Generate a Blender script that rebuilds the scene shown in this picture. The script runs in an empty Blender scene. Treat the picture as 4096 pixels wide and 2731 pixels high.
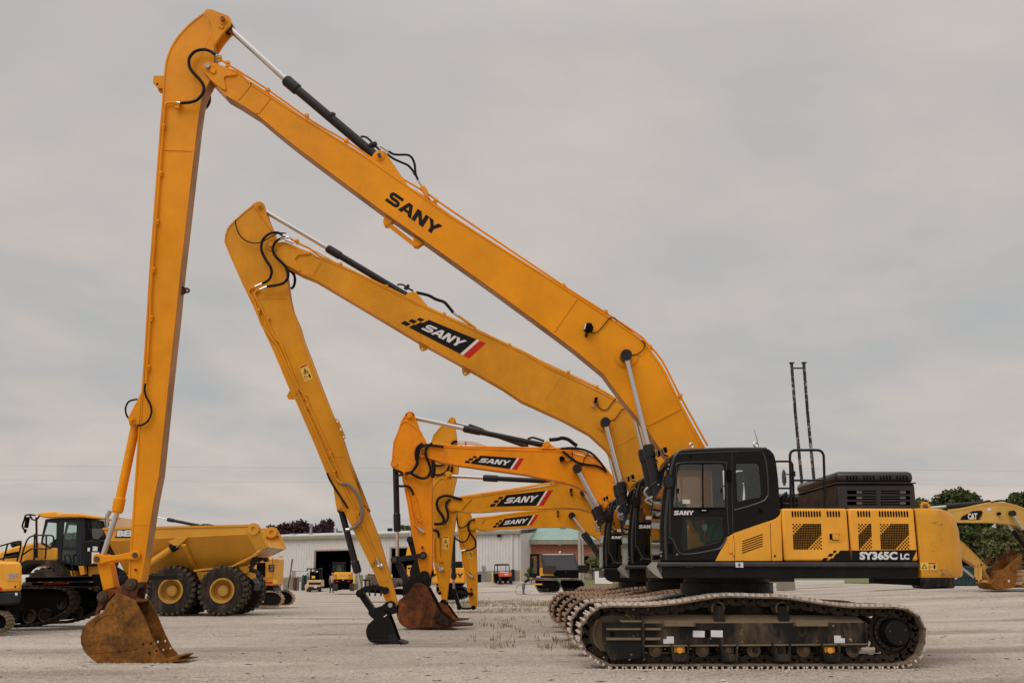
import bpy, bmesh, math, random
from mathutils import Vector, Matrix
random.seed(7)
SC = bpy.context.scene
COL = SC.collection
R = math.radians
# ------------------------------------------------------------------ camera
CAM_H = 1.30
PITCH = R(13.27)
FPX = 35.0 / 36.0 * 4096
cam = bpy.data.objects.new('camera', bpy.data.cameras.new('camera'))
COL.objects.link(cam)
cam.data.lens = 35; cam.data.sensor_width = 36
cam.data.clip_start = 0.1; cam.data.clip_end = 3000
cam.location = (0, 0, CAM_H)
cam.rotation_euler = (math.pi / 2 + PITCH, 0, 0)
SC.camera = cam
CT, ST = math.cos(PITCH), math.sin(PITCH)
def W(p, Y):
    u = (p[0] - 2048) / FPX; v = (1365.5 - p[1]) / FPX
    t = Y / (CT - v * ST)
    return Vector((u * t, Y, CAM_H + (ST + v * CT) * t))
def X2(p, Y):
    w = W(p, Y); return (w.x, w.z)
def mpp(p, Y):                      # metres per photo pixel at that point
    v = (1365.5 - p[1]) / FPX
    return Y / (CT - v * ST) / FPX
def zm(x0, y0, s):
    return lambda *p: [(x0 + a / s, y0 + b / s) for a, b in p]
zA = zm(550, 0, 3.136); zB = zm(1100, 250, 2.24); zC = zm(450, 1100, 1.96); zD = zm(850, 750, 2.614)
zK = zm(1500, 1200, 3.92); zG = zm(2200, 1100, 2.24); zL = zm(1050, 1350, 2.09); zF = zm(0, 1950, 2.614)
zH = zm(300, 1950, 2.091); z3 = zm(1000, 2000, 2.613); z4 = zm(1500, 1600, 1.651); z5 = zm(1900, 2050, 3.485)
zP = zm(2500, 1700, 2.614); zR = zm(3100, 1700, 2.24); zT = zm(2200, 2250, 2.94); zU = zm(2950, 2250, 2.767)
z1 = zm(2200, 1700, 1.521); zS = zm(1500, 1600, 3.135); zQ = zm(1540, 2080, 3.41); zV = zm(3600, 1900, 3.136)
zW = zm(0, 2040, 3.136); zX = zm(950, 2050, 3.92); zY = zm(1100, 2050, 4.48); zZ = zm(2150, 2100, 5.226)
zN = zm(3080, 2280, 2.94); zO = zm(3100, 1400, 2.85)
# ------------------------------------------------------------------ mesh helpers
XZ = (Vector((0, 0, 0)), Vector((1, 0, 0)), Vector((0, 0, 1)), Vector((0, 1, 0)))
class MB:
    def __init__(s): s.v = []; s.f = []
    def add(s, vs, fs):
        n = len(s.v); s.v += [Vector(a) for a in vs]; s.f += [tuple(i + n for i in f) for f in fs]
    def ext(s, pts, w0, w1, holes=(), fr=XZ):
        O, U, V, N = fr
        loops = [list(pts)] + [list(h) for h in holes]
        if not holes:
            n = len(pts)
            vs = [O + U * a + V * b + N * w0 for a, b in pts] + [O + U * a + V * b + N * w1 for a, b in pts]
            ar = sum(pts[i][0] * pts[(i + 1) % n][1] - pts[(i + 1) % n][0] * pts[i][1] for i in range(n))
            flip = (ar > 0) != (U.cross(V).dot(N) * (w1 - w0) < 0)
            a = tuple(range(n)); b = tuple(range(2 * n - 1, n - 1, -1))
            sd = [(i, i + n, (i + 1) % n + n, (i + 1) % n) for i in range(n)]
            fs = [a, b] + sd
            if flip: fs = [f[::-1] for f in fs]
            s.add(vs, fs); return s
        bm = bmesh.new()
        for lp in loops:
            vv = [bm.verts.new((a, b, 0)) for a, b in lp]
            for i in range(len(vv)): bm.edges.new((vv[i], vv[(i + 1) % len(vv)]))
        bmesh.ops.triangle_fill(bm, use_beauty=True, use_dissolve=False, edges=bm.edges[:], normal=(0, 0, 1))
        bm.verts.index_update()
        P = [(v.co.x, v.co.y) for v in bm.verts]; n = len(P)
        fs = []
        for f in bm.faces:
            t = tuple(v.index for v in f.verts); fs.append(t); fs.append(tuple(i + n for i in t[::-1]))
        for e in bm.edges:
            if len(e.link_faces) == 1:
                a, b = e.verts[0].index, e.verts[1].index; fs.append((a, b, b + n, a + n))
        bm.free()
        s.add([O + U * a + V * b + N * w0 for a, b in P] + [O + U * a + V * b + N * w1 for a, b in P], fs)
        s.fix = True
        return s
    def px(s, pts, Y0, Y1, holes=(), Yr=None):
        Yr = Y0 if Yr is None else Yr
        return s.ext([X2(p, Yr) for p in pts], Y0, Y1, [[X2(p, Yr) for p in h] for h in holes])
    def box(s, a, b):
        x0, y0, z0 = [min(a[i], b[i]) for i in range(3)]; x1, y1, z1_ = [max(a[i], b[i]) for i in range(3)]
        return s.ext([(x0, z0), (x1, z0), (x1, z1_), (x0, z1_)], y0, y1)
    def pbox(s, p0, p1, Y0, Y1, Yr=None):          # axis box between two photo points
        Yr = Y0 if Yr is None else Yr
        a = X2(p0, Yr); b = X2(p1, Yr)
        return s.box((a[0], Y0, a[1]), (b[0], Y1, b[1]))
    def tube(s, path, r, seg=8, r1=None, caps=True):
        path = [Vector(p) for p in path]; n = len(path); vs = []; fs = []
        up = None
        for i, p in enumerate(path):
            d = (path[min(i + 1, n - 1)] - path[max(i - 1, 0)])
            if d.length < 1e-9: d = Vector((0, 0, 1))
            d.normalize()
            if up is None:
                up = Vector((0, 1, 0)) if abs(d.y) < .9 else Vector((0, 0, 1))
            a = up - d * up.dot(d)
            if a.length < 1e-6: a = Vector((1, 0, 0)) - d * d.x
            a.normalize(); up = a; b = d.cross(a)
            rr = r if r1 is None else r + (r1 - r) * i / max(1, n - 1)
            for k in range(seg):
                t = 2 * math.pi * k / seg
                vs.append(p + (a * math.cos(t) + b * math.sin(t)) * rr)
        for i in range(n - 1):
            for k in range(seg):
                k2 = (k + 1) % seg
                fs.append((i * seg + k, i * seg + k2, (i + 1) * seg + k2, (i + 1) * seg + k))
        if caps:
            fs.append(tuple(range(seg))[::-1]); fs.append(tuple((n - 1) * seg + k for k in range(seg)))
        s.add(vs, fs); return s
    def cyl(s, a, b, r, r1=None, seg=16):
        return s.tube([a, b], r, seg, r1)
    def cy(s, p, rpx, Y0, Y1, Yr=None, seg=20, r=None):   # disc along Y at a photo point
        Yr = Y0 if Yr is None else Yr
        x, z = X2(p, Yr); rr = r if r else rpx * mpp(p, Yr)
        return s.cyl((x, Y0, z), (x, Y1, z), rr, seg=seg)
    def lathe(s, prof, c, axis='Y', seg=28, a0=0):        # prof: (radius, along)
        c = Vector(c); vs = []; fs = []; m = len(prof)
        for k in range(seg):
            t = 2 * math.pi * k / seg + a0; cc, ss = math.cos(t), math.sin(t)
            for r, h in prof:
                if axis == 'Y': vs.append(c + Vector((r * cc, h, r * ss)))
                elif axis == 'Z': vs.append(c + Vector((r * cc, r * ss, h)))
                else: vs.append(c + Vector((h, r * cc, r * ss)))
        for k in range(seg):
            k2 = (k + 1) % seg
            for j in range(m - 1):
                fs.append((k * m + j, k * m + j + 1, k2 * m + j + 1, k2 * m + j))
        s.add(vs, fs); s.fix = True; return s
    def rib(s, pts, t, w0, w1, side=0, closed=False):      # thick strip along an xz path, t wide
        s.ext(ribbon(pts, t, side), w0, w1) if not closed else s.ring(pts, t, w0, w1)
        return s
    def ring(s, pts, t, w0, w1):                           # frame running round a closed outline
        inn = inset(pts, t); n = len(pts)
        for i in range(n):
            j = (i + 1) % n
            s.ext([pts[i], pts[j], inn[j], inn[i]], w0, w1)
        return s
    def f3(s, pts, th=None):                               # flat plate through 3-D points, thickness th
        pts = [Vector(p) for p in pts]
        n = (pts[1] - pts[0]).cross(pts[2] - pts[0]).normalized() * (th or .02)
        m = len(pts); vs = pts + [p + n for p in pts]
        s.add(vs, [tuple(range(m))[::-1], tuple(range(m, 2 * m))] + [(i, (i + 1) % m, (i + 1) % m + m, i + m) for i in range(m)])
        return s
    def mesh(s, name, off=(0, 0, 0), fix=False):
        me = bpy.data.meshes.new(name); o = Vector(off)
        me.from_pydata([tuple(v + o) for v in s.v], [], s.f); me.update()
        if fix or getattr(s, 'fix', False):
            bm = bmesh.new(); bm.from_mesh(me); bmesh.ops.recalc_face_normals(bm, faces=bm.faces[:]); bm.to_mesh(me); bm.free()
        me.polygons.foreach_set('use_smooth', [True] * len(me.polygons))
        me.set_sharp_from_angle(angle=R(32))
        return me
def ribbon(pts, t, side=0):
    n = len(pts); L = []; Rr = []
    for i in range(n):
        a = pts[max(0, i - 1)]; b = pts[min(n - 1, i + 1)]
        dx, dz = b[0] - a[0], b[1] - a[1]; l = math.hypot(dx, dz) or 1
        nx, nz = -dz / l, dx / l
        l0, l1 = (t / 2, -t / 2) if side == 0 else ((t, 0) if side > 0 else (0, -t))
        L.append((pts[i][0] + nx * l0, pts[i][1] + nz * l0)); Rr.append((pts[i][0] + nx * l1, pts[i][1] + nz * l1))
    return L + Rr[::-1]
def area(p): return sum(p[i][0] * p[(i + 1) % len(p)][1] - p[(i + 1) % len(p)][0] * p[i][1] for i in range(len(p))) / 2
def inset(pts, t):
    n = len(pts); s = 1 if area(pts) > 0 else -1; out = []
    for i in range(n):
        a, b, c = pts[i - 1], pts[i], pts[(i + 1) % n]
        d1 = Vector((b[0] - a[0], b[1] - a[1])).normalized(); d2 = Vector((c[0] - b[0], c[1] - b[1])).normalized()
        n1 = Vector((-d1.y, d1.x)) * s; n2 = Vector((-d2.y, d2.x)) * s
        m = n1 + n2
        if m.length < .3: m = n1
        m.normalize(); k = t / max(.35, m.dot(n1)); out.append((b[0] + m.x * k, b[1] + m.y * k))
    return out
def smooth(pts, k=5, closed=False):
    n = len(pts); out = []
    P = lambda i: Vector(pts[i % n]) if closed else Vector(pts[max(0, min(n - 1, i))])
    for i in range(n if closed else n - 1):
        p0, p1, p2, p3 = P(i - 1), P(i), P(i + 1), P(i + 2)
        for j in range(k):
            t = j / k
            out.append(tuple(.5 * ((2 * p1) + (p2 - p0) * t + (2 * p0 - 5 * p1 + 4 * p2 - p3) * t * t + (3 * p1 - p0 - 3 * p2 + p3) * t ** 3)))
    if not closed: out.append(tuple(pts[-1]))
    return out
def circ(cx, cy, r, n=14, a0=0): return [(cx + r * math.cos(2 * math.pi * i / n + a0), cy + r * math.sin(2 * math.pi * i / n + a0)) for i in range(n)]
def rrect(x0, y0, x1, y1, r, k=4):
    o = []
    for cx, cy, a in ((x1 - r, y1 - r, 0), (x0 + r, y1 - r, 90), (x0 + r, y0 + r, 180), (x1 - r, y0 + r, 270)):
        for i in range(k + 1):
            t = R(a + 90 * i / k); o.append((cx + r * math.cos(t), cy + r * math.sin(t)))
    return o
# ------------------------------------------------------------------ objects
def tag(o, label=None, cat=None, group=None, kind=None):
    if label: o['label'] = label
    if cat: o['category'] = cat
    if group: o['group'] = group
    if kind: o['kind'] = kind
    return o
class Thing:
    def __init__(s, name, loc, label, cat, group=None, off=(0, 0, 0)):
        s.o = bpy.data.objects.new(name, None); COL.objects.link(s.o); s.o.empty_display_size = .3
        s.loc = Vector(loc); s.o.location = s.loc; s.off = Vector(off)
        tag(s.o, label, cat, group)
    def part(s, name, mb, mat, parent=None, label=None, bevel=0, off=False):
        if not mb.v: return None
        me = mb.mesh(name, (s.off if off else Vector((0, 0, 0))) - s.loc)
        o = bpy.data.objects.new(name, me); COL.objects.link(o)
        me.materials.append(mat); o.parent = parent or s.o
        if label: o['label'] = label
        if bevel:
            b = o.modifiers.new('bevel', 'BEVEL'); b.width = bevel; b.segments = 2; b.limit_method = 'ANGLE'; b.angle_limit = R(40)
        return o
def solo(name, mb, mat, label=None, cat=None, group=None, kind=None, loc=(0, 0, 0), bevel=0):
    me = mb.mesh(name, -Vector(loc)); o = bpy.data.objects.new(name, me); COL.objects.link(o)
    o.location = loc; me.materials.append(mat); tag(o, label, cat, group, kind)
    if bevel:
        b = o.modifiers.new('bevel', 'BEVEL'); b.width = bevel; b.segments = 2; b.limit_method = 'ANGLE'; b.angle_limit = R(40)
    return o
# ------------------------------------------------------------------ materials
def new_mat(name):
    m = bpy.data.materials.new(name); m.use_nodes = True
    nt = m.node_tree; return m, nt, nt.nodes['Principled BSDF']
def N(nt, t, **k):
    n = nt.nodes.new(t)
    for a, b in k.items():
        if a.startswith('i_'): n.inputs[a[2:].replace('_', ' ')].default_value = b
        else: setattr(n, a, b)
    return n
def ramp(nt, src, stops):
    r = nt.nodes.new('ShaderNodeValToRGB'); nt.links.new(src, r.inputs[0])
    el = r.color_ramp.elements
    while len(el) < len(stops): el.new(.5)
    for e, (p, c) in zip(el, stops): e.position = p; e.color = (*c, 1) if len(c) == 3 else c
    return r.outputs[0]
def mix(nt, fac, a, b, blend='MIX'):
    m = nt.nodes.new('ShaderNodeMix'); m.data_type = 'RGBA'; m.blend_type = blend
    for i, x in ((0, fac), (6, a), (7, b)):
        if hasattr(x, 'is_output'): nt.links.new(x, m.inputs[i])
        else: m.inputs[i].default_value = x if i == 0 else (*x, 1)
    return m.outputs[2]
def noise(nt, scale, detail=6, rough=.6, coord='Object', stretch=None, dist=0):
    tc = nt.nodes.new('ShaderNodeTexCoord'); n = N(nt, 'ShaderNodeTexNoise')
    n.inputs['Scale'].default_value = scale; n.inputs['Detail'].default_value = detail; n.inputs['Roughness'].default_value = rough
    n.inputs['Distortion'].default_value = dist
    src = tc.outputs[coord]
    if stretch:
        mp = nt.nodes.new('ShaderNodeMapping'); mp.inputs['Scale'].default_value = stretch
        nt.links.new(src, mp.inputs[0]); src = mp.outputs[0]
    nt.links.new(src, n.inputs['Vector']); return n.outputs['Fac']
def bump(nt, b, h, strength=.2, dist=.02):
    n = nt.nodes.new('ShaderNodeBump'); n.inputs['Strength'].default_value = strength; n.inputs['Distance'].default_value = dist
    nt.links.new(h, n.inputs['Height']); nt.links.new(n.outputs[0], b.inputs['Normal'])
def paint(name, c, rough=.45, metal=0, var=.12, dirt=None, damt=.0, dscale=3, fleck=None, fthr=.68, fscale=9, spec=.3, sheen=False):
    m, nt, b = new_mat(name)
    f = noise(nt, 1.3, 5); lo = tuple(x * (1 - var) for x in c); hi = tuple(min(1, x * (1 + var)) for x in c)
    col = ramp(nt, f, [(.3, lo), (.7, hi)])
    if damt:
        g = noise(nt, dscale, 8, .7, stretch=(1, 1, .45)); r = ramp(nt, g, [(.48, (0, 0, 0)), (.78, (damt,) * 3)])
        col = mix(nt, r, col, dirt or (.25, .19, .13))
    if fleck:
        g = noise(nt, fscale, 9, .75); r = ramp(nt, g, [(fthr, (0, 0, 0)), (fthr + .03, (1, 1, 1))])
        col = mix(nt, r, col, fleck)
    nt.links.new(col, b.inputs['Base Color']); b.inputs['Metallic'].default_value = metal
    b.inputs['Specular IOR Level'].default_value = spec
    g = noise(nt, .55 if sheen else 14, 5); q_ = .22 if sheen else .1; r = ramp(nt, g, [(.36, (max(0, rough - q_),) * 3), (.62, (min(1, rough + q_),) * 3)])
    nt.links.new(r, b.inputs['Roughness'])
    bump(nt, b, noise(nt, 1.6 if sheen else 60, 3), .16 if sheen else .06, .03 if sheen else .004)
    return m
def plain(name, c, rough=.6, metal=0, spec=.3):
    m, nt, b = new_mat(name); b.inputs['Base Color'].default_value = (*c, 1)
    b.inputs['Roughness'].default_value = rough; b.inputs['Metallic'].default_value = metal; b.inputs['Specular IOR Level'].default_value = spec
    return m
ORANGE = (.74, .265, .012)
M = {}
M['boom1'] = paint('orange_yellow_paint', (.79, .292, .002), .5, dirt=(.48, .16, .0), damt=.4, dscale=1.1, spec=.26, sheen=True, fleck=(.16, .06, .015), fthr=.75, fscale=5)
M['boom2'] = paint('amber_paint', (.71, .295, .010), .5, dirt=(.34, .12, .0), damt=.55, dscale=.9, spec=.3, sheen=True)
M['boom3'] = paint('bright_orange_paint', (.88, .29, .004), .5, spec=.25, sheen=True, dirt=(.3, .1, .02), damt=.35, dscale=2.5, fleck=(.16, .06, .02), fthr=.70, fscale=4)
M['boom4'] = paint('mustard_paint', (.70, .29, .008), .5, spec=.26, sheen=True, dirt=(.3, .12, .02), damt=.3)
M['hood'] = paint('body_yellow_paint', (.86, .395, .04), .42, dirt=(.45, .2, .03), damt=.25)
M['cw'] = paint('counterweight_yellow_paint', (.70, .32, .025), .4, dirt=(.4, .18, .04), damt=.5, fleck=(.55, .42, .32), fthr=.73, fscale=6)
M['flange'] = paint('worn_edge_paint', (.58, .24, .05), .5, dirt=(.3, .16, .08), damt=.5, dscale=5)
M['steelcyl'] = plain('chrome_rod', (.62, .62, .62), .16, 1)
M['cylblack'] = paint('black_cylinder_paint', (.017, .0155, .018), .38, fleck=(.06, .055, .05), fthr=.66)
M['black'] = paint('black_satin_paint', (.008, .0072, .0072), .38, dirt=(.035, .028, .022), damt=.5, spec=.2)
M['matte'] = plain('matte_black', (.004, .004, .004), .8, 0, .08)
M['rubber'] = paint('hose_rubber', (.006, .0055, .006), .5, spec=.2)
M['frame'] = paint('scuffed_black_frame', (.011, .0105, .0105), .5, dirt=(.17, .115, .07), damt=1.0, dscale=2.2, fleck=(.42, .33, .25), fthr=.635, fscale=9, spec=.2)
M['dusty'] = paint('dusty_steel', (.2, .145, .092), .85, dirt=(.1, .07, .04), damt=.6, dscale=6)
M['shoe1'] = paint('pale_dusty_track_steel', (.66, .57, .50), .6, metal=.1, dirt=(.18, .115, .075), damt=.85, dscale=3.2)
M['shoe2'] = paint('brown_track_steel', (.50, .33, .22), .6, metal=.15, dirt=(.06, .032, .018), damt=1.0, dscale=5)
M['shoeplate'] = paint('dark_gap_track_plates', (.20, .145, .105), .75, dirt=(.045, .028, .018), damt=1.0, dscale=5, fleck=(.4, .33, .27), fthr=.6, fscale=12)  # plate colour darkened to put the dark gaps between grousers into paint
M['chain'] = paint('greasy_chain_steel', (.03, .02, .013), .55, metal=.2, dirt=(.13, .085, .05), damt=.6, dscale=9)
M['pin'] = paint('pin_steel', (.10, .065, .045), .5, metal=.3, dirt=(.07, .04, .02), damt=.7, dscale=12)
def rusty(name, cols, sc=1.6):
    m, nt, b = new_mat(name); c = ramp(nt, noise(nt, sc, 9, .72, dist=.8), [(.34, cols[0]), (.46, cols[1]), (.56, cols[2]), (.7, cols[3])])
    g = ramp(nt, noise(nt, sc * 9, 8, .75), [(.35, (.55,) * 3), (.65, (1.35,) * 3)]); c = mix(nt, 1.0, c, g, 'MULTIPLY')
    g = ramp(nt, noise(nt, sc * 5, 9, .8, stretch=(.3, 1, 1.6)), [(.64, (0, 0, 0)), (.68, (.7,) * 3)]); c = mix(nt, g, c, cols[4])
    nt.links.new(c, b.inputs['Base Color']); b.inputs['Roughness'].default_value = .72; b.inputs['Specular IOR Level'].default_value = .25; bump(nt, b, noise(nt, 40, 6), .25, .008); return m
M['rust'] = rusty('rusted_steel', ((.055, .024, .009), (.17, .068, .012), (.26, .105, .018), (.33, .15, .035), (.30, .17, .07)))
M['rustd'] = rusty('dark_rusted_steel', ((.018, .011, .009), (.055, .022, .012), (.15, .045, .012), (.30, .09, .018), (.22, .12, .05)), 1.1)
M['white'] = plain('white_sticker', (.72, .72, .74), .5)
M['grey'] = paint('grey_steel_plate', (.34, .32, .3), .42, metal=.5)
M['silver'] = plain('fitting_metal', (.5, .49, .46), .3, .9)
M['red'] = plain('red_film', (.55, .015, .01), .4)
M['decalblack'] = plain('black_film', (.009, .009, .009), .5, 0, .15)
M['decalyellow'] = plain('pale_yellow_film', (.8, .5, .1), .5)
M['cabblack'] = paint('cab_black_paint', (.0075, .0068, .007), .36, var=.2, spec=.2)
M['seat'] = plain('dark_seat_fabric', (.03, .032, .03), .9)
M['green'] = plain('green_trim', (.05, .13, .07), .7)
M['tyre'] = paint('dusty_tyre_rubber', (.026, .021, .018), .8, spec=.1, dirt=(.15, .105, .075), damt=.8, dscale=2.5)
M['lug'] = paint('dusty_tread_rubber', (.06, .045, .035), .85, dirt=(.16, .115, .08), damt=.6, dscale=4)
M['truck'] = paint('dump_truck_yellow_paint', (.68, .33, .035), .5, var=.06, spec=.3, dirt=(.48, .2, .02), damt=.45, dscale=.8)
M['truckrim'] = paint('wheel_yellow_paint', (.50, .27, .045), .6, dirt=(.24, .15, .08), damt=.7, dscale=2)
M['cream'] = paint('pale_chute_paint', (.66, .46, .28), .6)
M['grime'] = paint('grimy_worn_paint', (.48, .27, .15), .75, dirt=(.12, .065, .035), damt=1.0, dscale=1.6, fleck=(.05, .03, .02), fthr=.66, fscale=6)
M['dkgrey'] = paint('dark_grey_paint', (.02, .021, .025), .5, spec=.2)
def glass(name, tint=(.55, .7, .66), refl=.12, rough=.02):
    m = bpy.data.materials.new(name); m.use_nodes = True; nt = m.node_tree; nt.nodes.clear()
    o = nt.nodes.new('ShaderNodeOutputMaterial'); t = nt.nodes.new('ShaderNodeBsdfTransparent'); t.inputs[0].default_value = (*tint, 1)
    g = nt.nodes.new('ShaderNodeBsdfGlossy'); g.inputs['Roughness'].default_value = rough; g.inputs[0].default_value = (.9, .95, .95, 1)
    lw = nt.nodes.new('ShaderNodeLayerWeight'); pw = nt.nodes.new('ShaderNodeMath'); pw.operation = 'POWER'; pw.inputs[1].default_value = 5; nt.links.new(lw.outputs['Facing'], pw.inputs[0])
    mx = nt.nodes.new('ShaderNodeMixShader')
    ad = nt.nodes.new('ShaderNodeMath'); ad.operation = 'ADD'; ad.inputs[1].default_value = refl * .35; sc_ = nt.nodes.new('ShaderNodeMath'); sc_.operation = 'MULTIPLY'; sc_.inputs[1].default_value = .4; nt.links.new(pw.outputs[0], sc_.inputs[0]); nt.links.new(sc_.outputs[0], ad.inputs[0])
    nt.links.new(ad.outputs[0], mx.inputs[0]); nt.links.new(t.outputs[0], mx.inputs[1]); nt.links.new(g.outputs[0], mx.inputs[2])
    nt.links.new(mx.outputs[0], o.inputs[0]); return m
M['glass'] = glass('cab_glass', (.97, .97, .95), .14)
M['glassdk'] = glass('dark_glass', (.62, .70, .64), .07)
M['glassblue'] = glass('green_tinted_glass', (.84, .94, .92), .12)
M['mirror'] = plain('mirror_glass', (.8, .8, .8), .04, 1)
# ------------------------------------------------------------------ letters
def s_glyph():
    c = [(1.14, .87)] + [(.36 + .185 * math.cos(R(a)), .685 + .185 * math.sin(R(a))) for a in range(90, 271, 30)]
    c += [(.80 + .185 * math.cos(R(a)), .315 + .185 * math.sin(R(a))) for a in range(90, -91, -30)] + [(0, .13)]
    return ribbon(c, .25)
GL = {'S': (s_glyph(), [], 1.16),
      'A': ([(0, 0), (.42, 1), (.78, 1), (1.2, 0), (.88, 0), (.80, .2), (.40, .2), (.32, 0)], [[(.6, .74), (.47, .42), (.73, .42)]], 1.22),
      'N': ([(0, 0), (0, 1), (.36, 1), (.74, .42), (.74, 1), (1.05, 1), (1.05, 0), (.69, 0), (.31, .58), (.31, 0)], [], 1.07),
      'Y': ([(0, 1), (.36, 1), (.6, .62), (.84, 1), (1.2, 1), (.755, .4), (.755, 0), (.445, 0), (.445, .4)], [], 1.2)}
def word(s='SANY'):
    out = []; x = 0
    for ch in s:
        p, h, adv = GL[ch]
        out.append(([(a + x, b) for a, b in p], [[(a + x, b) for a, b in q] for q in h])); x += adv
    return out, x
def bil(q, a, b):
    o, br, tr, tl = q
    return tuple((o[i] * (1 - a) + br[i] * a) * (1 - b) + (tl[i] * (1 - a) + tr[i] * a) * b for i in (0, 1))
def put(mb, polys, q, Y, th=.004, sx=1, sy=1, ox=0, oy=0, Yr=None):
    Yr = Y if Yr is None else Yr
    for p, h in polys:
        f = lambda pt: X2(bil(q, (pt[0] * sx + ox), (pt[1] * sy + oy)), Yr)
        mb.ext([f(a) for a in p], Y - th, Y, [[f(a) for a in k] for k in h])
def font_tris(txt, off=.02):
    cu = bpy.data.curves.new('t', 'FONT'); cu.body = txt; cu.offset = off; cu.resolution_u = 3
    ob = bpy.data.objects.new('t', cu); COL.objects.link(ob); dg = bpy.context.evaluated_depsgraph_get()
    me = bpy.data.meshes.new_from_object(ob.evaluated_get(dg))
    v = [(a.co.x, a.co.y) for a in me.vertices]; f = [tuple(p.vertices) for p in me.polygons]
    bpy.data.objects.remove(ob); bpy.data.meshes.remove(me); bpy.data.curves.remove(cu)
    x0 = min(a for a, b in v); x1 = max(a for a, b in v); y0 = min(b for a, b in v); y1 = max(b for a, b in v)
    return [((a - x0) / (x1 - x0), (b - y0) / (y1 - y0)) for a, b in v], f
def put_font(mb, txt, q, Y, off=.02, Yr=None, th=.004):
    v, f = font_tris(txt, off); Yr = Y if Yr is None else Yr
    vs = []
    for a in v:
        x, z = X2(bil(q, *a), Yr); vs.append((x, Y - th, z))
    mb.add(vs, f)
def banner(T, par, q, Y, yr=None):
    """black banner with stepped squares, white word, white and red end stripes; q = o, br, tr, tl"""
    Wd = 3.85; B = MB(); Wt = MB(); Rd = MB(); g = lambda *p: ([(a / Wd, b) for a, b in p], [])
    put(B, [g((0, 0), (.34, 0), (.34, .27), (0, .27)), g((.12, .36), (.42, .36), (.42, .6), (.12, .6)), g((.3, .68), (.56, .68), (.56, .9), (.3, .9)),
            g((.46, 0), (3.33, 0), (3.33, 1), (.72, 1), (.68, .66), (.56, .62), (.54, .34), (.46, .3))], q, Y)
    polys, w = word()
    put(Wt, polys, q, Y - .004, sx=2.15 / Wd / w, sy=.47, ox=.92 / Wd, oy=.26)
    put(Wt, [g((3.36, 0), (3.5, 0), (3.5, 1), (3.36, 1))], q, Y)
    put(Rd, [g((3.52, 0), (3.85, 0), (3.85, 1), (3.52, 1))], q, Y)
    d = T.part('banner_decal', B, M['decalblack'], par)
    T.part('lettering', Wt, M['white'], par); T.part('red_stripe', Rd, M['red'], par)
def sticker(T, par, q, Y):
    A = MB(); put(A, [([(0, 0), (1, 0), (1, 1), (0, 1)], [])], q, Y, .003)
    T.part('warning_sticker', A, M['decalyellow'], par)
    Bk = MB()
    put(Bk, [([(.2, .45), (.8, .45), (.5, .8)], [[(.3, .49), (.7, .49), (.5, .73)]]), ([(.45, .5), (.55, .52), (.6, .6), (.42, .66)], []),
             ([(.15, .1), (.3, .1), (.3, .36), (.15, .36)], [[(.18, .13), (.27, .13), (.27, .33), (.18, .33)]]),
             ([(.38, .21), (.6, .21), (.6, .25), (.38, .25)], []), ([(.68, .1), (.82, .1), (.85, .3), (.75, .4), (.65, .3)], [])], q, Y - .003, .002)
    T.part('warning_symbol', Bk, M['decalblack'], par)
    Rd = MB(); put(Rd, [([(.08, .87), (.92, .87), (.92, .96), (.08, .96)], [])], q, Y - .003, .002); T.part('red_bar', Rd, M['red'], par)
# ------------------------------------------------------------------ terrain
TX = [-400, -60, -30, -15, 0, 5, 12, 20, 40, 400]
TY = [-50, 28, 42, 60, 86, 98, 108, 140, 900]
TZ = [[0] * 10, [0, 0, 0, 0, 0, 0, .12, .35, .5, .5], [0, 0, 0, 0, 0, .08, .5, .8, .9, .9], [-.1, -.1, -.1, -.1, -.1, .0, .6, .86, .95, .95],
      [-.3, -.3, -.28, -.2, -.13, 0, .62, .9, 1, 1], [-.3, -.3, -.28, .1, .85, 1.0, 1.02, 1.05, 1.05, 1.05],
      [-.3, -.3, -.28, .25, 1.0, 1.15, 1.15, 1.1, 1.1, 1.1], [0, 0, 0, .4, 1.0, 1.15, 1.15, 1.1, 1.1, 1.1], [0] * 10]
def terr(x, y):
    def loc(A, v):
        v = max(A[0], min(A[-1] - 1e-6, v))
        for i in range(len(A) - 1):
            if v < A[i + 1]:
                t = (v - A[i]) / (A[i + 1] - A[i]); return i, t * t * (3 - 2 * t)
    i, a = loc(TX, x); j, b = loc(TY, y)
    return (TZ[j][i] * (1 - a) + TZ[j][i + 1] * a) * (1 - b) + (TZ[j + 1][i] * (1 - a) + TZ[j + 1][i + 1] * a) * b
def hit(p):                      # where the photo ray meets the terrain
    y = 6.0
    while y < 400:
        w = W(p, y)
        if w.z <= terr(w.x, y): return w
        y += .1 if y < 60 else .3
    return W(p, 400)
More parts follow.
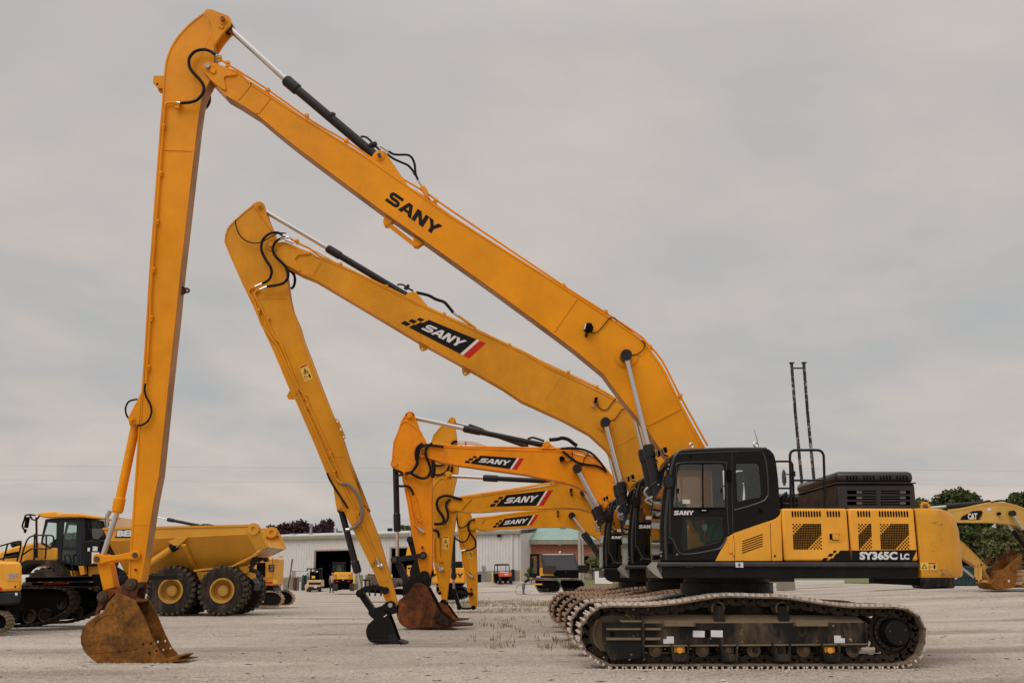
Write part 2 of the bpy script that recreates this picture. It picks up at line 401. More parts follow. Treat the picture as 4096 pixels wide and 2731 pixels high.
# ================================================================== excavator: undercarriage and upper body
YN = 15.0
def track_mesh(path, Y0, Y1, pitch, gh=.032, nb=3, th=.022, chain=True, close=True):
    """path: closed xz outline of the grouser tips; returns (shoes, chain)"""
    seg = []; n = len(path); tot = 0
    for i in range(n):
        a, b = path[i], path[(i + 1) % n]; l = math.hypot(b[0] - a[0], b[1] - a[1]); seg.append((tot, l, a, b)); tot += l
    cnt = round(tot / pitch); p = tot / cnt
    def at(s):
        s %= tot
        for t0, l, a, b in seg:
            if s <= t0 + l + 1e-9:
                k = (s - t0) / l if l else 0; return (a[0] + (b[0] - a[0]) * k, a[1] + (b[1] - a[1]) * k)
        return path[0]
    sgn = 1 if area(path) > 0 else -1
    S = MB(); C = MB(); S.gr = MB(); ym = (Y0 + Y1) / 2; rk = random.Random(5)
    for k in range(cnt):
        a = Vector(at(k * p)); b = Vector(at((k + 1) * p)); d = (b - a).normalized(); nn = Vector((-d.y, d.x)) * sgn
        L = (b - a).length
        prof = [(-.012, gh), (L * .02, gh)]
        for g in range(nb):
            x = L * (.1 + .8 * g / max(1, nb - 1)) if nb > 1 else L * .5
            w = .012; hh = rk.uniform(0, gh * .16); S.gr.ext([tuple(a + d * u + nn * v) for u, v in ((x - w * 1.8, gh - .001), (x - w * .7, hh), (x + w * .7, hh), (x + w * 1.8, gh - .001))], Y0 + .004 + rk.random() * .008, Y1 - .004 - rk.random() * .008)
        prof += [(L * .985, gh), (L * .985, gh + th), (-.012, gh + th)]
        S.ext([tuple(a + d * u + nn * v) for u, v in prof], Y0, Y1)
        if chain:
            u0 = gh + th
            q = [(-.01, u0), (L * .9, u0), (L * 1.0, u0 + .03), (L * 1.0, u0 + .09), (L * .75, u0 + .12), (L * .25, u0 + .12), (-.01, u0 + .09)]
            pts = [tuple(a + d * u + nn * v) for u, v in q]
            hole = [tuple(a + d * (L * .5 + .032 * math.cos(t)) + nn * (u0 + .045 + .022 * math.sin(t))) for t in (0, .9, 1.8, 3.14, 4.1, 5.2)]
            for yy in (ym - .1, ym + .06): C.ext(pts, yy, yy + .045, [hole])
            c = a + nn * (u0 + .062); C.cyl((c.x, ym - .13, c.y), (c.x, ym + .14, c.y), .034, seg=10)
    C.fix = True
    return S, C
PATH_PX = (zT((700, 1225), (640, 1200), (400, 1050), (335, 935), (306, 830), (312, 740), (355, 640), (425, 560), (515, 480), (640, 437), (1000, 436), (1300, 426), (1600, 386), (1900, 335), (2100, 320), (2352, 326))
           + zU((250, 312), (470, 313), (600, 328), (900, 376), (1200, 416), (1500, 422), (1820, 428), (1960, 482), (2060, 562), (2115, 680), (2122, 800), (2092, 950), (2030, 1045), (1930, 1115), (1850, 1150)))
UC_LOC = Vector((3.3, 16.45, 0))
def undercarriage(T):
    base = [X2(p, YN) for p in PATH_PX]
    zmin = min(z for x, z in base); base = [(x, max(.0, z - zmin)) for x, z in base]
    path = base[1:-1]; path[0] = (path[0][0], path[0][1])
    path = smooth([base[0]] + base[1:], 3, closed=False)
    path = [(x, max(0, z)) for x, z in path]
    g = lambda pts, Y=YN: [X2(p, Y) for p in pts]
    for side, (Y0, Y1) in enumerate(((15.0, 15.6), (17.3, 17.9))):
        S, C = track_mesh(path, Y0, Y1, .216, gh=.046)
        tr = T.part('crawler_track', S, M['shoeplate'], off=True); T.part('grousers', S.gr, M['shoe1'], tr, off=True)
        T.part('track_chain', C, M['chain'], tr, off=True)
        f = Y0 - YN                                       # mirror features for the far side
        ya = (lambda a, b: (Y0 + a, Y0 + b)) if side == 0 else (lambda a, b: (Y1 - b, Y1 - a))
        F = MB()
        q = lambda pts: [X2(p, YN + .12) for p in pts]
        F.ext(q(zT((1092, 708)) + zU((1405, 660), (1425, 905)) + zT((1092, 960))), *ya(.10, .5))
        F.ext(q([*zT((1092, 960)), *zU((1432, 905), (1432, 922)), *zT((1092, 978))]), *ya(.05, .55))
        F.ext(q(zT((1072, 600), (1104, 700), (1106, 1125), (1075, 1125), (1062, 960))), *ya(.03, .57))
        F.ext(q(zU((1398, 640), (1428, 670), (1434, 922), (1404, 922))), *ya(.06, .54))
        # idler guard plate with two ribs
        F.ext(q(zT((610, 690), (1066, 690), (1066, 1120), (880, 1125), (740, 1143), (690, 1120), (640, 1000), (612, 940))), *ya(.05, .09))
        fr = T.part('track_frame', F, M['frame'], off=True, bevel=.006)
        G = MB()                                          # dusty sloping top of the frame
        a = q(zT((1092, 708)) + zU((1405, 660))); b = q(zT((1110, 610)) + zU((1340, 585)))
        yy = ya(.10, .28)
        e = 0.004
        yo, yi = (yy[0], yy[1]) if side == 0 else (yy[1], yy[0])
        G.f3([(a[0][0], yo, a[0][1] + e), (a[1][0], yo, a[1][1] + e), (b[1][0], yi, b[1][1]), (b[0][0], yi, b[0][1])], .02 if side else -.02)
        G.f3([(b[0][0], yi, b[0][1]), (b[1][0], yi, b[1][1]), (b[1][0], 15.5 if side == 0 else 17.4, b[1][1]), (b[0][0], 15.5 if side == 0 else 17.4, b[0][1])], .02 if side else -.02)
        G.ext(q([*zT((1092, 962)), *zU((1428, 888), (1428, 902)), *zT((1092, 982))]), *ya(.046, .07))
        G.ext(q(zT((800, 672), (1072, 672), (1066, 694), (840, 694))), *ya(.045, .3))
        T.part('dusty_top_plate', G, M['dusty'], fr, off=True)
        Rb = MB()
        for y0, y1 in ((762, 785), (874, 902)):
            for x0, x1 in ((655, 1060), (1112, 1292)): Rb.ext(q(zT((x0, y0), (x1, y0), (x1, y1), (x0, y1))), *ya(.02, .06 if x0 < 1000 else .11))
        T.part('guard_rib', Rb, M['dusty'], fr, off=True)
        for a, b in ((zT((1328, 683)), zT((1710, 745))), (zU((630, 640)), zU((1010, 700)))):
            St = MB(); p0 = X2(a[0], YN + .03); p1 = X2(b[0], YN + .03)
            St.box((p0[0], ya(.02, .04)[0], p1[1]), (p1[0], ya(.02, .04)[1], p0[1] - .02)); w = ya(.02, .16)
            St.box((p0[0], w[0], p0[1] - .018), (p1[0], w[1], p0[1]))
            for xx in (p0[0], p1[0] - .02): St.box((xx, w[0], p1[1]), (xx + .02, w[1], p0[1] - .019))
            T.part('step', St, M['dusty'], fr, off=True)
        if side == 0:
            for pts in (zT((1330, 893), (1370, 893), (1370, 862), (1453, 862), (1453, 948), (1330, 948)), zT((1677, 795), (1815, 798), (1815, 873), (1677, 870)),
                        zT((1888, 790), (2026, 793), (2027, 872), (1888, 868)), zU((1063, 802), (1138, 804), (1140, 832), (1182, 832), (1182, 885), (1066, 885))):
                L = MB(); L.ext(q(pts), YN + .094, YN + .1); T.part('white_label', L, M['white'], fr, off=True)
            H = MB(); x, z = q(zT((1852, 828)))[0]; H.ext(rrect(x - .03, z - .055, x + .03, z + .055, .028), YN + .094, YN + .1)
            x, z = q(zT((728, 832)))[0]; H.ext(circ(x, z, .035), YN + .044, YN + .05)
            T.part('slot', H, M['matte'], fr, off=True)
        # idler, sprocket
        I = MB(); x, z = X2(zT((765, 830))[0], YN + .2); ym = (Y0 + Y1) / 2
        I.lathe([(.0, -.09), (.10, -.09), (.12, -.05), (.29, -.05), (.30, -.1), (.335, -.1), (.34, -.06), (.37, -.06), (.37, .06), (.34, .06), (.30, .1), (.12, .05), (0, .09)], (x, ym, z), seg=36)
        T.part('idler_wheel', I, M['dusty'], off=True)
        Sp = MB(); x, z = X2(zU((1712, 772))[0], YN + .2); nt = 21; pts = []
        for i in range(nt):
            for k, r in ((0, .315), (.22, .315), (.42, .365), (.58, .365), (.78, .315)):
                t = 2 * math.pi * (i + k) / nt; pts.append((x + r * math.cos(t), z + r * math.sin(t)))
        Sp.ext(pts, ym - .035, ym + .035)
        T.part('drive_sprocket', Sp, M['chain'], off=True)
        D = MB(); o = -1 if side == 0 else 1
        D.lathe([(.0, 0), (.27, 0), (.27, o * .02), (.255, o * .075), (.20, o * .08)], (x, ym, z), seg=36)
        dr = T.part('final_drive', D, M['frame'], off=True)
        D = MB(); D.lathe([(.21, 0), (.205, o * .15), (.18, o * .19), (.178, o * .235), (.165, o * .25), (0, o * .25)], (x + .03, ym, z), seg=36)
        T.part('drive_cap', D, M['black'], dr, off=True)
        Bt = MB()
        for i in range(20):
            t = 2 * math.pi * i / 20; Bt.cyl((x + .235 * math.cos(t), ym + o * .07, z + .235 * math.sin(t)), (x + .235 * math.cos(t), ym + o * .088, z + .235 * math.sin(t)), .012, seg=6)
        for t in (.4, 2.9, 4.9): Bt.cyl((x + .03 + .12 * math.cos(t), ym + o * .24, z + .12 * math.sin(t)), (x + .03 + .12 * math.cos(t), ym + o * .256, z + .12 * math.sin(t)), .014, seg=8)
        T.part('bolt', Bt, M['pin'], dr, off=True)
        # rollers
        rx = [zT((a, 1025))[0][0] for a in (1245, 1520, 1800, 2090)] + [zU((a, 962))[0][0] for a in (190, 470, 740, 1015, 1290)]
        z0 = X2((2800, 2597), YN + .2)[1]
        for i, xp in enumerate(rx):
            x = X2((xp, 2597), YN + .1)[0]; Ro = MB()
            Ro.lathe([(0, -.2), (.055, -.2), (.055, -.17), (.075, -.17), (.075, -.15), (.1, -.15), (.1, -.08), (.08, -.07), (.08, .07), (.1, .08), (.1, .15), (0, .16)], (x, ym, z0), seg=20)
            ro = T.part('track_roller', Ro, M['dusty'], off=True)
            Cp = MB(); yq = ym + o * .205; Cp.cyl((x, yq, z0), (x, yq + o * .045, z0), .042, seg=14)
            if i in (1, 7): Cp.box((x - .075, ym + o * .19, z0 - .03), (x + .075, ym + o * .215, z0 + .05))
            T.part('roller_cap', Cp, M['hood'] if i in (1, 7) else (M['pin'] if i in (0, 2, 3, 6) else M['black']), ro, off=True)
            if i in (1, 3, 5, 7):
                Gd = MB(); w = .13; zb = z0 - .145; zt = z0 + .1
                y0_, y1_ = sorted((ym + o * .235, ym + o * .205)) if False else sorted((ym + o * .24, ym + o * .265))
                Gd.ext([(x - w * .72, zb), (x + w * .72, zb), (x + w * .85, z0 - .05), (x + w * .6, z0 - .05), (x - w * .6, z0 - .05), (x - w * .85, z0 - .05)], y0_ - .03, y1_)
                Gd.ext([(x - w * 1.05, zt), (x - w * .9, zt), (x - w * .68, zb), (x - w * .82, zb)], y0_ - .05, y1_ + .004)
                Gd.ext([(x + w * 1.05, zt), (x + w * .82, zb), (x + w * .68, zb), (x + w * .9, zt)][::-1], y0_ - .05, y1_ + .004)
                T.part('roller_guard', Gd, M['frame'], fr, off=True)
        for p in (zT((1980, 533))[0], zU((500, 503))[0]):
            x, z = X2(p, YN + .15); Cr = MB(); Cr.lathe([(0, -.1), (.075, -.1), (.075, -.13), (.1, -.12), (.1, -.07), (.085, -.06), (.085, .1), (.1, .11), (.1, .16), (0, .16)], (x, ym, z), seg=22)
            cr = T.part('carrier_roller', Cr, M['dusty'], off=True)
            Bk = MB(); yv = ym + o * .15; b0 = (x - .078, min(yv, yv + o * .03), z - .2); Bk.box(b0, (x + .082, max(yv, yv + o * .03), z - .03)); Bk.box((x - .06, yv, z - .03), (x + .06, yv + o * .026, z + .035))
            T.part('roller_bracket', Bk, M['frame'], cr, off=True)
    Cb = MB(); Cb.box((2.5, 15.5, .5), (4.6, 17.4, .92)); Cb.box((1.9, 15.9, .55), (5.1, 17.0, .8))
    T.part('carbody', Cb, M['frame'], off=True, bevel=.03)
    Sw = MB(); xs = 3.44
    Sw.lathe([(0, .9), (.66, .9), (.66, 1.03), (.73, 1.04), (.73, 1.2), (.68, 1.21), (.68, 1.32), (0, 1.32)], (xs, 16.45, 0), 'Z', 40)
    T.part('swing_bearing', Sw, M['black'], off=True)
# ------------------------------------------------------------------ upper body
def upper(T):
    Yc = 15.15; g = lambda pts, Y=Yc: [X2(p, Y) for p in pts]
    zb = X2((2900, 2312), 15.1)[1]; zt = X2((2900, 2247), 15.1)[1]
    xr = X2((3672, 2280), 15.1)[0]; xl = X2((2650, 2280), 15.1)[0]
    # platform
    P = MB(); P.box((xl + .1, 15.16, zb), (xr, 17.75, zb + .16)); P.box((xl, 15.14, zb + .005), (xr, 15.3, zt - .07))
    pl = T.part('platform_frame', P, M['black'], off=True, bevel=.01)
    S = MB(); S.ext(g(zP((330, 1430)) + [(3674, 2247), (3680, 2268)] + zP((345, 1478)), 15.06), 15.06, 15.2)
    T.part('side_sill', S, paint('sill_grey_black', (.04, .037, .04), .38, dirt=(.16, .12, .09), damt=.35), pl, off=True, bevel=.02)
    S = MB(); S.ext(g(zP((235, 1480), (290, 1430), (345, 1432), (330, 1480), (395, 1600), (355, 1590), (300, 1550)), 15.05), 15.05, 15.12)
    a = g(zP((235, 1480), (290, 1430), (395, 1600), (340, 1580)), 15.05)
    S.ext(g(zP((238, 1478), (292, 1428), (340, 1430), (262, 1520)), 15.12), 15.12, 15.25)
    T.part('corner_plate', S, M['grey'], pl, off=True)
    L = MB(); L.ext(g(zP((1152, 1432), (1234, 1432), (1237, 1486), (1158, 1484)), 15.06), 15.052, 15.058)
    T.part('white_label', L, M['white'], pl, off=True)
    K = MB(); cx, cz = g(zP((1194, 1458)), 15.05)[0]
    K.box((cx - .001 - .03, 15.048, cz - .003), (cx + .03, 15.0515, cz + .003)); K.box((cx - .003, 15.0475, cz - .035), (cx + .003, 15.0478 + .003, cz + .035)); K.ring(circ(cx, cz, .018, 12), .004, 15.046, 15.0475)
    T.part('target_mark', K, M['decalblack'], pl, off=True)
    # cab
    out = zP((372, 1420), (367, 1060), (393, 760), (438, 450), (468, 350), (520, 290), (590, 256), (1000, 238), (1450, 234), (1515, 255), (1560, 305), (1580, 380), (1603, 560), (1622, 860), (1612, 930), (1580, 962), (1540, 982), (1140, 1120), (1068, 1162), (940, 1420))
    w1 = zP((560, 440), (585, 408), (1010, 405), (1035, 425), (1041, 470), (1045, 860), (505, 860), (520, 700))
    w2 = zP((600, 950), (1030, 950), (1035, 1100), (1020, 1180), (985, 1215), (640, 1300), (598, 1295), (583, 1260))
    w3 = zP((1160, 400), (1385, 400), (1405, 430), (1425, 710), (1407, 745), (1195, 795), (1173, 780))
    C = MB(); C.px(out, Yc, Yc + .045, [w1, w2, w3])
    xz = g(out); m = len(xz)
    roof = xz[4:16]
    C.ext(ribbon(roof, .05, -1 if roof[0][0] < roof[-1][0] else 1), Yc + .0452, 16.13)
    far = g(out[:15] + zP((1600, 1420), (372, 1420)))
    fw1 = g(zP((480, 560), (520, 400), (1040, 400), (1060, 860), (460, 860))); fw2 = g(zP((1160, 400), (1385, 400), (1420, 720), (1180, 800)))
    fw3 = g(zP((470, 940), (1010, 940), (1000, 1300), (450, 1340)))
    C.ext(far, 16.13, 16.17, [fw1, fw2, fw3])
    b0, b1 = g(zP((372, 1420), (1600, 1420))); C.box((b0[0], Yc + .046, b0[1] - .03), (b1[0], 16.17, b0[1] + .03))
    # rear wall posts
    rw = g(zP((1612, 930), (1600, 1420))); C.box((rw[1][0] - .05, 15.25, rw[1][1]), (rw[1][0], 16.13, rw[0][1] - .01))
    cab = T.part('cab', C, M['cabblack'], off=True, bevel=.012)
    for nm, w, mt in (('door_window', w1, M['glass']), ('door_glass', w2, M['glassdk']), ('quarter_window', w3, M['glass'])):
        G = MB(); G.px(w, Yc + .02, Yc + .026); T.part(nm, G, mt, cab, off=True)
    for w in (fw1, fw2, fw3):
        G = MB(); G.ext(w, 16.15, 16.156); T.part('window', G, M['glass'], cab, off=True)
    fp = xz[:5]
    G = MB(); G.ext(ribbon([fp[0], fp[1], fp[2], fp[3], fp[4]], .012), Yc + .05, 16.12); T.part('windscreen', G, M['glass'], cab, off=True)
    Tr = MB()
    def tr(pts, r=.012, Y=Yc - .002, k=4): Tr.tube([(x, Y, z) for x, z in smooth(g(pts), k)], r, 6)
    tr(zP((1120, 272), (1118, 600), (1128, 1130)), .006)
    tr(zP((455, 1165), (500, 1200), (545, 1300), (590, 1345), (700, 1345), (900, 1310), (1000, 1280), (1060, 1175)), .013)
    tr(zP((1140, 888), (1300, 845), (1440, 795), (1480, 755), (1497, 700), (1480, 420), (1440, 290), (1400, 268), (1100, 275), (560, 300), (515, 340), (490, 420), (470, 700), (468, 1150)), .012)
    tr(zP((545, 870), (540, 480), (575, 395), (1020, 388), (1060, 440), (1068, 860), (1085, 1140)), .008)
    tr(zP((430, 1410), (420, 1060), (455, 650), (490, 420), (540, 300), (640, 262), (1100, 246), (1480, 246)), .022, Yc - .004)
    T.part('trim_moulding', Tr, plain('trim_gloss', (.03, .028, .03), .3, 0, .5), cab, off=True)
    for nm, q_, y0_, y1_ in (('window_bar', ((806, 405), (818, 405), (824, 858), (812, 858)), .01, .035), ('window_ledge', ((505, 858), (1048, 858), (1048, 876), (505, 876)), -.012, -.002),
            ('window_catch', ((548, 660), (566, 660), (562, 715), (548, 715)), .01, .03), ('window_catch', ((1003, 660), (1018, 660), (1016, 712), (1003, 712)), .01, .03),
            ('door_hinge', ((1062, 465), (1112, 465), (1114, 590), (1066, 590)), -.03, -.001), ('handle_recess', ((750, 880), (895, 880), (870, 910), (780, 910)), -.012, -.002),
            ('door_latch', ((455, 1240), (500, 1240), (498, 1340), (470, 1345), (452, 1330)), -.012, -.002)):
        B = MB(); B.px(zP(*q_), Yc + y0_, Yc + y1_); T.part(nm, B, M['matte'], cab, off=True)
    H = MB(); H.tube([Vector((a[0], Yc - .02, a[1])) for a in g(zP((800, 892), (845, 892)))], .008, 6); T.part('door_handle', H, M['silver'], cab, off=True)
    Wd = MB(); ps, w = word(); put(Wd, ps, zP((511, 938), (716, 938), (720, 892), (513, 893)), Yc - .001, sx=1 / w); T.part('lettering', Wd, M['white'], cab, off=True)
    Pp = MB(); Pp.px(zP((603, 776), (680, 778), (678, 820), (603, 820)), Yc + .03, Yc + .034); T.part('paper_notice', Pp, M['white'], cab, off=True)
    Kb = MB()
    for p, r in ((zP((686, 320))[0], .02), (zP((1518, 326))[0], .016), (zP((1420, 890))[0], .03)): Kb.cy(p, 1, Yc - .02, Yc, r=r)
    T.part('rubber_stop', Kb, M['matte'], cab, off=True)
    Kb = MB()
    for p in zP((545, 1350), (380, 1325), (378, 1365), (460, 410), (452, 455), (350, 620)): Kb.cy(p, 1, Yc - .012, Yc, r=.012, seg=8)
    T.part('screw', Kb, M['silver'], cab, off=True)
    # interior
    I = MB(); I.px(zP((1175, 485), (1245, 480), (1258, 510), (1258, 595), (1180, 610)), 15.5, 15.8); I.px(zP((1150, 610), (1245, 605), (1225, 860), (1130, 1000), (860, 1010), (850, 950), (1060, 900)), 15.4, 15.9)
    I.px(zP((860, 1010), (1130, 1000), (1120, 1420), (880, 1420)), 15.45, 15.85)
    st = T.part('driver_seat', I, M['seat'], cab, off=True, bevel=.02)
    I = MB(); I.px(zP((540, 800), (640, 790), (660, 1400), (520, 1400)), 15.7, 16.1); I.px(zP((740, 930), (1000, 900), (1010, 960), (740, 990)), 15.25, 15.38)
    I.tube([(x, 15.3, z) for x, z in smooth(g(zP((965, 950), (990, 1030), (930, 1110), (925, 1200), (940, 1300))), 4)], .012, 6)
    T.part('control_console', I, M['dkgrey'], cab, off=True, bevel=.01)
    I = MB(); I.px(zP((795, 1000), (820, 985), (840, 1018), (815, 1032)), 15.24, 15.27); I.px(zP((826, 1110), (842, 1110), (846, 1240), (834, 1245)), 15.24, 15.25)
    T.part('red_tag', I, M['red'], cab, off=True)
    I = MB(); I.px(zP((810, 1040), (850, 1030), (860, 1075), (840, 1110), (815, 1095)), 15.23, 15.28); T.part('lever_knob', I, plain('pale_green_knob', (.35, .42, .36), .5), cab, off=True)
    I = MB(); I.px(zP((760, 1080), (1010, 1010), (1030, 1100), (1015, 1190), (800, 1230)), 15.32, 15.36); T.part('seat_side_panel', I, plain('olive_panel', (.06, .10, .055), .7), cab, off=True)
    # roof fittings
    for p in (zP((697, 210))[0], zP((1367, 203))[0]):
        E = MB(); x, z = X2(p, 15.5); rr = .034
        E.tube([(x + rr * math.cos(2 * math.pi * i / 14), 15.5, z + rr * math.sin(2 * math.pi * i / 14)) for i in range(15)], .012, 6); E.cyl((x, 15.5, z - .03), (x, 15.5, z - .075), .014, seg=8)
        T.part('lifting_eye', E, M['silver'], cab, off=True)
    E = MB(); E.tube([(x, 15.5, z) for x, z in g(zP((1400, 228), (1375, 130), (1350, 48)), 15.5)], .006, 5, .003); T.part('aerial', E, M['matte'], cab, off=True)
    for q, yy in ((zP((388, 235), (435, 225), (448, 280), (405, 290)), 15.35), (zP((330, 265), (365, 262), (375, 320), (340, 335)), 15.9)):
        E = MB(); E.px(q, yy, yy + .1); o = T.part('work_light', E, M['matte'], cab, off=True, bevel=.01)
        E = MB(); E.px([q[0], (q[0][0] + 2.5, q[0][1] - .5), (q[3][0] + 2.5, q[3][1]), q[3]], yy - .004, yy - .001); T.part('lamp_lens', E, M['grey'], o, off=True)
    E = MB(); E.tube([(x, 15.5, z) for x, z in g(zP((440, 285), (470, 285), (490, 300)))], .012, 6); E.tube([(x, 15.9, z) for x, z in g(zP((370, 330), (400, 345), (415, 330), (400, 300)))], .01, 6)
    T.part('lamp_bracket', E, M['black'], cab, off=True)
    Mi = MB(); x, z = X2(zP((455, 590))[0], 15.05); Mi.lathe([(0, .03), (.07, .03), (.085, .0), (.085, -.015), (.075, -.02)], (x, 15.05, z), seg=20)
    Mi.v = [Vector((x + (v.x - x) * .95, v.y, z + (v.z - z) * 1.28)) for v in Mi.v]
    mi = T.part('wing_mirror', Mi, M['black'], off=True)
    Mg = MB(); Mg.lathe([(0, -.022), (.07, -.018)], (x, 15.05, z), seg=20); Mg.v = [Vector((x + (v.x - x) * .95, v.y, z + (v.z - z) * 1.28)) for v in Mg.v]
    T.part('mirror_rim', Mg, plain('gloss_black', (.006, .006, .006), .12, 0, .5), mi, off=True)
    Hr = MB(); Hr.tube([(x, 15.6, z) for x, z in smooth(g(zP((340, 590), (290, 620), (268, 650), (270, 690), (300, 740)), 15.6), 4)], .016, 8)
    T.part('grab_rail', Hr, M['black'], off=True)
    Hr = MB(); Hr.tube([(x, 15.8, z) for x, z in smooth(g(zP((240, 650), (205, 690), (215, 730), (260, 770), (290, 800)), 15.8), 4)], .018, 8)
    Hr.tube([(x, 15.8, z) for x, z in smooth(g(zP((290, 750), (225, 775), (225, 800), (280, 830)), 15.8), 4)], .018, 8)
    T.part('hydraulic_tube', Hr, M['grey'], off=True)
    # yellow panel below the cab, hood doors
    Y = MB(); Y.px(zP((1542, 990), (1582, 972), (1620, 935), (1632, 890), (1650, 1420), (944, 1420), (1072, 1168), (1144, 1126)), Yc + .0, Yc + .5)
    yp = T.part('cab_panel', Y, M['hood'], off=True, bevel=.012)
    D = MB()
    D.px(zP((1134, 1150), (1139, 1150), (1148, 1420), (1143, 1420)), Yc - .002, Yc)
    D.px(zP((1516, 1020), (1521, 1020), (1534, 1420), (1529, 1420)), Yc - .002, Yc)
    for i in range(6):
        y = 1210 + i * 24; D.px(zP((1225, y), (1440, y - 76), (1441, y - 66), (1226, y + 11)), Yc - .002, Yc)
    x, z = g(zP((1567, 1365)))[0]; D.ext(circ(x, z, .016), Yc - .003, Yc)
    T.part('louvre_slots', D, M['matte'], yp, off=True)
    D = MB(); D.px(zP((1085, 1215), (1125, 1215), (1128, 1335), (1088, 1335)), Yc - .02, Yc - .001); D.px(zP((1125, 1190), (1142, 1190), (1145, 1360), (1130, 1360)), Yc - .024, Yc - .001)
    T.part('hinge', D, M['hood'], yp, off=True, bevel=.004)
    ztop = X2((3400, 2033), 15.12)[1]; zbt = X2((3400, 2243), 15.12)[1]
    xs = [X2(zR((a, 980))[0], 15.1)[0] for a in (68, 668, 1272)]
    Bd = MB(); Bd.box((xs[0] - .02, 15.16, zbt - .05), (xs[2] + .02, 17.7, ztop - .03)); T.part('engine_bay', Bd, M['matte'], off=True)
    hz = []
    for i in (0, 1):
        D = MB(); D.box((xs[i] + .012, 15.1, zbt), (xs[i + 1] - .012, 17.74, ztop))
        hz.append(T.part('hood_door', D, M['hood'], off=True, bevel=.03))
    # far side bodywork ahead of the hood
    D = MB(); D.box((xs[0] - 1.1, 17.1, zbt), (xs[0] - .05, 17.74, ztop - .15)); T.part('fuel_tank', D, M['hood'], off=True, bevel=.05)
    def slots(xa, xb, n, par):
        D = MB()
        for i in range(n):
            x = xa + (xb - xa) * i / (n - 1); p = zR((x, 768), (x + 2, 822)); a = X2(p[0], 15.1); b = X2(p[1], 15.1)
            D.ext(rrect(a[0] - .012, b[1], a[0] + .012, a[1], .011, 2), 15.096, 15.104)
        T.part('vent_slots', D, M['matte'], par, off=True)
    slots(155, 400, 11, hz[0]); slots(470, 572, 5, hz[0]); slots(743, 843, 5, hz[1]); slots(936, 1183, 11, hz[1])
    def grille(x0, x1, x0b, nx, par):
        D = MB(); ny = 15; dx = (x1 - x0) / (nx - 1)
        for j in range(ny):
            for i in range(nx):
                d1 = i + j; d2 = (nx - 1 - i) + (ny - 1 - j)
                if (d1 < 7 or d2 < 8) and (i + j) % 2: continue
                sh = (x0b - x0) * j / (ny - 1)
                p = X2(zR((x0 + i * dx + sh, 889 + j * 15.4))[0], 15.1); D.box((p[0] - .0105, 15.096, p[1] - .0105), (p[0] + .0105, 15.104, p[1] + .0105))
        T.part('vent_grille', D, M['matte'], par, off=True)
    grille(163, 405, 172, 17, hz[0]); grille(750, 855, 758, 8, hz[1]); grille(946, 1189, 955, 17, hz[1])
    D = MB(); D.ring(g(zR((475, 963), (585, 963), (592, 1042), (480, 1042)), 15.1), .012, 15.088, 15.1); D.px(zR((515, 975), (567, 975), (571, 1024), (519, 1024)), 15.085, 15.1)
    la = T.part('door_latch', D, M['hood'], hz[0], off=True)
    D = MB(); D.px(zR((490, 975), (512, 975), (515, 1024), (494, 1024)), 15.09, 15.099); D.px(zR((515, 1026), (573, 1026), (573, 1032), (515, 1032)), 15.09, 15.099); T.part('latch_recess', D, M['matte'], hz[0], off=True)
    D = MB(); D.cy(zR((533, 999))[0], 4, 15.078, 15.085, 15.1); T.part('lock', D, M['silver'], hz[0], off=True)
    D = MB(); qd = lambda *p: D.px(zR(*p), 15.094, 15.099, Yr=15.1)
    qd((416, 1216), (436, 1187), (476, 1187), (458, 1216)); qd((470, 1173), (488, 1149), (524, 1149), (508, 1175)); qd((515, 1141), (527, 1121), (553, 1121), (541, 1141))
    qd((485, 1215), (500, 1190), (520, 1190), (532, 1170), (550, 1148), (565, 1148), (583, 1121), (672, 1121), (676, 1217))
    dn = T.part('model_banner', D, M['decalblack'], hz[0], off=True)
    D = MB(); qd((684, 1121), (1270, 1117), (1225, 1214), (688, 1217)); dn = T.part('model_banner', D, M['decalblack'], hz[1], off=True)
    L = MB(); put_font(L, 'SY365C', zR((756, 1204), (1096, 1204), (1094, 1130), (754, 1130)), 15.093, .05, Yr=15.1); put_font(L, 'LC', zR((1122, 1203), (1202, 1203), (1200, 1148), (1119, 1148)), 15.093, .05, Yr=15.1)
    T.part('model_lettering', L, M['white'], hz[1], off=True)
    # counterweight
    cwx0 = xs[2] + .013; cwx1 = X2((3826, 2236), 15.65)[0]; cz0 = X2((3700, 2309), 15.1)[1]; cz1 = ztop + .005
    pl2 = [(cwx0, 15.1)] + [(cwx1 - .55 + .55 * math.sin(R(a)), 15.55 - .45 * math.cos(R(a))) for a in range(0, 91, 10)] + [(cwx1 + .03, 16.42)]
    pl2 += [(x, 32.84 - y) for x, y in pl2[-2::-1]]
    Cw = MB(); nn = len(pl2); lv = [(0, .05), (.02, .015), (.08, 0), (cz1 - cz0 - .32, 0), (cz1 - cz0 - .12, .035), (cz1 - cz0 - .035, .10), (cz1 - cz0, .2)]
    cxm = cwx0; vs = []
    for h, ins in lv:
        for x, y in pl2:
            k = (x - cwx0) / (cwx1 - cwx0); yy = y + (ins * .5 if y < 16.42 else -ins * .5) * min(1, max(.35, k)); vs.append((x - ins * k, yy, cz0 + h))
    fs = [tuple(range(nn))[::-1], tuple(range((len(lv) - 1) * nn, len(lv) * nn))]
    for j in range(len(lv) - 1):
        for i in range(nn): fs.append((j * nn + i, j * nn + (i + 1) % nn, (j + 1) * nn + (i + 1) % nn, (j + 1) * nn + i))
    Cw.add(vs, fs); Cw.fix = True
    cw = T.part('counterweight', Cw, M['cw'], off=True)
    E = MB(); x, z = X2(zR((1345, 735))[0], 15.9); rr = .062
    E.tube([(x + rr * math.cos(R(a)), 15.9, z + rr * math.sin(R(a))) for a in range(-20, 201, 20)], .026, 8); T.part('lifting_eye', E, M['cw'], cw, off=True)
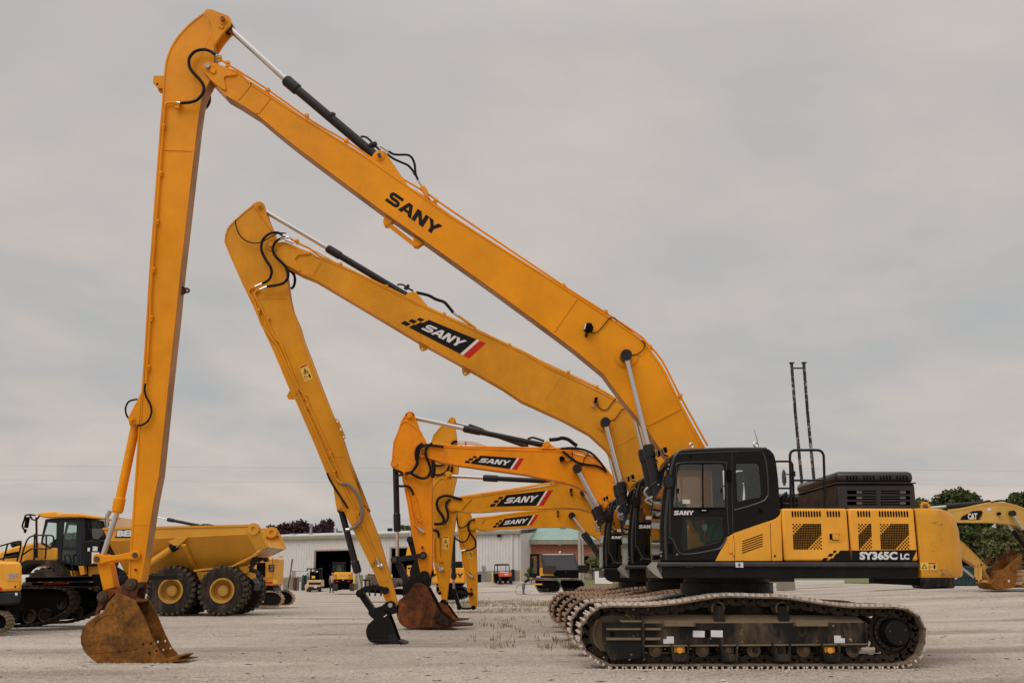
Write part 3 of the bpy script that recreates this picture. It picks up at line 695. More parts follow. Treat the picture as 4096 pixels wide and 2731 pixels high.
    sticker2 = zR((1303, 1299), (1446, 1297), (1447, 1226), (1300, 1226))
    A = MB(); put(A, [([(0, 0), (1, 0), (1, 1), (0, 1)], [])], sticker2, 15.098); T.part('warning_sticker', A, M['decalyellow'], cw, off=True)
    A = MB(); put(A, [([(.08, .2), (.42, .2), (.25, .8)], [[(.14, .26), (.36, .26), (.25, .66)]]), ([(.53, .15), (.62, .15), (.62, .6), (.53, .6)], [[(.55, .2), (.6, .2), (.6, .55), (.55, .55)]]),
                 ([(.66, .38), (.8, .38), (.8, .42), (.66, .42)], []), ([(.84, .15), (.92, .15), (.95, .55), (.88, .72), (.81, .55)], [])], sticker2, 15.094, .002); T.part('warning_symbol', A, M['decalblack'], cw, off=True)
    A = MB(); put(A, [([(.5, .78), (.96, .78), (.96, .95), (.5, .95)], [])], sticker2, 15.094, .002); T.part('red_bar', A, M['red'], cw, off=True)
    Sc = MB(); rs = random.Random(3)
    for (x0, x1, y0, y1, n, sl) in ((1370, 1560, 1288, 1318, 34, .08), (1395, 1440, 862, 872, 6, .3), (1440, 1500, 874, 898, 5, .35), (1455, 1520, 760, 772, 5, .1), (1460, 1560, 1330, 1345, 8, .0), (1390, 1500, 1020, 1200, 9, .3)):
        for k in range(n):
            x = rs.uniform(x0, x1); y = rs.uniform(y0, y1); l = rs.uniform(6, 40); h = rs.uniform(1.2, 4.5)
            Sc.px(zR((x, y), (x + l * .5, y + l * sl * .5 - h * .3), (x + l, y + l * sl), (x + l * .55, y + h + l * sl * .5)), 15.0955, 15.0985, Yr=15.1)
    T.part('scuff_marks', Sc, paint('scraped_metal', (.42, .33, .26), .6, var=.3, fleck=(.08, .04, .02), fthr=.5, fscale=30), cw, off=True)
    # black engine cover on top
    xa = X2((3350, 1990), 15.35)[0]; xb = X2((3664, 1990), 15.35)[0]
    za, zl, zc, = ztop - .02, X2((3500, 1934), 15.35)[1], X2((3500, 1884), 15.35)[1]
    E = MB(); E.box((xa, 15.35, za), (xb, 17.5, zl)); cvm = paint('engine_cover_paint', (.02, .017, .018), .33, dirt=(.06, .042, .034), damt=.5, spec=.5); ec = T.part('engine_cover', E, cvm, off=True, bevel=.03)
    E = MB(); E.box((xa - .01, 15.33, zl + .012), (xb - .01, 17.52, zc)); T.part('cover_lid', E, cvm, ec, off=True, bevel=.07)
    E = MB(); E.box((xa - .03, 15.31, zl), (xb + .01, 17.54, zl + .018)); T.part('cover_rim', E, cvm, ec, off=True, bevel=.006)
    E = MB()
    for x0 in (637, 787, 936, 1083):
        for i in range(4):
            p = g(zR((x0 + i * 28, 452), (x0 + i * 28 + 15, 452), (x0 + i * 28 + 22, 488), (x0 + i * 28 + 7, 488)), 15.33); E.ext(p, 15.327, 15.335)
    for y in (600, 650, 698):
        for x0, x1 in ((648, 905), (950, 1208)):
            p0, p1 = g(zR((x0, y + 11), (x1, y - 11)), 15.35); E.ext(rrect(p0[0], p0[1], p1[0], p1[1], .045, 3), 15.345, 15.352)
    T.part('cover_vents', E, M['matte'], ec, off=True)
    E = MB()
    for y in (600, 650, 698):
        for x0, x1 in ((730, 778), (1118, 1170)): E.px(zR((x0, y + 10), (x1, y + 10), (x1, y - 10), (x0, y - 10)), 15.338, 15.344, Yr=15.35)
        for k in (-4, 3): E.px(zR((780, y + k + 2), (905, y + k + 2), (905, y + k), (780, y + k)), 15.338, 15.344, Yr=15.35); E.px(zR((950, y + k + 2), (1116, y + k + 2), (1116, y + k), (950, y + k)), 15.338, 15.344, Yr=15.35)
    T.part('inner_duct', E, plain('brown_grey_metal', (.13, .11, .1), .6), ec, off=True)
    E = MB(); E.box((X2((3125, 2020), 15.7)[0], 15.7, ztop - .02), (X2((3190, 2020), 15.7)[0], 17.3, ztop + .12)); E.px(zR((50, 640), (112, 588), (118, 640), (70, 700), (48, 700)), 15.6, 15.75)
    T.part('deck_box', E, M['black'], off=True, bevel=.02)
    # handrail
    def rail(pts, Y, r=.018): return [(x, Y, z) for x, z in smooth(g(pts, Y), 3)]
    Hd = MB()
    Hd.tube([(x, 15.2, z) for x, z in smooth(g(zR((143, 745), (138, 450), (134, 290), (136, 262), (145, 240), (163, 228), (190, 223), (280, 223), (375, 223), (402, 228), (422, 242), (433, 264), (437, 300), (443, 500), (448, 745)), 15.2), 3)], .02, 8)
    Hd.tube([(x, 15.2, z) for x, z in g(zR((140, 494), (440, 494)), 15.2)], .016, 8)
    Hd.tube([(x, 15.2, z) for x, z in g(zR((10, 324), (130, 324)), 15.2)], .016, 8); Hd.tube([(x, 15.2, z) for x, z in g(zR((30, 565), (150, 565)), 15.2)], .014, 8)
    Hd.tube([(x, 15.6, z) for x, z in g(zR((170, 745), (160, 440), (155, 350), (135, 320)), 15.6)], .02, 8)
    hr = T.part('handrail', Hd, M['black'], off=True)
    Mi = MB(); x, z = X2(zR((86, 470))[0], 15.3); Mi.lathe([(0, .03), (.12, 0), (.125, -.01), (0, -.012)], (x, 15.3, z), 'X', 24)
    mm = T.part('rear_view_mirror', Mi, M['mirror'], off=True)
    Mi = MB(); Mi.cyl((x + .03, 15.3, z + .05), (x + .15, 15.3, z + .05), .01, seg=6); Mi.cyl((x + .14, 15.3, z + .02), (x + .14, 15.3, z + .1), .03, seg=10); T.part('mirror_arm', Mi, M['black'], mm, off=True)
# ------------------------------------------------------------------ arms
def boxarm(T, name, pts, Y0, Y1, mat, parent=None, t=.028):
    xz = [X2(p, Y0) for p in pts]; B = MB(); B.ext(xz, Y0 + .012, Y1 - .012)
    o = T.part(name, B, mat, parent)
    F = MB(); oo = inset(xz, -.005)
    F.ring(oo, t, Y0, Y0 + .03); F.ring(oo, t, Y1 - .03, Y1)
    T.part('edge_flange', F, mat, o)
    return o
def strip(T, par, a, b, w, Y, mat, t=.006, name='weld_strip'):
    S = MB(); S.ext(ribbon([X2(a, Y), X2(b, Y)], w), Y - t, Y + .001); T.part(name, S, mat, par)
def tubepx(T, name, pts, Y, r, mat, par=None, k=5, Yr=None, seg=8, sm=True):
    Yr = Yr or Y; B = MB(); xz = [X2(p, Yr) for p in pts]
    if sm: xz = smooth(xz, k)
    B.tube([(x, Y, z) for x, z in xz], r, seg); return T.part(name, B, mat, par)
def clamps(T, pts, Y, par, mat, sz=.035):
    for p in pts:
        B = MB(); x, z = X2(p, Y); B.box((x - sz, Y - sz * .9, z - sz * .7), (x + sz, Y + sz * .9, z + sz * .7)); B.box((x - sz * .8, Y - sz * .5, z - sz * 2.2), (x + sz * .8, Y + sz * .5, z - sz * .7)); T.part('pipe_clamp', B, mat, par)
def hyd(T, rod_pin, collar, end, Y, Yr, wr, wb, lc=.25, barrel='cylblack', eye='cylblack', wc=1.3):
    """photo points: rod eye, collar front, barrel end; widths in photo pixels"""
    a = X2(rod_pin, Yr); c = X2(collar, Yr); e = X2(end, Yr); m = mpp(collar, Yr)
    V = lambda p: Vector((p[0], Y, p[1])); A, C, E = V(a), V(c), V(e); d = (E - C).normalized()
    B = MB(); rb = wb / 2 * m; B.cyl(C + d * lc, E, rb, seg=20); B.cyl(C, C + d * lc, rb * wc, seg=20); B.cyl(C - d * .03, C, rb * wc * .85, seg=20); B.cyl(C + d * lc, C + d * (lc + .03), rb * wc * .98, rb, seg=20)
    h = T.part('hydraulic_cylinder', B, M[barrel])
    Rr = MB(); Rr.cyl(A, C, wr / 2 * m, seg=16); T.part('piston_rod', Rr, M['steelcyl'], h)
    P = MB(); P.cyl(A - Vector((0, rb * 1.1, 0)), A + Vector((0, rb * 1.1, 0)), rb * 1.15, seg=16); P.cyl(E - Vector((0, rb * 1.1, 0)), E + Vector((0, rb * 1.1, 0)), rb * 1.15, seg=16)
    T.part('cylinder_eye', P, M[eye], h)
    return h
def boss(T, par, p, Y, rings, mat, capr=None, capmat=None, name='pin_boss'):
    B = MB(); x, z = X2(p, Y); h = 0
    for r in rings: B.cyl((x, Y + .01, z), (x, Y - h - .012, z), r, seg=26); h += .012
    T.part(name, B, mat, par)
    if capr:
        B = MB(); B.cyl((x, Y, z), (x, Y - h - .05, z), capr, seg=18); T.part('pin_cap', B, capmat or mat, par)
def bucket(T, out, mi, mj, Yn, Yf, mat, teeth=5, tl=.22, lipdir=None, t=.03, parent=None, holes=()):
    """out: side outline; mouth runs from index mi to mj (open edge)"""
    xz = [X2(p, Yn) for p in out]; n = len(xz)
    B = MB(); B.ext(xz, Yn, Yn + t); B.ext(xz, Yf - t, Yf, [circ(*X2(p, Yf - t), .02, 10) for p in holes])
    path = []; i = mi
    while True:
        path.append(xz[i % n])
        if i % n == mj: break
        i += 1
    s = 1 if area(xz) > 0 else -1
    o = list(path)
    rb = ribbon(o, t, s)
    k = len(o)
    for q in range(k - 1): B.ext([rb[q], rb[q + 1], rb[2 * k - 2 - q], rb[2 * k - 1 - q]], Yn + t, Yf - t)
    B.fix = True
    b = T.part('bucket', B, mat, parent)
    lip = Vector((xz[mj][0], 0, xz[mj][1]))
    for q in range(teeth):
        y = Yn + (Yf - Yn) * (q + .5) / teeth; w = (Yf - Yn) / teeth * .30
        d = Vector((lipdir[0], 0, lipdir[1])).normalized(); nn = Vector((-d.z, 0, d.x))
        D = MB(); p0 = lip - d * .1
        D.add([p0 + nn * .05 + Vector((0, y - w, 0)), p0 + nn * .05 + Vector((0, y + w, 0)), p0 - nn * .02 + Vector((0, y - w, 0)), p0 - nn * .02 + Vector((0, y + w, 0)),
               lip + d * tl + nn * .006 + Vector((0, y - w * .6, 0)), lip + d * tl + nn * .006 + Vector((0, y + w * .6, 0)), lip + d * tl - nn * .008 + Vector((0, y - w * .6, 0)), lip + d * tl - nn * .008 + Vector((0, y + w * .6, 0))],
              [(0, 1, 5, 4), (2, 6, 7, 3), (0, 4, 6, 2), (1, 3, 7, 5), (4, 5, 7, 6), (0, 2, 3, 1)]); D.fix = True
        T.part('tooth', D, mat, b)
    return b
def plate(T, name, pts, Y0, Y1, mat, par=None, bevel=.006, Yr=None):
    B = MB(); B.px(pts, Y0, Y1, Yr=Yr); return T.part(name, B, mat, par, bevel=bevel)
def link(T, name, a, b, wpx, Y0, Y1, mat, ra=None, rb=None, Yr=None, pinmat=None, mid=None):
    Yr = Yr or Y0; A = X2(a, Yr); Bq = X2(b, Yr); m = mpp(a, Yr); B = MB()
    pts = [A, Bq] if not mid else smooth([A] + [X2(q, Yr) for q in mid] + [Bq], 5)
    B.ext(ribbon(pts, wpx * m), Y0, Y1)
    for p, r in ((A, ra), (Bq, rb)):
        if r: B.cyl((p[0], Y0 - .012, p[1]), (p[0], Y1 + .012, p[1]), r * m, seg=20)
    o = T.part(name, B, mat)
    for p, r in ((A, ra), (Bq, rb)):
        if r: Q = MB(); Q.cyl((p[0], Y0 - .05, p[1]), (p[0], Y1 + .05, p[1]), r * m * .6, seg=16); T.part('pin', Q, pinmat or M['pin'], o)
    return o
# ================================================================== the row of excavators
GRP = 'excavators parked in a row'
e1 = Thing('excavator', UC_LOC, 'nearest excavator, towering long boom with plain black lettering, rusty bucket on the gravel', 'excavator', GRP)
undercarriage(e1); upper(e1)
BODY = list(e1.o.children)
def copy_tree(o, par, sub=None):
    c = o.copy(); COL.objects.link(c); c.parent = par
    if sub:
        for k, v in sub.items():
            if c.name.startswith(k) and len(c.material_slots): c.material_slots[0].link = 'OBJECT'; c.material_slots[0].material = v
    for ch in list(o.children): copy_tree(ch, c, sub)
    return c
def copy_body(T, sub=None, sill=True):
    for o in BODY: copy_tree(o, T.o, sub)
    if not sill:
        for o in list(T.o.children_recursive):
            if o.name.startswith('corner_plate') or o.name.startswith('side_sill'): bpy.data.objects.remove(o)
        B = MB(); x0, z1_ = X2((2652, 2250), 15.15); z0 = X2((2640, 2306), 15.15)[1] - .12
        B.ext([(x0, z1_), (x0, z0 + .16), (x0 + .05, z0 + .05), (x0 + .16, z0), (x0 + 4.6, z0), (x0 + 4.6, z1_)][::-1], 15.13, 15.3)
        T.off = T.loc - UC_LOC; T.part('side_skirt', B, M['black'], off=True, bevel=.02)
def exc(label, off):
    t = Thing('excavator', UC_LOC + Vector(off), label, 'excavator', GRP); return t
# ---------------- E1
YB0, YB1, YS0, YS1 = 16.17, 16.53, 16.2, 16.5
m1 = M['boom1']
boom_top = zA((835, 800), (860, 785), (890, 781), (1000, 800), (1050, 828), (1230, 885), (1320, 945), (1420, 1045), (1670, 1210), (2090, 1480)) + zB((800, 830), (1180, 1098), (1568, 1368)) + zG((0, 30), (480, 340), (800, 556), (870, 625), (1000, 810), (1170, 1150), (1380, 1568)) + [(2868, 1915), (2885, 2010), (2870, 2100)]
boom_bot = [(2790, 2130), (2742, 2050)] + zG((1130, 1720), (1000, 1568), (930, 1470), (870, 1370), (800, 1290), (650, 1110), (560, 990), (480, 880), (360, 780), (200, 650), (0, 500)) + [(1968, 1153)] + zB((1300, 1563), (940, 1310), (520, 1000), (200, 760), (0, 600)) + zA((1510, 1440), (1250, 1275), (1100, 1190), (960, 1045), (840, 910), (812, 850))
boom = boxarm(e1, 'boom', boom_top + boom_bot, YB0, YB1, m1)
BF = YB0 + .012
for a, b in ((zG((240, 208))[0], zG((32, 508))[0]), (zG((1172, 1192))[0], zG((876, 1345))[0]), (zA((1430, 1052))[0], zA((1262, 1255))[0]), (zA((1668, 1225))[0], zA((1505, 1435))[0])):
    strip(e1, boom, a, b, .03, BF, m1, .012)
L = MB(); ps, w = word(); put(L, ps, zB((985, 1238), (1445, 1561), (1503, 1468), (1045, 1147)), BF, sx=1 / w); e1.part('lettering', L, M['decalblack'], boom)
plate(e1, 'reinforcing_plate', zA((835, 800), (870, 783), (905, 783), (1040, 830), (1150, 885), (1250, 930), (1245, 948), (1110, 962), (1085, 985), (1115, 1118), (1100, 1136), (1070, 1128), (940, 1030), (835, 905), (812, 850)), YB0 - .02, YB0 + .02, m1, boom, Yr=YB0)
boss(e1, boom, zA((888, 842))[0], YB0 - .02, (.085,), m1, .048, M['grey'])
plate(e1, 'pin_lock', zA((925, 830), (960, 870), (985, 870), (960, 925), (930, 915), (900, 890)), YB0 - .05, YB0 - .01, m1, boom)
pc = zG((680, 722))[0]
boss(e1, boom, pc, BF, (.21, .19, .10), m1, .08, M['black'])
tubepx(e1, 'pipe', zA((1030, 722), (1110, 780), (1630, 1110), (2195, 1510)) + zB((660, 708), (1040, 968), (1370, 1168)) + [(1800, 834)] + zG((0, 4), (130, 93), (500, 328), (800, 528), (870, 600), (1010, 760), (1170, 1075), (1420, 1525)), YB0 + .06, .018, m1, boom, k=3, Yr=YB0)
tubepx(e1, 'pipe', zA((1060, 740), (1130, 795), (1640, 1120)) + zB((300, 490), (660, 718), (1040, 978), (1370, 1180)) + [(1800, 842)] + zG((0, 14), (500, 340), (800, 540), (1010, 772), (1170, 1090), (1410, 1530)), YB1 - .1, .018, m1, boom, k=3, Yr=YB0)
clamps(e1, zA((1132, 790), (1635, 1130)) + zB((285, 478), (638, 702), (1035, 968), (1437, 1235)) + zG((122, 92), (498, 328), (895, 640), (1167, 1080)), YB0 + .06, boom, m1)
clamps(e1, zA((1028, 722)), YB0 + .06, boom, M['cw'], .04)
plate(e1, 'cylinder_yoke', zB((795, 835), (865, 850), (880, 820), (905, 795), (940, 786), (985, 800), (1015, 835), (1040, 880), (1190, 1100), (1180, 1108)), YB0 + .03, YB0 + .09, m1, boom)
plate(e1, 'cylinder_yoke', zB((795, 835), (865, 850), (880, 820), (905, 795), (940, 786), (985, 800), (1015, 835), (1040, 880), (1190, 1100), (1180, 1108)), YB1 - .09, YB1 - .03, m1, boom, Yr=YB0)
boss(e1, boom, zB((938, 842))[0], YB0 + .03, (.085, .06), m1, .035, M['pin'])
lk = zB((960, 1415), (985, 1345), (1050, 1390)); plate(e1, 'lug', zB((975, 1350), (1050, 1400), (1010, 1440), (975, 1440), (960, 1410)), YB0 + .1, YB1 - .1, m1, boom, Yr=YB0)
plate(e1, 'lug', [(1652, 935), (1690, 962), (1668, 978), (1650, 975)], YB0 + .1, YB1 - .1, m1, boom, Yr=YB0)
B = MB(); B.ext(ribbon([X2(p, YB0) for p in (zB((1000, 1420))[0], (1652, 966))], .07), YB0 + .12, YB0 + .16); e1.part('stay_bar', B, m1, boom)
B = MB(); B.px(zG((318, 432), (350, 425), (372, 430), (392, 470), (385, 490), (350, 510), (322, 500), (303, 485)), BF - .12, BF - .02); lp = e1.part('work_light', B, M['matte'], boom, bevel=.008)
B = MB(); B.px(zG((303, 480), (318, 432), (326, 436), (312, 488)), BF - .125, BF - .119); e1.part('lamp_lens', B, M['white'], lp)
B = MB(); B.cy(zG((325, 538))[0], 6, BF - .06, BF); B.px(zG((330, 505), (345, 508), (335, 540), (320, 535)), BF - .05, BF - .03); e1.part('lamp_bracket', B, M['black'], lp)
tubepx(e1, 'cable', zG((365, 508), (395, 520), (440, 495), (490, 440), (530, 390), (575, 382), (600, 415)), BF - .02, .008, M['rubber'], boom)
tubepx(e1, 'cable', zG((590, 405), (690, 475), (760, 530), (820, 580)), BF - .005, .006, M['rubber'], boom)
tubepx(e1, 'cable', zG((735, 718), (790, 705), (835, 665), (852, 620), (835, 595), (820, 582)), BF - .03, .008, M['rubber'], boom)
# lift cylinders either side of the boom
for yy in (YB0 - .13, YB1 + .13):
    hyd(e1, pc, zG((880, 1535))[0], (2678, 2190), yy, YB0 - .13, 20, 40, .16, wc=1.18)
# stick cylinder
hyd(e1, zA((1105, 280))[0], zA((1845, 955))[0], zB((930, 835))[0], (YB0 + YB1) / 2, YB0, 25, 37, .26, wc=1.28)
for x in (490, 720): pass
B = MB(); yc = (YB0 + YB1) / 2
for p in zB((480, 440), (835, 710)):
    x, z = X2(p, YB0); q = X2((p[0] + 8, p[1] + 6), YB0); B.cyl((x, yc, z), (q[0], yc, q[1]), 21 * mpp(p, YB0), seg=18)
e1.part('cylinder_band', B, M['cylblack'])
tubepx(e1, 'cylinder_pipe', zB((755, 625), (800, 630), (840, 660), (870, 692), (930, 752)), yc, .02, M['cylblack'], Yr=YB0)
plate(e1, 'pipe_bracket', zB((850, 690), (890, 680), (905, 690), (875, 722)), yc - .06, yc + .06, M['cylblack'], Yr=YB0)
B = MB(); a = [W(p, YB0) for p in zB((945, 752), (1020, 800))]; B.tube(a, .022, 8); a = [W(p, YB0) for p in zB((1280, 1055), (1312, 1100))]; B.tube(a, .02, 8); e1.part('hose_fitting', B, M['silver'])
tubepx(e1, 'hose', zB((1010, 790), (1060, 822), (1120, 828), (1190, 830), (1230, 860), (1252, 920), (1260, 1000), (1285, 1060)), YB0 + .02, .021, M['rubber'])
tubepx(e1, 'hose', zB((1005, 820), (1060, 862), (1130, 895), (1190, 922), (1235, 970), (1255, 1010)), YB0 + .1, .021, M['rubber'])
plate(e1, 'hose_flange', zB((1298, 1110), (1340, 1100), (1370, 1150), (1365, 1170), (1390, 1220), (1365, 1215), (1320, 1150)), YB0, YB0 + .12, m1, boom)
# stick
stick_l = zA((834, 170), (815, 172), (700, 258), (630, 318), (560, 392), (500, 462), (450, 535), (410, 610), (380, 685), (357, 760), (345, 830), (330, 980), (315, 1200), (300, 1400), (285, 1568)) + zC((287, 0), (262, 420), (245, 680), (228, 920), (215, 1170), (203, 1200), (180, 1568)) + zF((1405, 0), (1380, 380), (1355, 720), (1343, 930))
stick_r = zF((1350, 960), (1380, 980), (1460, 985), (1475, 960), (1515, 720), (1565, 370), (1600, 150), (1630, 0)) + zC((360, 1568), (430, 900), (500, 260), (525, 0)) + zA((745, 1568), (780, 1330), (800, 1230), (850, 1110), (905, 1005), (948, 940), (952, 700), (953, 590), (940, 400), (880, 250))
stick = boxarm(e1, 'stick', stick_l + stick_r, YS0, YS1, m1)
G_ = MB(); G_.ext(ribbon([X2(p, YS0) for p in stick_r[4:-2]], .012, -1), YS0 + .035, YS1 - .035); e1.part('grimy_edge', G_, M['grime'], stick) if not bpy.data.objects.get('grimy_edge') else None
G_ = MB(); G_.ext(ribbon([X2(p, YB0) for p in boom_bot[1:-3]], .012, 1), YB0 + .035, YB1 - .035); e1.part('grimy_underside', G_, M['grime'], boom) if not bpy.data.objects.get('grimy_underside') else None
plate(e1, 'head_plate', zA((830, 165), (845, 135), (868, 117), (900, 114), (930, 120), (1120, 190), (1152, 212), (1170, 250), (1172, 290), (1155, 325), (1105, 375), (1045, 445), (990, 525), (958, 575), (940, 400), (905, 270)), YS0 - .008, YS0 + .045, m1, stick)
G_ = MB(); G_.ext(ribbon([X2(p, YS0) for p in stick_r[4:-2]], .012, -1), YS0 + .035, YS1 - .035); e1.part('grimy_edge', G_, M['grime'], stick) if not bpy.data.objects.get('grimy_edge') else None
G_ = MB(); G_.ext(ribbon([X2(p, YB0) for p in boom_bot[1:-3]], .012, 1), YB0 + .035, YB1 - .035); e1.part('grimy_underside', G_, M['grime'], boom) if not bpy.data.objects.get('grimy_underside') else None
plate(e1, 'head_plate', zA((830, 165), (845, 135), (868, 117), (900, 114), (930, 120), (1120, 190), (1152, 212), (1170, 250), (1172, 290), (1155, 325), (1105, 375), (1045, 445), (990, 525), (958, 575), (940, 400), (905, 270)), YS1 - .045, YS1 + .008, m1, stick, Yr=YS0)
strip(e1, stick, zA((865, 145))[0], zA((945, 275))[0], .022, YS0 + .004, m1, .014)
boss(e1, stick, zA((1078, 258))[0], YS0 - .008, (.09, .055), m1, .04, M['rust'])
plate(e1, 'pin_lock', zA((1015, 300), (1060, 330), (1090, 330), (1060, 362), (1010, 335)), YS0 - .03, YS0 - .006, m1, stick)
for a, b in ((zA((942, 400))[0], zA((720, 850))[0]), (zA((720, 850))[0], zA((712, 1330))[0])): strip(e1, stick, a, b, .012, YS0 + .012, m1, .004)
for a, b in (((655, 599), (770, 603)),): strip(e1, stick, a, b, .03, YS0 + .012, m1, .012)
strip(e1, stick, zF((1385, 380))[0], zF((1562, 385))[0], .03, YS0 + .012, m1)
plate(e1, 'lug', zA((200, 950), (332, 950), (325, 1110), (250, 1106), (192, 1040)), YS0 + .02, YS0 + .06, m1, stick)
B = MB(); x, z = X2(zA((298, 1132))[0], YS0 + .1); B.ext(circ(x, z, .05, 16), YS0 + .08, YS0 + .14, [circ(x, z, .02, 12)]); e1.part('lifting_ring', B, m1, stick)
B = MB(); x, z = X2(zA((248, 1055))[0], YS0 + .015); B.cyl((x, YS0 + .012, z), (x, YS0 + .03, z), .018); e1.part('lug_hole', B, M['matte'], stick)
B = MB(); x, z = X2(zC((585, 120))[0], YS0 + .15); B.ext(circ(x, z, .045, 16) , YS0 + .13, YS0 + .17, [circ(x, z, .02, 12)]); B.px(zC((540, 85), (575, 100), (575, 140), (540, 155)), YS0 + .135, YS0 + .165); e1.part('lifting_ring', B, M['rustd'], stick)
tubepx(e1, 'hose', zA((985, 698), (930, 655), (870, 630), (800, 626), (720, 650), (665, 705), (645, 760), (650, 830), (680, 890), (720, 935), (780, 1000), (815, 1050), (832, 1100), (825, 1160), (790, 1215), (730, 1265), (640, 1288), (540, 1295)), YS0 - .1, .028, M['rubber'], k=4)
B = MB(); B.tube([W(p, YS0 - .1) for p in zA((960, 680), (1000, 705))], .024, 8); B.tube([W(p, YS0 - .09) for p in zA((495, 1292), (548, 1296))], .024, 8); e1.part('hose_fitting', B, M['silver'])
clamps(e1, zA((505, 1290)), YS0 - .06, stick, m1, .05)
tubepx(e1, 'pipe', zA((500, 1292), (410, 1290), (365, 1300), (342, 1335), (332, 1420), (325, 1568)) + zC((308, 0), (295, 300), (272, 700), (262, 830)), YS0 - .03, .02, m1, stick, k=3)
clamps(e1, [(655, 502), (643, 690), (629, 883), (613, 1075)] + zC((305, 328), (280, 715)), YS0 - .02, stick, m1, .032)
tubepx(e1, 'hose', zC((258, 850), (252, 900), (262, 950), (290, 1000), (305, 1050), (300, 1100), (275, 1145), (240, 1170), (196, 1180)), YS0 - .04, .017, M['rubber'])
tubepx(e1, 'hose', zA((905, 1210), (905, 1270), (880, 1330), (835, 1375)), YS1 + .1, .026, M['rubber'])
tubepx(e1, 'hose', zC((195, 972), (130, 990), (103, 1040), (108, 1090), (125, 1120)), YS1 + .02, .016, M['rubber'])
for yy in (YS0 - .012, YS1 - .03):
    plate(e1, 'cylinder_bracket', zC((228, 915), (190, 990), (130, 1105), (122, 1130), (135, 1158), (160, 1170), (213, 1172)), yy, yy + .042, m1, stick, Yr=YS0)
plate(e1, 'lug', zC((190, 975), (150, 980), (118, 1005), (105, 1060), (140, 1066)), YS1 - .02, YS1 + .02, m1, stick, Yr=YS0)
boss(e1, stick, zC((157, 1133))[0], YS0 - .012, (.05,), m1, .03)
hb = hyd(e1, zF((1025, 745))[0], zF((1190, 240))[0], zC((158, 1150))[0], (YS0 + YS1) / 2, YS0, 21, 37, .2, barrel='boom1', eye='boom1', wc=1.22)
B = MB(); a = W(zF((1197, 200))[0], YS0); B.cyl(Vector((a.x, yc, a.z)), Vector((W(zF((1213, 120))[0], YS0).x, yc, W(zF((1213, 120))[0], YS0).z)), .092, seg=20); e1.part('cylinder_gland', B, m1, hb)
for yy in (YS0 - .045, YS1 + .005):
    plate(e1, 'rocker_link', zF((985, 705), (1015, 690), (1050, 690), (1120, 712), (1250, 698), (1370, 672), (1410, 655), (1460, 662), (1480, 700), (1465, 740), (1430, 756), (1350, 748), (1240, 755), (1130, 778), (1060, 798), (1000, 795), (980, 765)), yy, yy + .04, m1, Yr=YS0, bevel=.01)
for p in (zF((1025, 745))[0], zF((1425, 705))[0]):
    B = MB(); x, z = X2(p, YS0); B.cyl((x, YS0 - .07, z), (x, YS1 + .07, z), .042, seg=18); e1.part('pin', B, M['pin'])
plate(e1, 'bucket_link', zF((1005, 798), (1138, 780), (1192, 1045), (1068, 1082)), YS0 + .03, YS1 - .03, m1, bevel=.02, Yr=YS0)
ear = zF((1300, 1010), (1335, 975), (1385, 945), (1440, 960), (1458, 1010), (1455, 1060), (1440, 1110), (1425, 1185), (1390, 1180), (1215, 1100), (1150, 1170), (1080, 1260), (1000, 1335), (1040, 1220), (1045, 1160), (1040, 1110), (1070, 1080), (1130, 1070), (1210, 1060), (1270, 1030))
for yy in (YS0 - .06, YS1 + .02): plate(e1, 'hitch_plate', ear, yy, yy + .04, M['rustd'], Yr=YS0)
for p, r in ((zF((1385, 1003))[0], .085), (zF((1090, 1135))[0], .08)):
    B = MB(); x, z = X2(p, YS0); B.cyl((x, YS0 - .1, z), (x, YS1 + .1, z), r, seg=22); B.cyl((x, YS0 - .13, z), (x, YS1 + .13, z), r * .55, seg=16); e1.part('pin', B, M['pin'])
boss(e1, stick, zF((1425, 855))[0], YS0 + .012, (.025,), m1, .015, M['rustd'])
bo = zH((500, 945), (345, 878), (270, 970), (230, 1045), (165, 1080), (100, 1125), (60, 1190), (46, 1250), (50, 1300), (70, 1350), (105, 1400), (150, 1440), (200, 1465), (260, 1477), (500, 1476), (700, 1465), (765, 1456), (772, 1440), (745, 1410), (700, 1358), (640, 1240), (575, 1080))
YK0, YK1 = 16.02, 16.66
bk = bucket(e1, bo, 0, 16, YK0, YK1, M['rust'], 5, .3, (1, .10), holes=zH((690, 1287), (752, 1280), (737, 1354), (796, 1342)))
B = MB()
B.ext(ribbon([X2(p, YK0) for p in smooth(zH((150, 1200), (165, 1130), (220, 1075), (300, 1052), (370, 1070), (410, 1120), (470, 1220), (530, 1330)), 4)], .02), YK0 - .012, YK0 + .001)
B.ext(ribbon([X2(p, YK0) for p in zH((105, 1382), (300, 1365), (500, 1345), (530, 1335))], .018), YK0 - .010, YK0 + .001)
e1.part('weld_bead', B, M['rust'], bk)
B = MB()
for p in zH((570, 1306), (636, 1300), (620, 1378), (680, 1363)):
    x, z = X2(p, YK0); B.cyl((x, YK0 - .002, z), (x, YK0 + .01, z), .016, seg=10)
e1.part('bolt_hole', B, M['matte'], bk)
plate(e1, 'cutting_lip', zH((700, 1455), (770, 1425), (850, 1398), (905, 1400), (800, 1470)), YK0 + .03, YK1 - .03, M['rust'], bk)
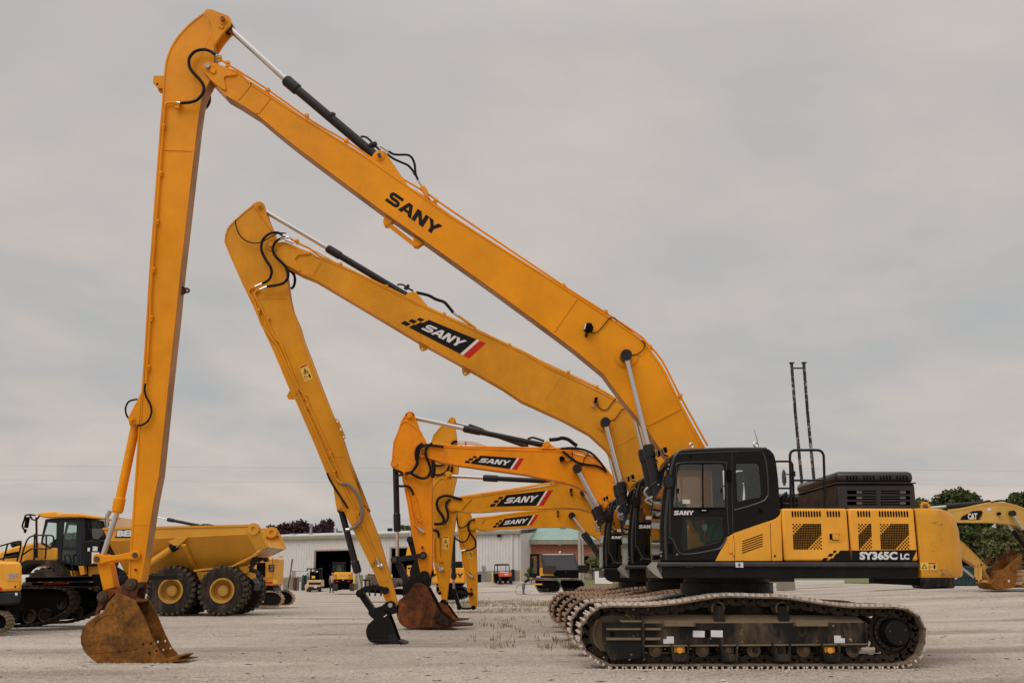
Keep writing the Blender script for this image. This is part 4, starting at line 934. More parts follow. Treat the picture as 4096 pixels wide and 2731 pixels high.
# ---------------- E2
e2 = exc('second long-armed amber excavator with a small black bucket standing on the gravel', (0, 4.25, 0))
copy_body(e2, {'grousers': M['shoe2']})
m2 = M['boom2']; A0, A1 = 20.42, 20.8; S0, S1 = 20.45, 20.75; F2 = A0 + .012
bt = zD((660, 600), (690, 575), (720, 570), (760, 572), (830, 600), (930, 645), (1030, 680), (1080, 715), (1490, 880), (2091, 1188)) + zK((1050, 220), (1600, 480), (2352, 832)) + zG((0, 830), (430, 1030), (640, 1140)) + [(2560, 1660), (2640, 1740), (2700, 1850), (2745, 1980), (2740, 2080), (2680, 2090)]
bb = [(2600, 2060), (2530, 1975)] + z4((1600, 420), (1530, 322), (1420, 222), (1250, 130), (965, 0)) + zK((2000, 1372), (1350, 1000), (680, 635), (0, 228)) + zD((1060, 950), (1000, 925), (920, 895), (780, 820), (690, 740), (650, 690), (645, 640))
boom = boxarm(e2, 'boom', bt + bb, A0, A1, m2)
for a, b in ((zD((1145, 778))[0], zD((1060, 925))[0]), (zG((108, 898))[0], (2180, 1600)), (zG((775, 1440))[0], zG((580, 1540))[0])): strip(e2, boom, a, b, .02, F2, m2)
plate(e2, 'raised_plate', zD((1085, 740), (1135, 765), (1050, 925), (1000, 905)), A0 + .004, F2 + .001, m2, boom)  # thin raised plate in the boom's own paint
banner(e2, boom, zK((403, 362), (1475, 915), (1737, 675), (640, 226)), F2)
plate(e2, 'reinforcing_plate', zD((655, 610), (690, 578), (740, 578), (840, 610), (1025, 685), (1020, 696), (900, 705), (862, 740), (870, 770), (918, 860), (905, 880), (770, 810), (680, 735), (645, 680)), A0 - .02, A0 + .02, m2, boom)
boss(e2, boom, zD((620, 600))[0], S0 - .0, (.13, .08), m2, .05)
plate(e2, 'pin_lock', zD((672, 590), (692, 590), (680, 650), (655, 650)), A0 - .04, A0 - .0, m2, boom)
pc2 = zG((495, 1320))[0]
boss(e2, boom, pc2, F2, (.2, .18, .09), m2, .085, M['black'])
tubepx(e2, 'pipe', zD((815, 530), (900, 580), (1010, 630), (1120, 710), (1350, 812), (1830, 1040), (2091, 1170)) + zK((1050, 210), (1600, 470), (2352, 815)) + zG((0, 815), (430, 1010), (600, 1110)), A0 + .05, .022, m2, boom, k=3, Yr=A0)
tubepx(e2, 'pipe', zD((770, 480), (900, 555), (1100, 660), (1330, 785), (1700, 970), (2000, 1105)) + zK((1050, 175), (1550, 400), (2100, 665)) + zG((0, 785), (430, 985), (580, 1080)), A0 + .2, .01, m2, boom, k=3, Yr=A0)
clamps(e2, zD((885, 560), (1340, 800), (1818, 1030)) + zK((1085, 215), (1560, 440), (2110, 700)) + zG((165, 870), (420, 1000)), A0 + .05, boom, m2)
plate(e2, 'cylinder_yoke', [(1615, 1190), (1630, 1172), (1650, 1165), (1668, 1172), (1710, 1222), (1700, 1228)], A0 + .05, A0 + .1, m2, boom)
plate(e2, 'cylinder_yoke', [(1615, 1190), (1630, 1172), (1650, 1165), (1668, 1172), (1710, 1222), (1700, 1228)], A1 - .1, A1 - .05, m2, boom, Yr=A0)
for q in (zK((685, 640), (825, 720), (800, 760), (735, 780), (705, 765), (688, 730)), zK((1360, 1030), (1500, 1105), (1470, 1140), (1410, 1168), (1380, 1150), (1362, 1110))):
    B = MB(); c = (sum(a for a, b in q[2:]) / 4, sum(b for a, b in q[2:]) / 4 - 3); x, z = X2(c, A0); B.ext([X2(p, A0) for p in q], A0 + .1, A0 + .16, [circ(x, z, .02, 8)]); e2.part('lug', B, m2, boom)
B = MB(); B.px(zG((405, 1090), (428, 1095), (420, 1140), (393, 1138)), F2 - .1, F2 - .02); lp = e2.part('work_light', B, M['matte'], boom)
B = MB(); B.cy(zG((385, 1170))[0], 5, F2 - .06, F2); e2.part('lamp_bracket', B, M['silver'], lp)
tubepx(e2, 'cable', zG((418, 1145), (440, 1185), (480, 1208), (520, 1195), (545, 1160), (590, 1105)), F2 - .02, .009, M['rubber'], boom)
tubepx(e2, 'cable', zG((535, 1305), (575, 1295), (610, 1255), (640, 1210), (675, 1195)), F2 - .03, .009, M['rubber'], boom)
for yy in (A0 - .13, A1 + .13): hyd(e2, pc2, z1((432, 355))[0], (2520, 2150), yy, A0 - .13, 19, 34, .2, wc=1.2)
hyd(e2, zD((490, 195))[0], zD((1195, 612))[0], (1648, 1188), (A0 + A1) / 2, A0, 17, 27, .3, wc=1.25)
yc = (A0 + A1) / 2
tubepx(e2, 'cylinder_pipe', zD((1920, 990), (1980, 990), (2040, 1030), (2091, 1055)) , yc, .02, M['cylblack'], Yr=A0)
plate(e2, 'pipe_bracket', zD((1990, 1030), (2035, 990), (2055, 1000), (2020, 1045)), yc - .06, yc + .06, M['cylblack'], Yr=A0)
tubepx(e2, 'hose', [(1665, 1170)] + zK((830, -75), (960, -10), (1080, 30), (1150, 100), (1230, 200)), A0 + .1, .034, M['rubber'])
B = MB(); B.tube([W(p, A0 + .1) for p in zK((1225, 190), (1300, 250))], .03, 8); e2.part('hose_fitting', B, M['silver'])
tubepx(e2, 'pipe', zK((1310, 250), (1450, 350), (1560, 430)), A0 + .1, .03, m2, boom)
tubepx(e2, 'hose', zD((240, 340), (245, 400), (280, 490), (340, 550), (420, 580), (500, 575), (560, 545), (640, 500), (700, 475), (770, 480)), S0 - .1, .013, M['rubber'])
for q in (zD((735, 500), (690, 475), (630, 472), (570, 500), (525, 550), (510, 620), (520, 680), (560, 760), (600, 820), (618, 880), (600, 950), (560, 985), (520, 1005)),
          zD((770, 520), (710, 535), (655, 575), (630, 640), (650, 705), (700, 760), (760, 820), (790, 880), (785, 950), (740, 1000), (660, 1022), (570, 1035))):
    tubepx(e2, 'hose', q, S0 - .12, .03, M['rubber'], k=4)
tubepx(e2, 'hose', zD((800, 860), (850, 910), (862, 970), (850, 1030), (820, 1060)), S1 + .05, .03, M['rubber'])
B = MB()
for a, b in (((735, 500), (775, 515)), ((700, 540), (800, 520)), ((525, 1005), (445, 1040)), ((570, 1038), (495, 1068)), ((760, 545), (850, 580))): B.tube([W(p, S0 - .12) for p in zD(a, b)], .028, 8)
e2.part('hose_fitting', B, M['silver'])
sl = zD((440, 168), (330, 255), (230, 345), (180, 395), (150, 440), (132, 500), (126, 570), (165, 670), (320, 1020), (400, 1180), (570, 1565)) + zL((40, 0), (100, 130), (230, 440), (270, 510), (440, 900), (530, 1120), (560, 1180), (600, 1270), (640, 1330)) + z3((990, 130), (1090, 330), (1160, 470), (1310, 780), (1420, 1060), (1440, 1090))
sr = z3((1500, 1120), (1530, 1085), (1480, 880), (1420, 680), (1340, 400), (1200, 50)) + zL((880, 1450), (720, 1020), (670, 860), (560, 600), (430, 260), (330, 0)) + zD((900, 1440), (830, 1280), (800, 1150), (770, 930), (740, 800), (700, 640), (640, 480), (570, 310), (545, 215), (520, 170), (480, 155))
stick = boxarm(e2, 'stick', sl + sr, S0, S1, m2)
plate(e2, 'head_plate', zD((415, 175), (455, 150), (490, 145), (530, 160), (548, 195), (560, 270), (632, 468), (600, 430)), S0 - .012, S0 + .03, m2, stick)
boss(e2, stick, zD((490, 195))[0], S0 - .012, (.1, .06), m2, .04)
strip(e2, stick, zD((425, 195))[0], zD((622, 462))[0], .016, S0 + .012, m2)
for a, b in ((zD((440, 1170))[0], zD((795, 1155))[0]), (zL((505, 1000))[0], zL((680, 992))[0]), (z3((1345, 850))[0], z3((1450, 840))[0])): strip(e2, stick, a, b, .02, S0 + .012, m2)
tubepx(e2, 'pipe', zD((440, 1042), (395, 1062), (382, 1110), (440, 1200), (500, 1400), (560, 1500), (640, 1600)) + zL((120, 60), (180, 180), (285, 430), (450, 800), (540, 1010), (590, 1120), (620, 1190), (665, 1218)), S0 - .02, .022, m2, stick, k=3)
tubepx(e2, 'pipe', zD((495, 1068), (450, 1090), (445, 1130), (490, 1220), (570, 1380), (650, 1568)) + zL((150, 50), (210, 200), (290, 400), (355, 490), (400, 600), (560, 950), (680, 1230), (790, 1450)) + z3((1120, 130), (1230, 380), (1330, 610)), S0 - .02, .022, m2, stick, k=3)
clamps(e2, zD((485, 1280), (580, 1370)) + zL((287, 430), (352, 485), (382, 565), (570, 960), (600, 1115), (795, 1460)) + z3((1095, 235), (1278, 640)), S0 - .01, stick, m2)
tubepx(e2, 'hose', zL((665, 1218), (720, 1230), (780, 1290), (820, 1380), (830, 1470), (815, 1540)) + z3((1150, 230), (1090, 285), (1010, 305)), S0 - .06, .03, plain('grey_hose', (.18, .17, .17), .4), k=4)
tubepx(e2, 'hose', zL((540, 1130), (570, 1200), (640, 1310), (715, 1425)), S0 - .04, .02, M['rubber'])
B = MB(); B.tube([W(p, S0 - .04) for p in z3((1325, 610), (1345, 660), (1380, 700))], .035, 8); B.tube([W(p, S0 - .04) for p in z3((1335, 690), (1385, 675))], .03, 8); B.tube([W(p, S0 - .06) for p in z3((1000, 306), (1040, 303))], .034, 8); e2.part('valve_fitting', B, M['silver'], stick)
sticker(e2, stick, zL((353, 370), (423, 342), (373, 213), (304, 243)), S0 + .011)
B = MB(); x, z = X2(zL((219, 487))[0], S0 + .1); B.ext([X2(p, S0 + .1) for p in zL((230, 440), (265, 515), (215, 512), (203, 490), (210, 470))], S0 + .1, S0 + .15); e2.part('lug', B, m2, stick)
B = MB(); q = [X2(p, S0 + .12) for p in zL((572, 625), (605, 680), (632, 680), (690, 820), (690, 840), (668, 855))]; B.ext(q, S0 + .12, S0 + .16, [circ(*X2(p, S0 + .12), .03, 8) for p in zL((625, 696), (650, 764), (675, 829))]); e2.part('lug', B, m2, stick)
for yy in (S0 - .02, S1 - .02): plate(e2, 'cylinder_bracket', zL((595, 1270), (615, 1400), (622, 1430), (650, 1448), (690, 1450), (700, 1470), (650, 1330)), yy, yy + .04, m2, stick, Yr=S0)
boss(e2, stick, zL((645, 1420))[0], S0 - .02, (.06,), m2, .035)
hyd(e2, z3((1150, 970))[0], z3((1112, 745))[0], z3((940, 95))[0], (S0 + S1) / 2, S0, 15, 26, .2, wc=1.3)
h = link(e2, 'rocker_link', z3((1150, 972))[0], z3((1420, 942))[0], 18, S0 - .06, S0 - .02, M['black'], 15, 14, Yr=S0, pinmat=M['black'], mid=z3((1200, 925), (1300, 910), (1370, 920)))
link(e2, 'rocker_link', z3((1150, 972))[0], z3((1420, 942))[0], 18, S1 + .02, S1 + .06, M['black'], 15, 14, Yr=S0, pinmat=M['black'], mid=z3((1200, 925), (1300, 910), (1370, 920)))
link(e2, 'bucket_link', z3((1160, 985))[0], z3((1282, 1168))[0], 24, S0 + .03, S1 - .03, M['black'], None, 18, Yr=S0, pinmat=M['silver'])
for yy in (S0 - .07, S1 + .03): plate(e2, 'hitch_plate', z3((1255, 1140), (1300, 1125), (1380, 1100), (1430, 1060), (1480, 1045), (1520, 1065), (1535, 1110), (1530, 1180), (1490, 1190), (1440, 1160), (1370, 1140), (1340, 1180), (1300, 1240), (1265, 1215), (1242, 1170)), yy, yy + .04, M['black'], Yr=S0)
B = MB(); x, z = X2(z3((1473, 1093))[0], S0); B.cyl((x, S0 - .12, z), (x, S1 + .1, z), .045, seg=16); e2.part('pin', B, M['silver'])
bo = z3((1440, 1188), (1400, 1150), (1365, 1145), (1322, 1165), (1290, 1245), (1230, 1300), (1212, 1355), (1215, 1410), (1235, 1455), (1262, 1482), (1330, 1497), (1450, 1502), (1560, 1503), (1530, 1430), (1480, 1290))
bk = bucket(e2, bo, 0, 12, 20.27, 20.85, M['black'], 0, .1, (1, .3))
B = MB(); B.px(z3((1440, 1415), (1515, 1385), (1555, 1500), (1470, 1500)), 20.258, 20.27); B.px(z3((1250, 1455), (1455, 1455), (1458, 1466), (1256, 1466)), 20.26, 20.27); e2.part('wear_plate', B, M['cylblack'], bk)
B = MB(); B.px(z3((1395, 1215), (1428, 1190), (1434, 1198), (1402, 1222)), 20.25, 20.268); e2.part('white_label', B, M['white'], bk)
a = W(z3((1555, 1480))[0], 20.27); b = W(z3((1608, 1508))[0], 20.27); B = MB()
B.f3([(a.x - .02, 20.27, a.z), (b.x, 20.27, .01), (b.x + .03, 20.85, .01), (a.x - .02, 20.85, a.z + .0)], .03); e2.part('cutting_edge', B, M['cylblack'], bk)
# ---------------- E3
e3 = exc('bright orange excavator with a big rusted bucket set on the gravel', (0, 9.65, 0))
copy_body(e3, {'grousers': M['shoe2']}, False)
m3 = M['boom3']; A0, A1 = 26.05, 26.55; S0, S1 = 26.1, 26.5; F3 = A0 + .012
bt = z4((322, 318), (345, 298), (400, 302), (600, 312), (830, 322), (1040, 330), (1200, 333), (1300, 345), (1400, 375), (1470, 420), (1530, 472), (1600, 560), (1651, 650)) + [(2530, 2060), (2540, 2120), (2490, 2140)]
bb = [(2440, 2090)] + z4((1560, 750), (1500, 692), (1400, 602), (1330, 565), (1250, 540), (1000, 490), (640, 440), (450, 412), (400, 395), (350, 380), (320, 368))
boom = boxarm(e3, 'boom', bt + bb, A0, A1, m3, t=.035)
banner(e3, boom, z4((590, 412), (935, 460), (985, 384), (628, 361)), F3)
for a, b in (((395, 308), (388, 350)), ((1028, 335), (1012, 485)), ((1545, 620), (1460, 665))): strip(e3, boom, z4(a)[0], z4(b)[0], .025, F3, m3)
boss(e3, boom, z4((318, 340))[0], A0 - .0, (.15, .1), m3, .06, M['rust'])
boss(e3, boom, z4((1334, 452))[0], F3, (.21,), m3, .12, M['rustd'])
plate(e3, 'cylinder_yoke', z4((1100, 312), (1112, 285), (1135, 278), (1160, 290), (1200, 318), (1210, 332), (1100, 328)), A0 + .06, A0 + .12, m3, boom)
boss(e3, boom, z4((1135, 296))[0], A0 + .06, (.1,), m3, .07)
for k, (dy, yy) in enumerate(((0, A0 + .03), (8, A0 + .15), (-6, A0 + .3))):
    tubepx(e3, 'pipe', z4((375, 288 + dy), (420, 290 + dy), (500, 300 + dy), (560, 305 + dy), (830, 310 + dy), (1200, 318 + dy), (1320, 328 + dy), (1400, 352 + dy), (1480, 405 + dy), (1540, 468 + dy), (1590, 545 + dy)), yy, .026, m3, boom, k=3, Yr=A0)
clamps(e3, z4((568, 305), (836, 314), (1205, 322), (1400, 352), (1530, 470)), A0 + .03, boom, m3, .04)
for q in (z4((1010, 248), (1040, 238), (1080, 248), (1120, 262)), ): tubepx(e3, 'cylinder_pipe', q, (A0 + A1) / 2, .03, M['cylblack'], Yr=A0)
tubepx(e3, 'hose', z4((1150, 262), (1200, 258), (1240, 250), (1280, 262), (1310, 285), (1335, 302)), A0 + .1, .05, M['rubber'])
tubepx(e3, 'hose', z4((1240, 338), (1270, 360), (1300, 385), (1340, 410), (1400, 425), (1470, 435), (1530, 470)), A0 - .03, .028, M['rubber'])
tubepx(e3, 'hose', z4((1225, 320), (1300, 315), (1370, 325), (1430, 350), (1480, 400), (1520, 455)), A0 - .02, .03, M['rubber'])
tubepx(e3, 'cable', z4((1250, 402), (1275, 408), (1300, 390), (1302, 340)), A0 - .02, .01, M['rubber'], boom)
tubepx(e3, 'cable', z4((1350, 440), (1375, 425), (1380, 390), (1395, 365), (1415, 370)), A0 - .02, .01, M['rubber'], boom)
B = MB(); B.px(z4((1220, 372), (1240, 368), (1256, 385), (1245, 402), (1222, 400)), F3 - .14, F3 - .02); e3.part('work_light', B, M['matte'], boom)
for yy in (A0 - .15, A1 + .15): hyd(e3, z4((1336, 455))[0], z1((290, 500))[0], (2470, 2230), yy, A0 - .15, 20, 30, .3, wc=1.25)
hyd(e3, z4((232, 103))[0], z4((588, 180))[0], z4((1130, 292))[0], (A0 + A1) / 2, A0, 17, 22, .42, wc=1.3)
sl = zS((395, 170), (350, 225), (325, 270), (310, 320), (280, 410), (232, 520), (220, 640), (210, 790), (212, 830), (240, 850), (275, 860), (300, 905)) + z4((180, 510), (215, 690), (240, 860), (295, 1110), (302, 1145), (325, 1165), (355, 1160))
sr = z4((372, 1120), (376, 1000), (372, 780), (372, 600), (374, 470), (374, 380), (360, 330), (340, 285), (318, 235), (300, 208), (285, 175), (270, 130), (262, 100), (250, 86), (230, 82))
stick = boxarm(e3, 'stick', sl + sr, S0, S1, m3, t=.035)
tubepx(e3, 'weld_seam', zS((318, 310), (345, 280), (380, 268), (420, 275), (460, 310), (540, 370), (590, 420)), S0 + .012, .02, m3, stick)
for a, b in ((zS((285, 712))[0], zS((500, 832))[0]), (zS((530, 848))[0], zS((668, 915))[0]), (zQ((382, 150))[0], zQ((600, 260))[0])): strip(e3, stick, a, b, .022, S0 + .012, m3)
boss(e3, stick, z4((230, 103))[0], S0 + .012, (.12, .08), m3, .06)
boss(e3, stick, z4((127, 420))[0], S0 + .012, (.1, .08), m3)
boss(e3, stick, z4((313, 970))[0], S0 + .012, (.05,), m3, .03, M['rustd'])
for q, r in ((zS((600, 540), (540, 585), (515, 640), (515, 710), (530, 790), (500, 850), (450, 905), (380, 915)), .04), (zS((720, 540), (670, 570), (640, 610), (635, 680), (655, 740), (690, 830), (695, 900), (660, 960), (600, 980), (530, 960), (450, 915)), .035),
             (zS((860, 585), (740, 570), (640, 560), (570, 590), (545, 650), (540, 740), (510, 820), (480, 880)), .03), (zS((230, 870), (300, 890), (350, 915)), .03),
             (zS((350, 930), (290, 950), (265, 1000), (275, 1060), (330, 1078), (400, 1075), (450, 1110), (485, 1190)), .03), (zS((725, 760), (740, 860), (735, 920), (712, 970)), .05)):
    tubepx(e3, 'hose', q, S0 - .1, r, M['rubber'], k=4)
for q in (zS((365, 915), (370, 1000), (405, 1070), (420, 1200), (490, 1540)) + zQ((400, 50), (445, 100)), zS((490, 1220), (520, 1400), (545, 1480), (585, 1505)), zS((505, 1220), (540, 1400), (560, 1500), (575, 1530))):
    tubepx(e3, 'pipe', q, S0 - .02, .024, m3, stick)
clamps(e3, zS((370, 915), (405, 1100), (500, 1250), (545, 1468)), S0 - .02, stick, m3, .04)
B = MB(); B.tube([W(p, S0 - .03) for p in zQ((450, 100), (490, 140), (535, 165))], .04, 8); e3.part('valve_fitting', B, M['silver'], stick)
hyd(e3, z4((142, 1050))[0], z4((140, 858))[0], z4((130, 425))[0], (S0 + S1) / 2, S0, 14, 24, -.42, wc=1.18) if False else hyd(e3, z4((142, 1050))[0], z4((141, 858))[0], z4((130, 425))[0], (S0 + S1) / 2, S0, 14, 24, .42, wc=1.22)
for yy in (S0 - .08, S1 + .03):
    link(e3, 'rocker_link', z4((132, 1053))[0], z4((320, 1025))[0], 18, yy, yy + .05, M['dkgrey'], 15, 15, Yr=S0)
link(e3, 'bucket_link', z4((150, 1078))[0], z4((212, 1212))[0], 24, S0 + .03, S1 - .03, M['dkgrey'], None, 14, Yr=S0)
for yy in (S0 - .1, S1 + .04): plate(e3, 'hitch_plate', zQ((245, 870), (290, 835), (370, 780), (430, 750), (490, 720), (545, 695), (600, 715), (618, 770), (605, 900), (560, 900), (430, 850), (370, 900), (320, 980), (250, 1045)), yy, yy + .05, M['black'], Yr=S0)
B = MB(); x, z = X2(zQ((540, 758))[0], S0); B.cyl((x, S0 - .14, z), (x, S1 + .14, z), .13, seg=18); e3.part('pin', B, M['black'])
bo = zQ((570, 915), (480, 850), (420, 850), (370, 905), (320, 980), (250, 1045), (195, 1085), (165, 1140), (150, 1220), (165, 1320), (200, 1400), (250, 1445), (310, 1472), (700, 1468), (900, 1465), (960, 1440), (860, 1340), (745, 1250), (650, 1060))
YK0, YK1 = 25.75, 26.95
bk = bucket(e3, bo, 0, 15, YK0, YK1, M['rustd'], 5, .42, (1, .03))
B = MB(); B.px(zQ((575, 918), (480, 852), (420, 852), (395, 880), (470, 950), (520, 1060), (600, 1260), (640, 1330), (760, 1270)), YK0 - .02, YK0); B.px(zQ((185, 1380), (640, 1340), (700, 1345), (700, 1462), (310, 1468), (245, 1440)), YK0 - .02, YK0); e3.part('wear_plate', B, M['rustd'], bk)
B = MB(); B.px(zQ((660, 1310), (750, 1280), (860, 1345), (870, 1440), (720, 1400)), YK0 - .05, YK0 - .02); e3.part('side_cutter', B, M['rustd'], bk, bevel=.01)
B = MB()
for p in zQ((700, 1310), (735, 1300), (725, 1380), (785, 1370)): B.cy(p, 5, YK0 - .07, YK0 - .05, YK0)
e3.part('bolt', B, M['black'], bk)
# ---------------- E4 (mustard, banner boom just below), E5 (farthest, thin arm), E6 (arm head peeping above)
m4 = M['boom4']
e4 = exc('mustard excavator whose straight bannered boom passes directly under the bright orange boom', (.75, 13.4, .06))
copy_body(e4, {'grousers': M['shoe2']}, False)
A0, A1, S0, S1 = 29.8, 30.3, 29.85, 30.25
bt = z4((478, 690), (490, 660), (520, 652), (600, 642), (900, 600), (1100, 570), (1250, 542)) + [(2330, 1915), (2400, 1940), (2470, 2000), (2540, 2080), (2560, 2150), (2500, 2190)]
bb = [(2440, 2140)] + z4((1500, 782), (1430, 735), (1350, 712), (1250, 708), (1100, 715), (900, 725), (700, 738), (600, 738), (540, 732), (495, 722))
boom = boxarm(e4, 'boom', bt + bb, A0, A1, m4, t=.035)
banner(e4, boom, z4((757, 703), (1112, 694), (1177, 592), (795, 634)), A0 + .012)
boss(e4, boom, z4((515, 697))[0], A0, (.16, .1), m4)
strip(e4, boom, z4((1258, 548))[0], z4((1225, 706))[0], .025, A0 + .012, m4)
plate(e4, 'reinforcing_plate', z4((480, 692), (495, 662), (560, 655), (640, 650), (600, 690), (570, 733), (495, 722)), A0 - .015, A0 + .02, m4, boom)
for dy, yy in ((0, A0 + .04), (-8, A0 + .2)): tubepx(e4, 'pipe', z4((560, 642 + dy), (600, 636 + dy), (900, 592 + dy), (1150, 550 + dy), (1250, 538 + dy)), yy, .024, m4, boom, Yr=A0)
clamps(e4, z4((700, 622), (930, 590), (1165, 545)), A0 + .04, boom, m4, .04)
B = MB(); B.px(z4((1288, 582), (1305, 582), (1300, 610), (1290, 612)), A0 - .1, A0 - .01); B.cy(z4((1298, 624))[0], 4, A0 - .06, A0); e4.part('work_light', B, M['matte'], boom)
boss(e4, boom, z4((1375, 610))[0], A0 + .01, (.2,), m4, .1, M['black'])
for yy in (A0 - .14, A1 + .14): hyd(e4, z4((1375, 610))[0], z4((1450, 700))[0], (2520, 2230), yy, A0 - .14, 14, 22, .25)
hyd(e4, z4((483, 495))[0], z4((718, 508))[0], z4((1200, 532))[0], (A0 + A1) / 2, A0, 14, 20, .4, wc=1.35)
sl = z4((455, 500), (430, 515), (400, 550), (380, 590), (360, 680), (365, 780), (375, 900), (385, 1050), (415, 1200), (445, 1330), (452, 1350))
sr = z4((468, 1345), (490, 1150), (515, 900), (535, 760), (540, 735), (520, 650), (500, 560), (500, 490), (485, 478), (465, 485))
stick = boxarm(e4, 'stick', sl + sr, S0, S1, m4, t=.035)
tubepx(e4, 'weld_seam', zS((712, 1120), (760, 1040), (800, 990), (840, 978), (885, 990), (930, 1060), (975, 1150)), S0 + .012, .024, m4, stick)
boss(e4, stick, z4((483, 495))[0], S0 + .012, (.12, .08), m4, .05)
strip(e4, stick, zQ((800, 65))[0], zQ((910, 95))[0], .02, S0 + .012, m4); strip(e4, stick, zQ((665, 885))[0], zQ((800, 912))[0], .02, S0 + .012, m4)
sticker(e4, stick, zQ((780, 385), (870, 392), (876, 218), (786, 214)), S0 + .011)
boss(e4, stick, zQ((742, 990))[0], S0 + .012, (.06,), m4, .04, M['matte'])
for q, r in ((zS((1090, 1240), (1000, 1220), (920, 1198), (860, 1200), (800, 1230), (775, 1290), (790, 1370), (840, 1440), (865, 1500), (830, 1545), (740, 1550)), .04), (zS((940, 1235), (895, 1290), (895, 1350), (915, 1430), (905, 1500), (860, 1545), (760, 1555)), .035),
             (zQ((655, 140), (700, 150), (730, 190), (735, 240)), .03), (zQ((655, 130), (710, 140), (745, 200)), .03)): tubepx(e4, 'hose', q, S0 - .1, r, M['rubber'], k=4)
for q in (zQ((670, 240), (668, 400), (680, 580), (720, 610)), zQ((722, 240), (725, 480), (740, 540), (770, 570)), zQ((738, 240), (740, 480), (760, 530), (785, 560))): tubepx(e4, 'pipe', q, S0 - .02, .025, m4, stick)
B = MB(); B.tube([W(p, S0 - .04) for p in zQ((715, 620), (750, 655), (785, 685))], .055, 8); B.tube([W(p, S0 - .04) for p in zQ((745, 685), (790, 655))], .04, 8); e4.part('valve_fitting', B, M['silver'], stick)
bo = [(1790, 2418), (1760, 2405), (1735, 2425), (1725, 2450), (1735, 2472), (1760, 2480), (1800, 2480), (1832, 2476), (1815, 2455)]
bk = bucket(e4, [(a, b + 4) for a, b in bo], 0, 7, 29.6, 30.6, M['rustd'], 5, .3, (1, .08))
for yy in (S0 - .06, S1 + .02): plate(e4, 'hitch_plate', [(1755, 2410), (1768, 2395), (1785, 2398), (1792, 2425), (1770, 2425)], yy, yy + .04, M['black'], Yr=S0)
# E5
e5 = exc('farthest mustard excavator, its stick ending in a bare black hitch without bucket', (1.6, 22.4, .05))
copy_body(e5, {'grousers': M['shoe2']}, False)
A0, A1, S0, S1 = 38.8, 39.3, 38.85, 39.25
bt = z5((-20, 150), (-20, 110), (5, 85), (40, 78), (100, 80), (180, 72), (300, 45), (420, 20)) + z4((1100, 727), (1250, 712), (1350, 716), (1430, 745), (1500, 800)) + [(2470, 2130), (2540, 2200), (2570, 2270), (2520, 2300)]
bb = [(2470, 2260)] + z4((1500, 935), (1440, 893), (1370, 860), (1300, 842), (1250, 836), (1100, 838), (800, 852), (730, 862), (690, 860), (650, 848))
boom = boxarm(e5, 'boom', bt + bb, A0, A1, m4, t=.035)
banner(e5, boom, z5((245, 207), (795, 172), (890, 22), (300, 96)), A0 + .012)
boss(e5, boom, z4((643, 830))[0], A0, (.15, .1), m4)
plate(e5, 'reinforcing_plate', z5((0, 100), (60, 90), (140, 95), (95, 140), (95, 175), (160, 240), (60, 235), (-10, 190)), A0 - .015, A0 + .02, m4, boom)
boss(e5, boom, z4((1300, 762))[0], A0 + .01, (.2,), m4, .13, M['black'])
strip(e5, boom, z4((1490, 825))[0], z4((1452, 868))[0], .02, A0 + .012, m4)
for dy, yy in ((0, A0 + .04), (-5, A0 + .2)): tubepx(e5, 'pipe', z4((640, 790 + dy), (670, 778 + dy), (760, 770 + dy), (980, 738 + dy), (1100, 724 + dy), (1250, 704 + dy)), yy, .024, m4, boom, Yr=A0)
B = MB(); B.px(z4((1203, 728), (1213, 728), (1211, 752), (1204, 752)), A0 - .1, A0 - .01); B.cy(z4((1208, 764))[0], 3.5, A0 - .06, A0); e5.part('work_light', B, M['matte'], boom)
for yy in (A0 - .14, A1 + .14): hyd(e5, z4((1300, 762))[0], z4((1385, 878))[0], (2450, 2290), yy, A0 - .14, 10, 18, .35)
sl = z4((560, 690), (545, 730), (538, 760), (545, 850), (560, 960), (585, 1080), (605, 1210), (625, 1340), (640, 1378))
sr = z4((668, 1378), (675, 1340), (673, 1100), (668, 900), (664, 860), (645, 790), (625, 730), (610, 690), (585, 675))
stick = boxarm(e5, 'stick', sl + sr, S0, S1, m4, t=.035)
sticker(e5, stick, zQ((1137, 518), (1204, 512), (1194, 395), (1127, 408)), S0 + .011)
for q, r in ((z4((660, 785), (625, 800), (615, 840), (630, 880), (660, 920), (665, 960), (640, 985), (600, 992)), .035), (z4((625, 880), (605, 925), (570, 935), (530, 912)), .03), (z4((620, 800), (600, 830), (565, 842), (545, 815), (540, 750)), .025)): tubepx(e5, 'hose', q, S0 - .1, r, M['rubber'], k=4)
for q in (zQ((1045, 430), (1060, 560), (1095, 690), (1140, 740)), zQ((1000, 100), (1110, 560), (1130, 660), (1200, 740))): tubepx(e5, 'pipe', q, S0 - .02, .025, m4, stick)
B = MB(); B.tube([W(p, S0 - .04) for p in zQ((1135, 735), (1165, 755), (1195, 775))], .06, 8); e5.part('valve_fitting', B, M['silver'], stick); B = MB(); B.tube([W(p, S0 - .04) for p in zQ((1030, 418), (1100, 405))], .03, 8); e5.part('hose_fitting', B, M['silver'], stick)
strip(e5, stick, zQ((1100, 795))[0], zQ((1235, 862))[0], .02, S0 + .012, m4)
boss(e5, stick, zQ((1175, 938))[0], S0 + .012, (.06,), m4, .04, M['matte'])
hyd(e5, z4((520, 1258))[0], z4((517, 1178))[0], z4((516, 905))[0], (S0 + S1) / 2, S0, 9, 16, .6, wc=1.15)
link(e5, 'rocker_link', z4((520, 1260))[0], z4((637, 1279))[0], 10, S0 - .1, S0 - .04, M['black'], 8, 8, Yr=S0, pinmat=M['black'])
link(e5, 'bucket_link', z4((522, 1268))[0], z4((556, 1368))[0], 14, S0 + .05, S1 - .05, M['black'], None, 10, Yr=S0)
